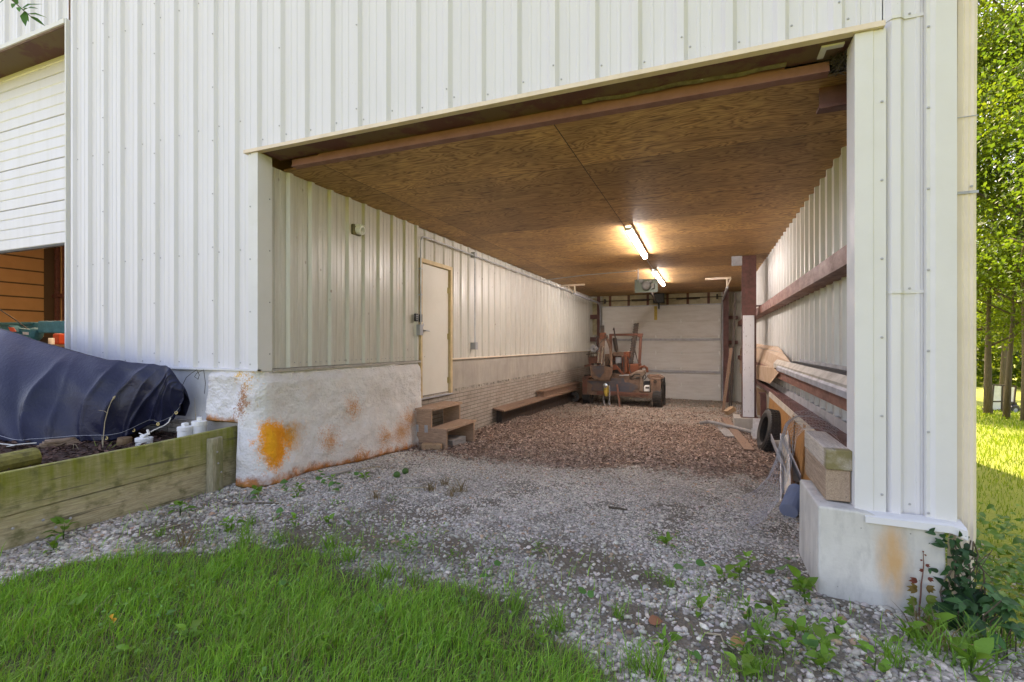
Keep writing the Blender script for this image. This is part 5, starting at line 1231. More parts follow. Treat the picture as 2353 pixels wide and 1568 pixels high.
h_ = part("winch", "yellow_paint", slab([(590, 1080), (650, 1075), (662, 1160), (640, 1235), (600, 1230), (580, 1150)], -0.14, 0.12), bevel=0.02)
part("winch_head", "chrome", lambda m: m.lathe([(0.02, 0), (0.07, 0.01), (0.07, 0.07), (0.03, 0.09)], W(608, 1072, -0.18), (0, 1, 0), 16))
def links(pts):
    def f(m):
        P = [W(*p) for p in pts]; seg = []
        for a, b in zip(P, P[1:]):
            k = max(1, int((b - a).length / 0.035))
            for i in range(k): seg.append((a.lerp(b, i / k), a.lerp(b, (i + 1.25) / k)))
        for i, (a, b) in enumerate(seg):
            d = (b - a).normalized(); s = d.cross(Vector((0, 1, 0))).normalized() * 0.013 if i % 2 else Vector((0, 1, 0)) * 0.013
            m.tube([a - s, b - s], 0.006, 5); m.tube([a + s, b + s], 0.006, 5); m.tube([a - s, a + s], 0.006, 5); m.tube([b - s, b + s], 0.006, 5)
    return f
part("chain", "galv_dull", links([(580, 1230, -0.16), (590, 1330, -0.2), (605, 1420, -0.24), (628, 1475, -0.3)])); part("chain", "galv_dull", links([(668, 1065, -0.14), (678, 1180, -0.17), (668, 1320, -0.2), (690, 1390, -0.25), (715, 1360, -0.25)]))
part("plastic_jug", "white_plastic", slab([(1170, 1070), (1190, 1045), (1245, 1045), (1256, 1070), (1256, 1140), (1170, 1140)], 0.1, 0.15), bevel=0.02)
part("jug_label", "dark_iron", slab([(1195, 1070), (1250, 1070), (1250, 1095), (1195, 1095)], 0.094, 0.004)); part("battery", "black_plastic", slab([(1172, 990), (1250, 990), (1250, 1045), (1172, 1045)], 0.15, 0.2), bevel=0.01)

# ------------------------------------------------------------------ inside the bay, right side
o_ = on_g(1770, 1016)
ty = thing("tyre", "worn black tyre leaning on the orange wood panel", "tyre", o_)
r_ = 0.325; ax = Vector((-0.97, -0.13, 0.20)).normalized(); c = Vector((0.93, 8.55, gz1(0.93, 8.55) + r_ - 0.01)); mb = MB(); wd = 0.23
mb.ring([(0.205, -wd * 0.42), (0.26, -wd * 0.52), (0.305, -wd * 0.46), (r_, -wd * 0.36), (r_, wd * 0.36), (0.305, wd * 0.46), (0.26, wd * 0.52), (0.205, wd * 0.42), (0.215, wd * 0.2), (0.29, 0.05), (0.29, -0.05), (0.215, -wd * 0.2)], c, ax, 44)
mb.build("casing", "rubber", ty, smooth=False)
mb = MB(); u = ax.cross(Vector((0, 0, 1))).normalized(); v = ax.cross(u)
for k in range(44):
    a = 2 * PI * k / 44
    for i, h in enumerate((-0.075, -0.025, 0.025, 0.075)):
        aa = a + (i % 2) * PI / 44; rr = u * math.cos(aa) + v * math.sin(aa); mb.beam(c + ax * (h - 0.019) + rr * (r_ + 0.004), c + ax * (h + 0.019) + rr * (r_ + 0.004), 0.030, 0.012, rr)
mb.build("tread", "rubber", ty)
# wood panels leaning against the low wall
wp = thing("leaning_door", "orange brown wood panel door leaning along the low side wall behind the tyre", "wood panel", (1.1, 7.5, -1.65))
mb = MB(); mb.prism([(1.00, 5.2, -1.70), (1.00, 9.85, -1.85), (1.06, 9.85, -0.86), (1.06, 5.2, -0.93)], (0.035, 0, 0)); mb.build("panel", "door_panel_wood", wp)
for yy in (5.6, 6.35, 7.1): mb = MB(); mb.prism([(0.985, yy, -1.70), (0.985, yy + 0.13, -1.70), (1.04, yy + 0.13, -0.92), (1.04, yy, -0.92)], (0.016, 0, 0)); mb.build("stile", "door_panel_wood", wp, bevel=0.003)
mb = MB(); mb.prism([(1.035, 5.2, -0.99), (1.035, 9.85, -0.93), (1.05, 9.85, -0.85), (1.05, 5.2, -0.915)], (0.02, 0, 0)); mb.build("top_rail", "flashing_tan", wp)
p = on_y(1753, 905, 10.0); mb = MB(); mb.box(p.x - 0.04, p.x + 0.05, 9.95, 10.05, -2.0, p.z); mb.box(p.x - 0.07, p.x + 0.05, 9.94, 10.06, p.z, p.z + 0.02); o = mb.build("steel_post", "red_steel"); tag(o, "short dark red steel post at the far end of the orange wood panel", "post")
# two bent metal channels
mc = None
def channel(a, b, wd, lip, tilt, mat, label):
    a, b = Vector(a), Vector(b); d = (b - a).normalized(); s = d.cross(Vector((0, 0, 1))).normalized(); n_ = s.cross(d).normalized(); s = (s * math.cos(tilt) + n_ * math.sin(tilt)); n_ = s.cross(d).normalized()
    mb = MB(); mb.m = 1; mb.beam(a, b, wd, 0.006, n_); mb.m = 0
    for k in (-1, 1): mb.beam(a + s * wd / 2 * k + n_ * lip / 2, b + s * wd / 2 * k + n_ * lip / 2, 0.012, lip, n_)
    o = mb.build("metal_channel", ["galv_dull", "flashing_tan"]); tag(o, label, "metal channel"); return o
g1 = on_g(1818, 1112)
channel((g1.x + 0.03, g1.y, g1.z + 0.02), on_t(1785, 1012, 6.35), 0.13, 0.10, 0.10, "flashing_tan", "tan lined metal channel leaning on the wood panel beside the wire mesh")
g2 = on_g(1850, 1155)
channel((0.74, 5.35, g2.z - 0.06), on_t(1806, 1000, 6.75), 0.10, 0.05, 0.5, "galv_dull", "narrow grey metal channel between the tan lined one and the timbers")
# things round the column footing
a = on_g(1665, 966); b = on_g(1722, 1040); mb = MB(); mb.beam(a + Vector((0, 0, 0.05)), b + Vector((0, 0, 0.03)), 0.15, 0.035); o = mb.build("plank", "plank_wood", bevel=0.003); tag(o, "brown plank lying across the leaves in front of the column footing", "plank")
a = on_g(1608, 978); b = on_g(1748, 1004); mb = MB(); m_ = on_g(1655, 985); mb.tube([a + Vector((0, 0, 0.05)), on_g(1628, 979) + Vector((0, 0, 0.09)), m_ + Vector((0, 0, 0.09)), b + Vector((0, 0, 0.05))], 0.036, 8); o = mb.build("metal_pipe", "grey_plank"); tag(o, "bent grey sheet metal pipe lying over the planks", "pipe")
mb = MB(); mb.lathe([(0.085, 0), (0.085, 0.22)], on_g(1728, 1005) + Vector((0, 0, 0.08)), (1, 0.15, 0.0), 16); o = mb.build("pipe_sleeve", "galvanised"); tag(o, "shiny galvanised pipe sleeve at the end of the bent grey pipe", "pipe sleeve")
a = on_g(1650, 978); b = on_g(1678, 1008); mb = MB(); mb.beam(a + Vector((0, 0, 0.03)), b + Vector((0, 0, 0.03)), 0.17, 0.03); o = mb.build("plank", "grey_plank", bevel=0.003); tag(o, "short grey board under the bent grey pipe", "plank")
a = on_g(1740, 1010); mb = MB(); p0 = on_y(1727, 1008, 9.9); p1 = on_y(1760, 1010, 9.8); hgt = 0.36
mb.prism([(p0.x, 9.75, a.z - 0.03), (p1.x + 0.05, 9.75, a.z - 0.03), (p1.x + 0.05, 9.95, a.z + hgt), (p0.x + 0.03, 9.95, a.z + hgt)], (0, 0.03, 0)); mb.prism([(p0.x + 0.04, 9.755, a.z + 0.03), (p1.x + 0.01, 9.755, a.z + 0.03), (p1.x + 0.01, 9.925, a.z + hgt - 0.07), (p0.x + 0.06, 9.925, a.z + hgt - 0.07)], (0, -0.012, 0))
o = mb.build("metal_cover", "galvanised", bevel=0.004); tag(o, "dull galvanised metal cover leaning between the footing and the tyre", "metal cover")
g1 = on_g(1661, 950); top = Vector((0.62, g1.y + 0.25, on_t(1706, 800, 13.6).z)); mb = MB(); mb.beam(g1 + Vector((0, 0, 0.02)), top, 0.075, 0.04, (0, 1, 0)); o = mb.build("leaning_board", "plank_wood"); tag(o, "long brown board leaning behind the white faced column", "board")
for (x0, x1, d0, lab) in ((1684, 1676, 15.5, "dark thin pole leaning by the rear corner column"), (1690, 1680, 15.0, "dark pole nearer the long brown board")):
    a = on_g(x1, 945 if x1 == 1676 else 948); b = on_t(x0 + 14, 690, 15.6); mb = MB(); mb.beam(a, (0.75, a.y + 0.3, b.z), 0.035, 0.035); o = mb.build("pole", "dark_iron"); tag(o, lab, "pole")
a = on_g(1676, 955); mb = MB(); mb.beam(a + Vector((-0.08, 0, 0.06)), a + Vector((0.10, 0.1, 0.18)), 0.16, 0.12); o = mb.build("wood_block", "block_wood", bevel=0.01); tag(o, "tan wood block tipped on the floor behind the footing", "wood block")
wb = thing("wire_basket", "low white wire basket on the floor behind the column", "basket", on_g(1700, 955)); mb = MB(); a = on_g(1695, 956); w_ = 0.55
for k in range(12):
    xx = a.x + w_ * k / 11; mb.tube([(xx, a.y + 0.2, a.z + 0.02), (xx, a.y + 0.2, a.z + 0.22)], 0.006, 5)
for zz in (0.04, 0.12, 0.21): mb.tube([(a.x, a.y + 0.2, a.z + zz), (a.x + w_, a.y + 0.2, a.z + zz)], 0.007, 5)
mb.build("front_wires", "galvanised", wb)
mb = MB()
for zz in (0.04, 0.21): mb.tube([(a.x, a.y + 0.2, a.z + zz), (a.x, a.y + 0.6, a.z + zz), (a.x + w_, a.y + 0.6, a.z + zz), (a.x + w_, a.y + 0.2, a.z + zz)], 0.007, 5)
mb.build("rim_wires", "galvanised", wb)
p = on_t(1748, 930, 11.6); mb = MB(); mb.prism([(p.x - 0.18, 11.6, gz1(1, 11.6)), (p.x + 0.12, 11.6, gz1(1, 11.6)), (p.x + 0.16, 11.9, p.z + 0.35), (p.x - 0.2, 11.9, p.z + 0.5)], (0, 0.02, 0)); o = mb.build("cardboard_sheet", "cardboard"); tag(o, "small cardboard sheet standing on the floor right of the column", "cardboard")
# cardboard carton on the lower girt, trims lying in front of it
cb = thing("cardboard_carton", "flattened folded cardboard carton lying on the lower girt", "carton", (1.05, 9.3, -0.3))
A = [Vector((0.98, 11.3, 0.02)), on_x(1738, 828, 0.98), on_x(1781, 835, 1.0), on_x(1812, 832, 1.02)]
def Q(px, py, X): return on_x(px, py, X)
mb = MB(); mb.prism([Q(1700, 838, 0.99), Q(1778, 846, 0.99), Q(1815, 832, 1.03), Q(1800, 812, 1.10), Q(1745, 800, 1.10), Q(1700, 800, 1.10)], (0.006, 0, 0.0)); mb.build("side_panel", "cardboard", cb)
mb = MB(); mb.prism([Q(1700, 838, 0.985), Q(1778, 846, 0.985), Q(1788, 858, 0.96), Q(1770, 882, 0.99), Q(1700, 858, 0.99)], (0.006, 0, 0)); mb.build("bottom_flap", "cardboard", cb)
mb = MB(); mb.prism([Q(1700, 798, 1.105), Q(1745, 799, 1.105), Q(1800, 811, 1.105), Q(1788, 797, 1.17), Q(1740, 790, 1.17), Q(1700, 790, 1.17)], (0.006, 0, 0)); mb.build("top_flap", "cardboard", cb)
zt_ = -0.375
def trimbar(name, mat, X, y0, y1, z, sec, label, dz=0.0):
    mb = MB(); P = [[(X + a, y, z + b + (dz if y == y1 else 0)) for a, b in sec + sec[:1]] for y in (y0, y1)]; mb.grid(P); n = len(sec); mb.add(P[0][:-1], [tuple(range(n))]); mb.add(P[1][:-1], [tuple(range(n - 1, -1, -1))])
    o = mb.build(name, mat); tag(o, label, "metal trim", "metal trims lying on the girt"); return o
trimbar("metal_trim", "flashing_tan", 0.975, 3.78, 8.6, zt_, [(0, 0), (0.09, 0), (0.09, 0.10), (0.05, 0.125), (0.0, 0.065)], "wide tan ribbed metal trim lying along the lower girt", 0.012)
trimbar("metal_trim", "galv_dull", 0.955, 3.75, 8.1, zt_ - 0.03, [(0, 0), (0.02, 0), (0.02, 0.07), (0.0, 0.05)], "thin grey metal trim hooked over the edge of the lower girt", 0.02)
trimbar("metal_trim", "dark_tube", 1.09, 3.8, 7.6, zt_ + 0.01, [(0, 0), (0.06, 0), (0.06, 0.13), (0.0, 0.13)], "dark grey metal trim behind the wide tan one", 0.0)
trimbar("metal_trim", "galv_dull", 1.16, 3.8, 7.5, zt_ + 0.01, [(0, 0), (0.02, 0), (0.02, 0.165), (0.0, 0.165)], "pale metal trim standing against the siding behind the dark one", 0.0)
# chicken wire, drain tube
cw = []
prof = [(0.30, -1.505), (0.42, -1.42), (0.52, -1.27), (0.575, -1.08), (0.60, -0.90), (0.625, -0.72), (0.68, -0.645), (0.78, -0.625), (0.90, -0.66), (0.98, -0.73)]
def surf(s, t):
    n = len(prof) - 1; f = s * n; i = min(int(f), n - 1); u = f - i
    a = Vector((prof[i][0], 0, prof[i][1])).lerp(Vector((prof[i + 1][0], 0, prof[i + 1][1])), u)
    a.y = 4.35 + t * (0.95 - 0.25 * s) + 0.07 * math.sin(s * 7); a.x += 0.03 * math.sin(t * 6 + s * 4) + 0.04 * t; a.z += 0.02 * math.sin(t * 9 + s * 5) + 0.03 * t * (s > 0.4)
    return a
mb = MB(); NA, NB = 44, 26
for j in range(NB + 1):
    for k in range(0, NA):
        o2 = 0.5 if k % 2 else -0.5
        if j % 2: o2 = -o2
    mb.tube([surf(k / NA, min(1, max(0, (j + (0.33 if ((k // 2) + j) % 2 else -0.33)) / NB))) for k in range(NA + 1)], 0.0011, 3, False)
for k in range(0, NA, 1):
    mb.tube([surf((k + 0.5 * (j % 2)) / NA, j / 20) for j in range(21)], 0.0009, 3, False)
o = mb.build("chicken_wire", "wire_grey"); tag(o, "crumpled sheet of chicken wire hanging over the timbers onto the gravel", "wire mesh")
a = on_g(1812, 1190); b = Vector((0.80, a.y + 0.28, a.z + 0.12)); mb = MB(); n = 90; mb.tube([a + Vector((0, 0, 0.06)) + (b - a) * (k / n) for k in range(n + 1)], [0.070 + 0.010 * math.sin(k * 0.95) for k in range(n + 1)], 16)
o = mb.build("drain_tube", "corrugated_blue"); tag(o, "blue grey corrugated drain tube on the gravel behind the concrete pier", "drain tube")

# ------------------------------------------------------------------ in the shop on the left
sw = thing("machine_tool", "teal machine tool with a long arm and motor inside the shop", "machine", (-11.5, 5.3, -0.25))
TQ = 9.3
def Wt(a, b, d=0.0): return on_t(a, b, TQ + d)
mb = MB(); mb.beam(Wt(5, 752), Wt(118, 752), 0.10, 0.16); mb.beam(Wt(15, 745, 0.05), Wt(88, 744, 0.05), 0.3, 0.05); mb.build("rear_arm", "teal_paint", sw, bevel=0.01)
mb = MB(); mb.beam(Wt(100, 752, -0.25), Wt(230, 752, -0.6), 0.20, 0.22); mb.beam(Wt(112, 744, -0.25), Wt(230, 742, -0.6), 0.12, 0.05); mb.build("front_arm", "teal_paint", sw, bevel=0.025)
mb = MB(); mb.beam(Wt(30, 764, -0.3), Wt(78, 768, -0.3), 0.20, 0.17); mb.lathe([(0.10, 0), (0.125, 0.02), (0.125, 0.09), (0.09, 0.13), (0.03, 0.14)], Wt(74, 768, -0.3), Wt(84, 769, -0.3) - Wt(74, 768, -0.3), 18)
for k in range(6): mb.beam(Wt(46 + 5 * k, 757, -0.38), Wt(46 + 5 * k, 778, -0.38), 0.012, 0.02)
mb.build("motor", "teal_paint", sw, bevel=0.01)
mb = MB(); mb.prism([Wt(8, 757, -0.45), Wt(20, 748, -0.45), Wt(40, 762, -0.45), Wt(40, 774, -0.45), Wt(8, 770, -0.45)], (0.02, 0.12, 0)); mb.build("gear_case", "teal_paint", sw)
mb = MB(); mb.prism([Wt(20, 752, -0.47), Wt(32, 753, -0.47), Wt(38, 762, -0.47), Wt(26, 763, -0.47)], (0, -0.01, 0)); mb.build("warning_label", "red_label", sw)
mb = MB(); mb.prism([Wt(53, 763, -0.43), Wt(66, 764, -0.43), Wt(66, 770, -0.43), Wt(53, 769, -0.43)], (0, -0.005, 0)); mb.build("name_plate", "galvanised", sw)
p = Wt(70, 775); mb = MB(); mb.box(p.x - 0.15, p.x + 0.15, p.y - 0.1, p.y + 0.2, -0.25, p.z); mb.box(p.x - 0.5, p.x + 1.2, p.y - 0.3, p.y + 0.5, -0.25, -0.18); mb.build("stand", "dark_iron", sw)
mb = MB(); mb.tube([Wt(92, 775, -0.2), Wt(94, 752, -0.2), Wt(100, 742, -0.2), Wt(114, 740, -0.2)], 0.012, 6); mb.tube([Wt(-8, 707, -0.3), Wt(35, 735, -0.3), Wt(64, 757, -0.3)], 0.010, 6); mb.tube([Wt(94, 776, -0.15), Wt(100, 764, -0.15), Wt(96, 755, -0.15)], 0.02, 6); mb.build("cable", "rubber", sw)
sb = thing("workbench", "low workbench inside the shop behind the teal machine", "workbench", (-14, 6.6, -0.25))
p = on_t(140, 792, 11.5); mb = MB(); mb.box(p.x - 1.6, p.x + 1.2, p.y - 0.3, p.y + 0.5, p.z - 0.05, p.z); mb.build("top", "plank_wood", sb)
for dx in (-1.5, 1.1): mb = MB(); mb.box(p.x + dx - 0.05, p.x + dx + 0.05, p.y - 0.2, p.y - 0.1, -0.25, p.z - 0.05); mb.build("leg", "plank_wood", sb)
q2 = on_t(118, 788, 11.4); mb = MB(); mb.lathe([(0.055, 0), (0.058, 0.02), (0.058, 0.14), (0.05, 0.15)], (q2.x, q2.y, p.z), (0, 0, 1), 16); o = mb.build("paint_can", "white_plastic"); tag(o, "small white can on the workbench in the shop", "can")
q2 = on_t(126, 780, 11.6); mb = MB(); mb.box(q2.x - 0.1, q2.x + 0.16, q2.y, q2.y + 0.2, p.z, p.z + 0.26); o = mb.build("fuel_can", "red_label", bevel=0.03); tag(o, "red can beside the white one on the shop workbench", "can")
lm = thing("shop_lamp", "warm lit bay lamp hanging from the shop ceiling", "ceiling light", (-14.5, 8.0, 4.4))
for k, xx in enumerate((-17.5, -11.5)):
    mb = MB(); mb.lathe([(0.05, 0.30), (0.10, 0.25), (0.30, 0.02), (0.31, 0.0)], (xx, 7.6, 4.3), (0, 0, 1), 20); mb.tube([(xx, 7.6, 4.6), (xx, 7.6, 5.2)], 0.01, 5); mb.build("shade", "galv_dull", lm)
    mb = MB(); mb.lathe([(0.0, -0.04), (0.2, -0.03), (0.27, 0.02), (0.2, 0.05)], (xx, 7.6, 4.3), (0, 0, 1), 16); mb.build("bulb", "shop_lamp", lm)

# ------------------------------------------------------------------ trees beside and behind the barn
def bigleaf(P, D, Nn, L, W, fold=0.25, droop=0.25, wide=0.33):
    D = unit(D); s = unit(np.cross(D, Nn)); u = np.cross(s, D); L = L[:, None]; W = W[:, None]
    pts = [P, P + D * L * wide + u * L * 0.03, P + D * L * 0.68 - u * L * droop * 0.35, P + D * L - u * L * droop]
    V = [pts[0], pts[1], pts[2], pts[3]]
    for c, k in ((pts[1], 1.0), (pts[2], 0.72)):
        for g in (1, -1): V.append(c + s * W * 0.5 * k * g + u * W * fold * k * 0.5)
    V.append(P + D * L * 0.10 + s * W * 0.32 + u * W * fold * 0.2); V.append(P + D * L * 0.10 - s * W * 0.32 + u * W * fold * 0.2)
    V = np.stack(V, 1); n = len(P)
    T = np.array([[0, 8, 1], [8, 4, 1], [4, 6, 2], [4, 2, 1], [6, 3, 2], [0, 1, 9], [9, 1, 5], [5, 2, 7], [5, 1, 2], [7, 2, 3]])[None] + (np.arange(n) * 10)[:, None, None]
    return V.reshape(-1, 3), T.reshape(-1, 3)
def tree(name, label, base, H, rad, nleaf, lsize, tr_, lean=(0, 0), seed=1, low=0.25, col=((0.06, 0.11, 0.012), (0.17, 0.23, 0.022)), group="trees beyond the barn", nl=15, clump=0.55):
    rs = random.Random(seed); g = np.random.default_rng(seed); base = Vector(base); t = thing(name, label, "tree", base, group)
    mb = MB(); tp = []
    for i in range(9):
        s = i / 8; tp.append(base + Vector((lean[0] * s * H + 0.12 * math.sin(s * 5 + seed), lean[1] * s * H + 0.12 * math.sin(s * 4 + seed * 2), s * H * 0.92 - (0.15 if i == 0 else 0))))
    mb.tube(tp, [tr_ * (1.5 if i == 0 else 1.12 if i == 1 else 1.0 - 0.10 * i) for i in range(9)], 10)
    tips = []
    for k in range(nl):
        s = low + (0.95 - low) * (k + rs.random()) / nl; p = tp[min(7, int(s * 8))].lerp(tp[min(8, int(s * 8) + 1)], s * 8 % 1)
        a = k * 2.4 + rs.uniform(-0.5, 0.5); L = rad * (1.05 - 0.55 * max(0, s - 0.45)) * rs.uniform(0.7, 1.15); up = rs.uniform(0.05, 0.55) + 0.5 * s
        d = Vector((math.cos(a), math.sin(a), up)).normalized(); q1 = p + d * L * 0.5 + Vector((0, 0, rs.uniform(-0.2, 0.4))); q2 = p + d * L + Vector((rs.uniform(-.4, .4), rs.uniform(-.4, .4), rs.uniform(-0.5, 0.2)))
        r0 = tr_ * 0.55 * (1 - 0.5 * s); mb.tube([p, q1, q2], [r0, r0 * 0.6, r0 * 0.22], 6); tips += [(p.lerp(q1, 0.7), 0.5), (q1, 1.0), (q2, 1.2)]
        for j in range(4):
            b = p.lerp(q1, rs.uniform(0.5, 1)) if j < 2 else q1.lerp(q2, rs.uniform(0.1, 0.8)); e = b + Vector((rs.gauss(0, 1), rs.gauss(0, 1), rs.gauss(0.15, 0.5))).normalized() * L * rs.uniform(0.25, 0.45)
            mb.tube([b, b.lerp(e, 0.5) + Vector((0, 0, 0.06)), e], [r0 * 0.4, r0 * 0.26, r0 * 0.1], 5); tips += [(e, 1.0), (b.lerp(e, 0.55), 0.8)]
    mb.build("trunk", "bark", t, smooth=True)
    w_ = np.array([a for _, a in tips]); pk = g.choice(len(tips), nleaf, p=w_ / w_.sum()); cpos = np.array([tuple(p) for p, _ in tips])[pk]
    off = g.normal(0, clump, (nleaf, 3)) * np.array([1, 1, 0.6]); P = cpos + off
    D = g.normal(0, 1, (nleaf, 3)); D[:, 2] -= 0.35; Nn = g.normal(0, 0.6, (nleaf, 3)); Nn[:, 2] += 1
    L = lsize * g.uniform(0.55, 1.5, nleaf); V, T = leaves(P, D, Nn, L, L * 0.6, 0.3)
    tone = np.clip(g.random(nleaf) * 0.6 + 0.4 * (g.random(len(tips))[pk]), 0, 1)[:, None]; c = (1 - tone) * np.array(col[0]) + tone * np.array(col[1])
    tri_mesh("crown", V, T, "tree_leaf", np.repeat(c, 4, 0), t)
    return t
def gp(x, y): return (x, y, gz1(x, y))
pB = on_g(2268, 954); pC = on_g(2319, 962); pD = on_g(2350, 969); pA = on_g(2226, 945)
tree("tree", "leaning tree left of the parked utility trailer", pB, 16, 4.4, 36000, 0.115, 0.09, (0.05, 0.01), 3, 0.16)
tree("tree", "thin straight tree standing in front of the parked utility trailer", pC, 15, 3.8, 30000, 0.11, 0.07, (0.012, 0.0), 5, 0.20)
tree("tree", "thick tree at the frame edge right of the trailer wheel", pD, 17, 4.6, 36000, 0.115, 0.125, (0.0, 0.0), 8, 0.18)
tree("tree", "tree with its trunk half hidden behind the barn corner", pA, 17, 4.6, 32000, 0.12, 0.13, (0.0, 0.02), 12, 0.18)
tree("tree", "nearer tree whose leafy limbs hang into the right edge of the view", gp(9.4, 14.0), 12, 4.6, 30000, 0.095, 0.15, (-0.02, 0), 21, 0.22, ((0.045, 0.10, 0.014), (0.10, 0.16, 0.02)))
for i, (xx, yy, hh) in enumerate(((4.5, 34, 13), (16.5, 38, 15), (21, 44, 15), (9, 40, 13))):
    tree("tree", ["leafy tree behind the rear corner of the barn", "tall tree well beyond the trailer, nearer of the two far ones", "farthest tall tree beyond the trailer", "tree behind the half hidden trunk at the barn corner"][i], gp(xx, yy), hh, 4.6, 9000, 0.22, 0.16, (0, 0), 31 + i, 0.24)
for i, (xx, yy, hh) in enumerate(((9.5, 1.5, 11), (12, -5, 12), (8.5, -11, 12), (15, 4.5, 12))):
    tree("tree", "leafy tree standing out on the lawn right of the barn front", gp(xx, yy), hh, 4.4, 5200, 0.30, 0.18, (0, 0), 51 + i, 0.16, ((0.04, 0.085, 0.012), (0.08, 0.13, 0.02)), "trees out of view on the right", 15, 0.75)
# far wood
n = 60000; a = rng.uniform(-0.25, 1.2, n); dd = rng.uniform(62, 95, n); x = np.sin(a) * dd; y = np.cos(a) * dd; z = gz(x, y) + rng.beta(1.3, 1.6, n) * (13 + 3 * np.sin(a * 23) + 2 * np.sin(a * 61))
D = rng.normal(0, 1, (n, 3)); L = rng.uniform(0.5, 1.0, n); V, T = leaves(np.stack([x, y, z], 1), D, rng.normal(0, 1, (n, 3)) + np.array([0, 0, 1]), L, L * 0.7, 0.3)
t = rng.random(n)[:, None]; o = tri_mesh("woodland", V, T, "tree_leaf", np.repeat((1 - t) * np.array([0.06, 0.11, 0.014]) + t * np.array([0.15, 0.20, 0.03]), 4, 0)); tag(o, "far edge of the wood beyond the lawn", None, kind='stuff')

# parked utility trailer among the trees
tc = on_g(2310, 962); RT = 1120.0 / 20.2
tl = thing("utility_trailer", "small utility trailer with tall pale panelled sides parked among the trees", "trailer", tc)
def E(px, py, d=0.0): return on_t(px, py, 20.2 + d)
AW = (E(2320, 900) - E(2300, 900)).normalized(); DP = Vector((0.35, 0.93, 0))
def face(pts, th, d=0.0):
    return lambda m: m.prism([E(x, y, d) for x, y in pts], tuple(DP * th))
part("side_panel", "white_plastic", face([(2284, 887), (2303, 888), (2302, 922), (2281, 921)], 0.03), face([(2281, 924), (2302, 925), (2300, 943), (2279, 941)], 0.03), parent=tl)
part("side_panel", "burlap", face([(2305, 888), (2318, 889), (2317, 922), (2304, 922)], 0.03, 0.05), face([(2304, 925), (2317, 925), (2312, 946), (2302, 944)], 0.03, 0.05), parent=tl)
part("frame", "dark_iron", *[(lambda m, a=a, b=b: m.beam(E(*a), E(*b), 0.05, 0.05, (0, 1, 0))) for a, b in (((2283, 885), (2322, 886)), ((2282, 923), (2322, 923)), ((2303, 886), (2301, 945)), ((2283, 885), (2278, 943)), ((2318, 886), (2316, 945)), ((2334, 888), (2330, 930)), ((2322, 886), (2334, 888)))], parent=tl)
part("rear_panel", "white_plastic", face([(2319, 889), (2332, 891), (2330, 924), (2318, 923)], 0.03, 0.3), parent=tl)
part("bed", "rusty_red", face([(2262, 940), (2300, 946), (2318, 947), (2336, 940), (2336, 934), (2318, 942), (2278, 939)], 0.9), parent=tl)
part("tongue", "dark_iron", lambda m: m.beam(E(2258, 940), E(2300, 947), 0.10, 0.10), parent=tl)
part("jack", "dark_iron", lambda m: m.beam(E(2302, 946), E(2302, 960), 0.05, 0.05), lambda m: m.beam(E(2291, 960), E(2306, 961), 0.10, 0.05), parent=tl)
part("fender", "black_plastic", face([(2320, 928), (2324, 924), (2337, 926), (2339, 934), (2334, 931), (2322, 931)], 0.3), parent=tl)
wh = bpy.data.objects.new("wheel", None); C.objects.link(wh); adopt(wh, tl)
c = E(2329, 945.5); ax = Vector((0.55, -0.83, 0)).normalized() ; part("tyre", "rubber", lambda m: m.ring([(0.15, -0.09), (0.25, -0.10), (0.28, -0.06), (0.28, 0.06), (0.25, 0.10), (0.15, 0.09)], c, ax, 24), parent=wh)
part("rim", "galv_dull", lambda m: m.lathe([(0.155, -0.05), (0.06, 0.0), (0.06, 0.05), (0.155, 0.07)], c, ax, 16), parent=wh)

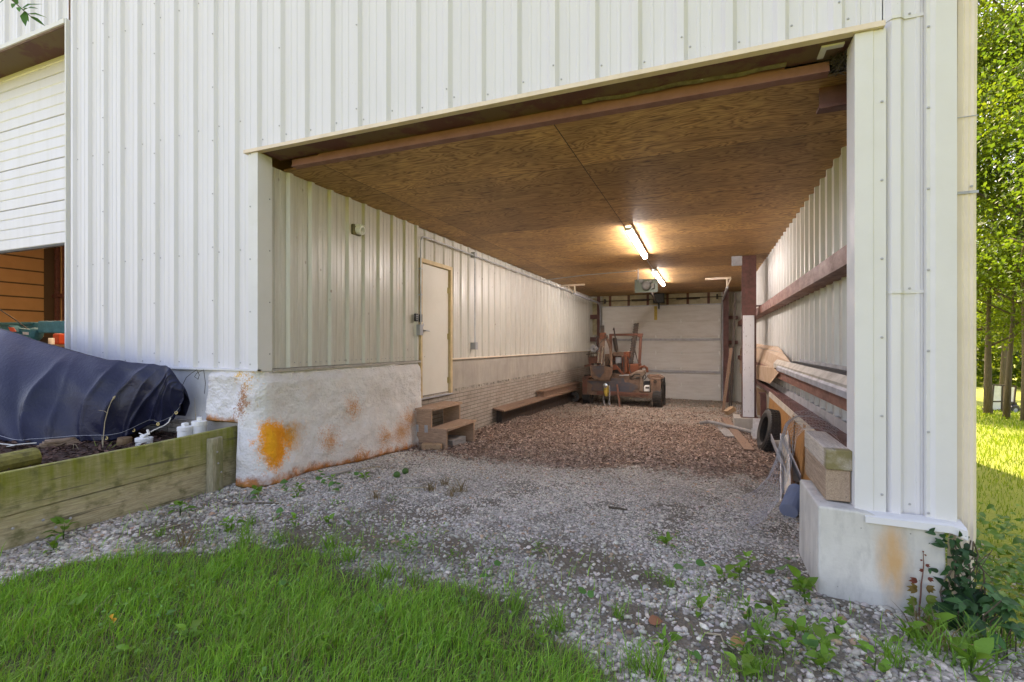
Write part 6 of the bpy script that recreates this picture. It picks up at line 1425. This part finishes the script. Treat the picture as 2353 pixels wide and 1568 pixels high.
# ------------------------------------------------------------------ weeds, creepers, undergrowth
def px_c(x0, y0, sc): return lambda cx, cy: ((x0 + cx / sc) / 1.0625, (y0 + cy / sc) / 1.0625)
def weed_mesh(kind, seed, gcol=None):
    g = np.random.default_rng(seed)
    if kind == 'broad':
        n = g.integers(8, 15); a = g.uniform(0, 2 * PI, n); el = g.uniform(0.1, 1.1, n); h = g.uniform(0.01, 0.09, n); r0 = g.uniform(0.0, 0.03, n)
        P = np.stack([np.cos(a) * r0, np.sin(a) * r0, h], 1); D = np.stack([np.cos(a) * np.cos(el), np.sin(a) * np.cos(el), np.sin(el)], 1); L = g.uniform(0.035, 0.07, n); W = L * g.uniform(0.5, 0.75, n)
        V, T = bigleaf(P, D, np.tile([0, 0, 1.0], (n, 1)) + g.normal(0, 0.3, (n, 3)), L, W, 0.3, 0.3); c = np.array([0.12, 0.28, 0.035]) * g.uniform(0.7, 1.35, (n, 1)) + g.uniform(0, 0.05, (n, 1)) * np.array([1, 0.8, 0]); c = np.repeat(c, 10, 0)
        Vb, Tb = blades(np.zeros((n, 3)) - np.array([0, 0, 0.005]), h + 0.01, np.full(n, 0.004), np.full(n, 0.1)); return cat_mesh([(V, T, c), (Vb, Tb, np.tile([0.07, 0.13, 0.03], (len(Vb), 1)))])
    if kind == 'round':
        n = g.integers(2, 5); a = g.uniform(0, 2 * PI, n); r0 = g.uniform(0.0, 0.05, n); P = np.stack([np.cos(a) * r0, np.sin(a) * r0, g.uniform(0.015, 0.06, n)], 1); D = np.stack([np.cos(a), np.sin(a), g.uniform(-0.2, 0.5, n)], 1); L = g.uniform(0.045, 0.07, n)
        V, T = bigleaf(P, D, np.tile([0, -0.4, 1.0], (n, 1)) + g.normal(0, 0.25, (n, 3)), L, L * 0.95, 0.12, 0.15, 0.42); c = np.repeat(np.array([0.085, 0.22, 0.05]) * g.uniform(0.7, 1.4, (n, 1)), 10, 0)
        Vb, Tb = blades(np.zeros((n, 3)) - np.array([0, 0, 0.005]), P[:, 2] + 0.005, np.full(n, 0.003), np.full(n, 0.5)); return cat_mesh([(V, T, c), (Vb, Tb, np.tile([0.07, 0.13, 0.03], (len(Vb), 1)))])
    if kind == 'tuft' or kind == 'dry':
        n = 42 if kind == 'tuft' else 36; P = np.concatenate([g.normal(0, 0.022, (n, 2)), np.full((n, 1), -0.004)], 1); H = g.uniform(0.06, 0.16, n); V, T = blades(P, H, g.uniform(0.003, 0.006, n), g.uniform(0.3, 1.1, n))
        c = np.array([0.16, 0.33, 0.045]) * g.uniform(0.6, 1.3, (n, 1)) if kind == 'tuft' else np.array([0.26, 0.19, 0.10]) * g.uniform(0.5, 1.2, (n, 1)); return V, T, np.repeat(c, 5, 0)
    n = 46; a = g.uniform(0, 2 * PI, n); r0 = np.abs(g.normal(0, 0.05, n)); P = np.stack([np.cos(a) * r0, np.sin(a) * r0, g.uniform(0.0, 0.055, n)], 1); D = g.normal(0, 1, (n, 3)); D[:, 2] = np.abs(D[:, 2]) * 0.6; L = g.uniform(0.012, 0.026, n)
    V, T = leaves(P, D, np.tile([0, 0, 1.0], (n, 1)), L, L * 0.5, 0.3); return V, T, np.repeat(np.array([0.15, 0.29, 0.055]) * g.uniform(0.6, 1.3, (n, 1)), 4, 0)
PROTO = {}
for k in ('broad', 'round', 'tuft', 'dry', 'sprig'):
    for v in range(4):
        V, T, c = weed_mesh(k, 100 + v * 7 + len(k)); o = tri_mesh({'tuft': "grass_tuft", 'dry': "dry_grass"}.get(k, "weed"), V, T, "grass_blade" if k in ('tuft', 'dry') else "leaf_green", c); PROTO[k, v] = [o, False]
WL = {'broad': ("broad leaved green weed", "weed"), 'round': ("low round leaved green weed", "weed"), 'tuft': ("tuft of long green grass", "grass tuft"), 'dry': ("tuft of dry brown grass", "grass tuft"), 'sprig': ("small feathery green weed", "weed")}
def weed(k, px, py, sc=1.0, where="in the gravel", at=None, label=None):
    v = random.randrange(4); o, used = PROTO[k, v]
    if used: o = o.copy(); C.objects.link(o)
    PROTO[k, v][1] = True
    p = at if at is not None else on_g(px, py); o.location = p; o.rotation_euler = (random.uniform(-.15, .15), random.uniform(-.15, .15), random.uniform(0, 6.28)); o.scale = (sc, sc, sc * random.uniform(0.85, 1.15))
    tag(o, label or (WL[k][0] + " " + where), WL[k][1], ("weeds " if WL[k][1] == "weed" else "grass tufts ") + where); return o
f1 = px_c(540, 1050, 4.525); f2 = px_c(1400, 1150, 3.038); f3 = px_c(0, 750, 2.24); f4 = px_c(800, 1150, 3.0386); f5 = px_c(2150, 1200, 3.366)
for k, cx, cy, sc in (('round', 600, 560, 1.1), ('round', 640, 640, 1.2), ('broad', 400, 730, 0.9), ('round', 290, 790, 1.3), ('round', 720, 690, 1.1), ('broad', 860, 690, 0.9), ('broad', 840, 760, 0.9), ('round', 1040, 610, 1.2), ('round', 1090, 530, 1.1), ('broad', 1220, 600, 1.0), ('round', 1190, 680, 1.2), ('round', 1300, 660, 1.2), ('round', 1470, 540, 1.0), ('broad', 1580, 560, 0.9)):
    weed(k, *f1(cx, cy), sc, "along the foot of the foam coated foundation")
for k, cx, cy, sc in (('dry', 1700, 760, 0.9), ('sprig', 1280, 850, 1.2), ('round', 600, 960, 1.0), ('broad', 820, 1090, 0.9), ('broad', 1180, 1050, 0.8), ('tuft', 320, 1050, 0.9), ('broad', 60, 1110, 1.0), ('round', 1380, 1090, 0.9), ('round', 560, 830, 0.9), ('sprig', 1900, 800, 1.0)):
    weed(k, *f1(cx, cy), sc, "in the gravel before the foundation corner")
for k, cx, cy, sc in (('sprig', 620, 540, 1.3), ('broad', 690, 560, 0.8), ('round', 860, 730, 1.2), ('tuft', 710, 860, 0.75), ('sprig', 590, 820, 1.2), ('broad', 1300, 740, 1.3), ('broad', 1230, 790, 1.0), ('broad', 1120, 820, 1.1), ('round', 1570, 790, 1.5), ('broad', 1680, 920, 1.5), ('broad', 1720, 990, 1.3), ('sprig', 930, 890, 1.2), ('sprig', 1080, 970, 1.4), ('broad', 940, 1050, 0.8), ('tuft', 1400, 1190, 0.9), ('broad', 1300, 1120, 1.0), ('broad', 1500, 1120, 1.1), ('broad', 1640, 1260, 1.0), ('tuft', 1730, 1230, 0.8), ('round', 1690, 1360, 1.3), ('broad', 1850, 1400, 1.4), ('broad', 1400, 1350, 1.1), ('tuft', 1400, 1480, 1.2), ('round', 1180, 1370, 1.1), ('broad', 1230, 1550, 1.0), ('broad', 1850, 1500, 0.9), ('round', 1660, 690, 0.9), ('round', 890, 1460, 1.0), ('broad', 1290, 1400, 1.0), ('tuft', 1330, 1520, 1.0), ('broad', 1560, 1390, 1.0), ('sprig', 1750, 1420, 1.4), ('broad', 1950, 1250, 1.0), ('sprig', 800, 640, 1.0), ('sprig', 780, 520, 1.0)):
    weed(k, *f2(cx, cy), sc, "in the gravel near the concrete pier")
for k, cx, cy, sc in (('tuft', 340, 1090, 0.9), ('broad', 690, 1370, 1.0), ('tuft', 470, 1480, 1.2), ('tuft', 590, 1530, 1.3)): weed(k, *f2(cx, cy), sc, "at the right end of the grass")
for k, cx, cy, sc in (('broad', 345, 1280, 1.4), ('broad', 290, 1340, 0.9), ('broad', 985, 1150, 1.5), ('broad', 1260, 1240, 1.1), ('dry', 1010, 1310, 1.1), ('tuft', 1340, 1240, 0.9), ('tuft', 880, 1250, 0.7), ('sprig', 1130, 1280, 1.1)): weed(k, *f3(cx, cy), sc, "in the gravel along the plank wall")
for k, cx, cy, sc in (('sprig', 560, 610, 1.8), ('sprig', 630, 590, 1.7), ('round', 1210, 760, 1.0), ('sprig', 920, 650, 1.2), ('round', 1890, 980, 0.9), ('sprig', 1560, 610, 1.4), ('sprig', 370, 600, 1.3), ('dry', 760, 150, 1.2), ('dry', 980, 160, 1.3), ('dry', 870, 110, 1.2), ('sprig', 1230, 640, 1.1), ('sprig', 800, 480, 1.2), ('sprig', 250, 560, 1.3), ('dry', 900, 190, 1.0), ('sprig', 1000, 720, 1.0)): weed(k, *f4(cx, cy), sc, "in the middle of the gravel")
for a, b in ((380, 1330), (520, 1300), (165, 1420), (690, 1310), (410, 1420), (430, 1480), (860, 1420), (960, 1500), (1060, 1400), (740, 1500), (300, 1520), (1110, 1520), (560, 1440), (640, 1370), (1240, 1500)):
    weed('broad' if (a + b) % 3 else 'round', a, b, 0.85, "among the mown grass")
for a, b, s in ((560, 1255, 1.2), (640, 1245, 1.1), (760, 1262, 1.3), (800, 1290, 1.4), (880, 1335, 1.3), (950, 1345, 1.1), (1090, 1375, 1.1), (1180, 1400, 1.1), (1280, 1445, 1.1)): weed('tuft', a, b, s, "along the front edge of the grass")
for s_, fc in ((1.0, (1940, 525)), (1.0, (2035, 485))):
    p = on_g(*f1(*fc)); mb = MB(); r_ = 0.038
    mb.grid([[(p.x + r_ * math.sin(a) * math.cos(b) * (1 + 0.03 * math.sin(5 * b)), p.y + r_ * math.sin(a) * math.sin(b), p.z + r_ * 0.8 + r_ * 0.94 * math.cos(a)) for b in np.linspace(0, 2 * PI, 17)] for a in np.linspace(0, PI, 11)])
    if "green_husk" not in MATS: M("green_husk", fn=grime((0.06, 0.15, 0.02), 0.6, (0.025, 0.06, 0.012), 30))
    o = mb.build("walnut", "green_husk", smooth=True); tag(o, ["green walnut husk on the gravel, the left one of the pair", "green walnut husk on the gravel, the right one nearer the leaves"][0 if fc[0] < 2000 else 1], "walnut")
p = on_g(257, 1446); V, T = bigleaf(np.array([[p.x, p.y, p.z + 0.045], [p.x + 0.01, p.y, p.z + 0.04]]), np.array([[0.3, -0.2, 0.75], [0.6, -0.1, 0.5]]), np.array([[0, -1, 0.4], [0.1, -1, 0.4]]), np.array([0.036, 0.03]), np.array([0.034, 0.026]))
o = tri_mesh("fallen_leaf", V, T, "dead_leaf", np.tile([0.75, 0.36, 0.05], (len(V), 1))); tag(o, "yellow orange fallen leaf in the mown grass", "leaf")
for (cx, cy, c, lab) in ((1210, 1310, (0.42, 0.24, 0.10), "tan fallen leaf on the gravel near the bottom edge"), (600, 1150, (0.30, 0.13, 0.07), "red brown fallen leaf on the gravel right of the grass")):
    p = on_g(*f2(cx, cy)); V, T = bigleaf(np.array([[p.x - 0.03, p.y, p.z + 0.02]]), np.array([[1, 0.2, 0.15]]), np.array([[0, -0.7, 0.7]]), np.array([0.075]), np.array([0.05]), 0.4); o = tri_mesh("fallen_leaf", V, T, "dead_leaf", np.tile(c, (len(V), 1))); tag(o, lab, "leaf")
def stick(a, b, r, lab, bend=0.03):
    a, b = on_g(*a), on_g(*b); m_ = (a + b) / 2 + Vector((bend, bend, 0.012)); mb = MB(); mb.tube([a + Vector((0, 0, r)), m_, b + Vector((0, 0, r))], [r, r * 0.9, r * 0.6], 6); o = mb.build("stick", "dry_stem" if r < 0.01 else "bark", smooth=True); tag(o, lab, "stick")
stick(f1(80, 835), f1(640, 830), 0.011, "dark curved stick on the gravel before the foundation corner"); stick(f1(1480, 455), f1(1760, 410), 0.009, "pale thin stick at the foot of the foam wall", 0.01)
a = on_g(*f1(1190, 520)); b = on_g(*f1(1420, 465)); mb = MB(); mb.beam(a + Vector((0, 0, 0.03)), b + Vector((0, 0, 0.03)), 0.06, 0.035); o = mb.build("flat_stone", "concrete", bevel=0.012); tag(o, "flat grey stone slab at the foot of the foam wall", "stone")
stick(f2(260, 280), f2(400, 300), 0.012, "short pinkish stick lying in the bay gravel", 0.005); stick(f2(1390, 985), f2(1590, 1020), 0.014, "pale flat stick near the concrete pier", 0.005); stick(f2(970, 1210), f2(1120, 1290), 0.005, "thin twig on the dirt right of the grass"); stick(f1(2010, 650), f1(2340, 665), 0.006, "pale dry runner stem across the bay gravel", 0.05); stick(f2(1540, 1200), f2(1610, 1140), 0.009, "pale stick leaning among the weeds by the pier", 0.0)
stick(f4(1610, 590), f4(1650, 680), 0.008, "pale stub of stem in the dark dirt patch", 0.01); stick(f3(780, 1240), f3(1000, 1190), 0.005, "thin brown twig by the plank wall")
# young creeper on the pier
yp = 3.437
cv = thing("creeper", "young creeper climbing the concrete pier, red at its tip", "creeper", on_y(*f5(315, 1110), yp)); mb = MB()
mb.tube([on_y(*f5(a, b), yp) for a, b in ((330, 1180), (315, 1100), (318, 960), (330, 850), (334, 760), (345, 690), (355, 600), (352, 545), (350, 490))], [0.005, 0.0045, 0.004, 0.0038, 0.0034, 0.003, 0.0026, 0.002, 0.0015], 6); mb.build("stem", "rusty_red", cv)
PP = []; DD = []; LL = []; CC = []
for (a, b, dx, dy, L, c, m_) in ((352, 500, -1, 0.6, 0.016, 0, 2), (352, 510, 1, -0.2, 0.018, 0, 2), (340, 560, -1, 0.1, 0.02, 0, 2), (362, 600, 1, 0.1, 0.03, 0, 3), (345, 640, -1, 0.0, 0.03, 0, 3), (345, 700, 1, -0.1, 0.04, 0, 3), (330, 730, -1, 0.1, 0.055, 0, 3), (335, 770, 1, -0.2, 0.06, 1, 4), (328, 800, -1, 0.2, 0.07, 1, 4), (335, 850, 1, -0.3, 0.08, 2, 4), (325, 900, -1, 0.1, 0.07, 2, 4), (330, 930, 1, -0.2, 0.08, 3, 5), (310, 970, -1, -0.1, 0.08, 3, 5), (310, 1020, 1, -0.4, 0.085, 3, 5), (300, 1040, -1, -0.5, 0.07, 3, 5), (330, 1100, 1, -0.6, 0.08, 3, 5), (310, 1110, -0.3, -1, 0.08, 3, 4)):
    p = on_y(*f5(a, b), yp - 0.012)
    for k in range(m_):
        an = math.atan2(dy, dx) + (k - (m_ - 1) / 2) * 0.55; PP.append(tuple(p + Vector((dx * 0.02 * (L > 0.03), -0.01, dy * 0.01)))); DD.append((math.cos(an), -0.35, math.sin(an) - 0.25)); LL.append(L * (1.0 - 0.12 * abs(k - (m_ - 1) / 2)) * 0.75); CC.append(((0.20, 0.05, 0.03), (0.20, 0.13, 0.03), (0.17, 0.22, 0.03), (0.11, 0.25, 0.03))[c])
PP = np.array(PP); LL = np.array(LL); V, T = bigleaf(PP, np.array(DD), np.tile([0.1, -1, 0.35], (len(PP), 1)), LL, LL * 0.5, 0.25, 0.3); tri_mesh("foliage", V, T, "leaf_green", np.repeat(np.array(CC), 10, 0), cv)
# ivy over the pier's outer edge and the downspout foot
iv = thing("ivy", "dark ivy climbing the outer edge of the pier and the foot of the downspout", "ivy", (1.31, 3.5, -1.6)); mb = MB()
for k in range(9):
    xx = random.uniform(1.25, 1.40); pts = [(xx + random.uniform(-.02, .02) + 0.03 * math.sin(s * 6 + k), 3.44 + random.uniform(-0.02, 0.02), -1.62 + s * (0.53 if k < 6 else 0.38)) for s in np.linspace(0, 1, 8)]; mb.tube(pts, 0.004, 5)
for k in range(16): mb.tube([(1.27 + random.uniform(0, .1), 3.44, -1.15 + random.uniform(-.3, .05)), (1.33 + random.uniform(0, .12), 3.42, -1.15 + random.uniform(-.35, .05))], 0.002, 4)
mb.build("stem", "bark", iv)
n = 170; s_ = rng.random(n) ** 0.8; z = -1.62 + 0.56 * s_; xx = 1.31 + rng.normal(0, 0.035, n) - 0.10 * (s_ > 0.88) * rng.random(n); P = np.stack([xx, 3.42 + rng.normal(0, 0.02, n), z], 1)
big = (z < -1.35); L = np.where(big, rng.uniform(0.05, 0.10, n), rng.uniform(0.025, 0.055, n)); D = rng.normal(0, 1, (n, 3)) * np.array([1, 0.3, 0.6]) + np.array([0, -0.3, -0.5])
V, T = bigleaf(P, D, np.tile([0.15, -1, 0.45], (n, 1)) + rng.normal(0, 0.35, (n, 3)), L, L * 0.55, 0.25, 0.3); tri_mesh("foliage", V, T, "leaf_green", np.repeat(np.array([0.025, 0.075, 0.028]) * rng.uniform(0.5, 1.8, (n, 1)), 10, 0), iv)
# creeper with large leaves at the foot of the downspout
vc = thing("shrub", "dark large leaved creeper in the shade at the foot of the downspout", "shrub", (1.42, 3.35, gz1(1.42, 3.35))); mb = MB(); PP = []; DD = []; LL = []
for k in range(26):
    bx, by = 1.34 + random.uniform(-0.06, 0.16), 3.32 + random.uniform(-0.18, 0.16); hh = random.uniform(0.05, 0.30); c = Vector((bx + random.uniform(-.06, .06), by - random.uniform(0, .06), gz1(bx, by) + hh)); mb.tube([(bx, by, gz1(bx, by)), (bx, by, c.z - hh * 0.4), tuple(c)], 0.003, 5)
    m_ = random.choice((3, 5, 5)); a0 = random.uniform(0, 6.28)
    for j in range(m_): an = a0 + (j - (m_ - 1) / 2) * 0.8; PP.append(tuple(c)); DD.append((math.cos(an), math.sin(an) - 0.25, random.uniform(-0.5, 0.1))); LL.append(random.uniform(0.05, 0.095) * (1 - 0.12 * abs(j - (m_ - 1) / 2)))
mb.build("stem", "bark", vc); PP = np.array(PP); LL = np.array(LL); V, T = bigleaf(PP, np.array(DD), np.tile([0.0, -0.5, 1], (len(PP), 1)), LL, LL * 0.52, 0.25, 0.3); tri_mesh("foliage", V, T, "leaf_green", np.repeat(np.array([0.055, 0.15, 0.045]) * rng.uniform(0.6, 1.6, (len(PP), 1)), 10, 0), vc)
# undergrowth
x, y = pick(5200, 0.95, 3.4, 1.5, 6.2, lambda x, y: sstep(0.0, 0.25, x - (1.45 + 0.0 * y) + 0.55 * sstep(3.45, 2.6, y) * 0 + np.where(y < 3.4, 0.45 * (3.4 - y) * 0.55, 0) * -0.3 + 0.15 * fbm(x, y, 3)) * np.clip(1.3 - 0.45 * np.abs(x - 1.9), 0.05, 1) * (1 - 0.75 * sstep(4.2, 5.8, y)) * ~((x < 1.44) & (y > 3.45)))
n = len(x); hmax = 0.05 + 0.28 * np.clip(0.5 + 0.7 * fbm(x, y, 2.4, 3), 0, 1); P = np.stack([x, y, gz(x, y) + rng.random(n) * hmax], 1); a = rng.uniform(0, 2 * PI, n); D = np.stack([np.cos(a), np.sin(a), rng.normal(0, 0.4, n)], 1); L = rng.uniform(0.03, 0.085, n)
V, T = bigleaf(P, D, np.stack([rng.normal(0, .4, n), rng.normal(-.2, .4, n), np.ones(n)], 1), L, L * rng.uniform(0.45, 0.8, n), 0.25, 0.3); t = rng.random(n)[:, None]
o = tri_mesh("undergrowth", V, T, "leaf_green", np.repeat((1 - t) * np.array([0.07, 0.18, 0.035]) + t * np.array([0.19, 0.34, 0.06]), 10, 0)); tag(o, "thick green undergrowth right of the downspout", None, kind='stuff')
for a, b, k, s in ((2130, 1500, 'tuft', 1.5), (2200, 1530, 'tuft', 1.8), (2260, 1500, 'tuft', 1.7), (2150, 1470, 'broad', 1.5), (2230, 1550, 'broad', 1.5), (2180, 1495, 'dry', 1.5), (2120, 1460, 'dry', 1.3), (2085, 1480, 'broad', 1.2), (2300, 1480, 'tuft', 1.6), (2060, 1530, 'tuft', 1.3), (2010, 1545, 'broad', 1.1), (2100, 1540, 'sprig', 1.6)): weed(k, a, b, s, "at the edge of the undergrowth")
# twig of a walnut tree hanging into the top left corner
tw = thing("leafy_twig", "green leafy twig hanging into the top left corner before the siding", "twig", on_t(30, -10, 2.2)); mb = MB()
st_ = [(-60, -160), (-20, -60), (18, -8), (36, 8), (56, 26), (70, 38), (78, 42)]; mb.tube([on_t(a, b, 2.2) for a, b in st_], [0.008, 0.006, 0.003, 0.0022, 0.002, 0.0015, 0.001], 6); mb.build("stem", "bark", tw)
PP = []; DD = []; LL = []
for a, b, c, d in ((66, 32, 107, 37), (70, 38, 104, 58), (62, 36, 70, 30), (58, 28, 55, 56), (56, 26, 64, 48), (50, 20, 95, 4), (40, 10, 30, -12), (36, 8, 26, 16), (46, 16, 42, 24), (30, 2, 58, -14), (54, 24, 84, 14), (22, -4, -6, 6), (10, -20, 40, -40), (5, -30, -30, -25), (-10, -50, 25, -70), (-20, -60, -50, -40)):
    p, q_ = on_t(a, b, 2.2), on_t(c, d, 2.2 + random.uniform(-.05, .05)); PP.append(tuple(p)); DD.append(tuple(q_ - p)); LL.append((q_ - p).length)
PP = np.array(PP); LL = np.array(LL); V, T = bigleaf(PP, np.array(DD), np.tile([0.3, -0.75, 0.6], (len(PP), 1)) + rng.normal(0, 0.2, (len(PP), 3)), LL, np.clip(LL * 0.36, 0.012, 0.03), 0.2, 0.12, 0.4); tri_mesh("foliage", V, T, "leaf_green", np.repeat(np.array([0.07, 0.19, 0.03]) * rng.uniform(0.7, 1.4, (len(PP), 1)), 10, 0), tw)
for (k, v), (o, used) in list(PROTO.items()):
    if not used: bpy.data.objects.remove(o)
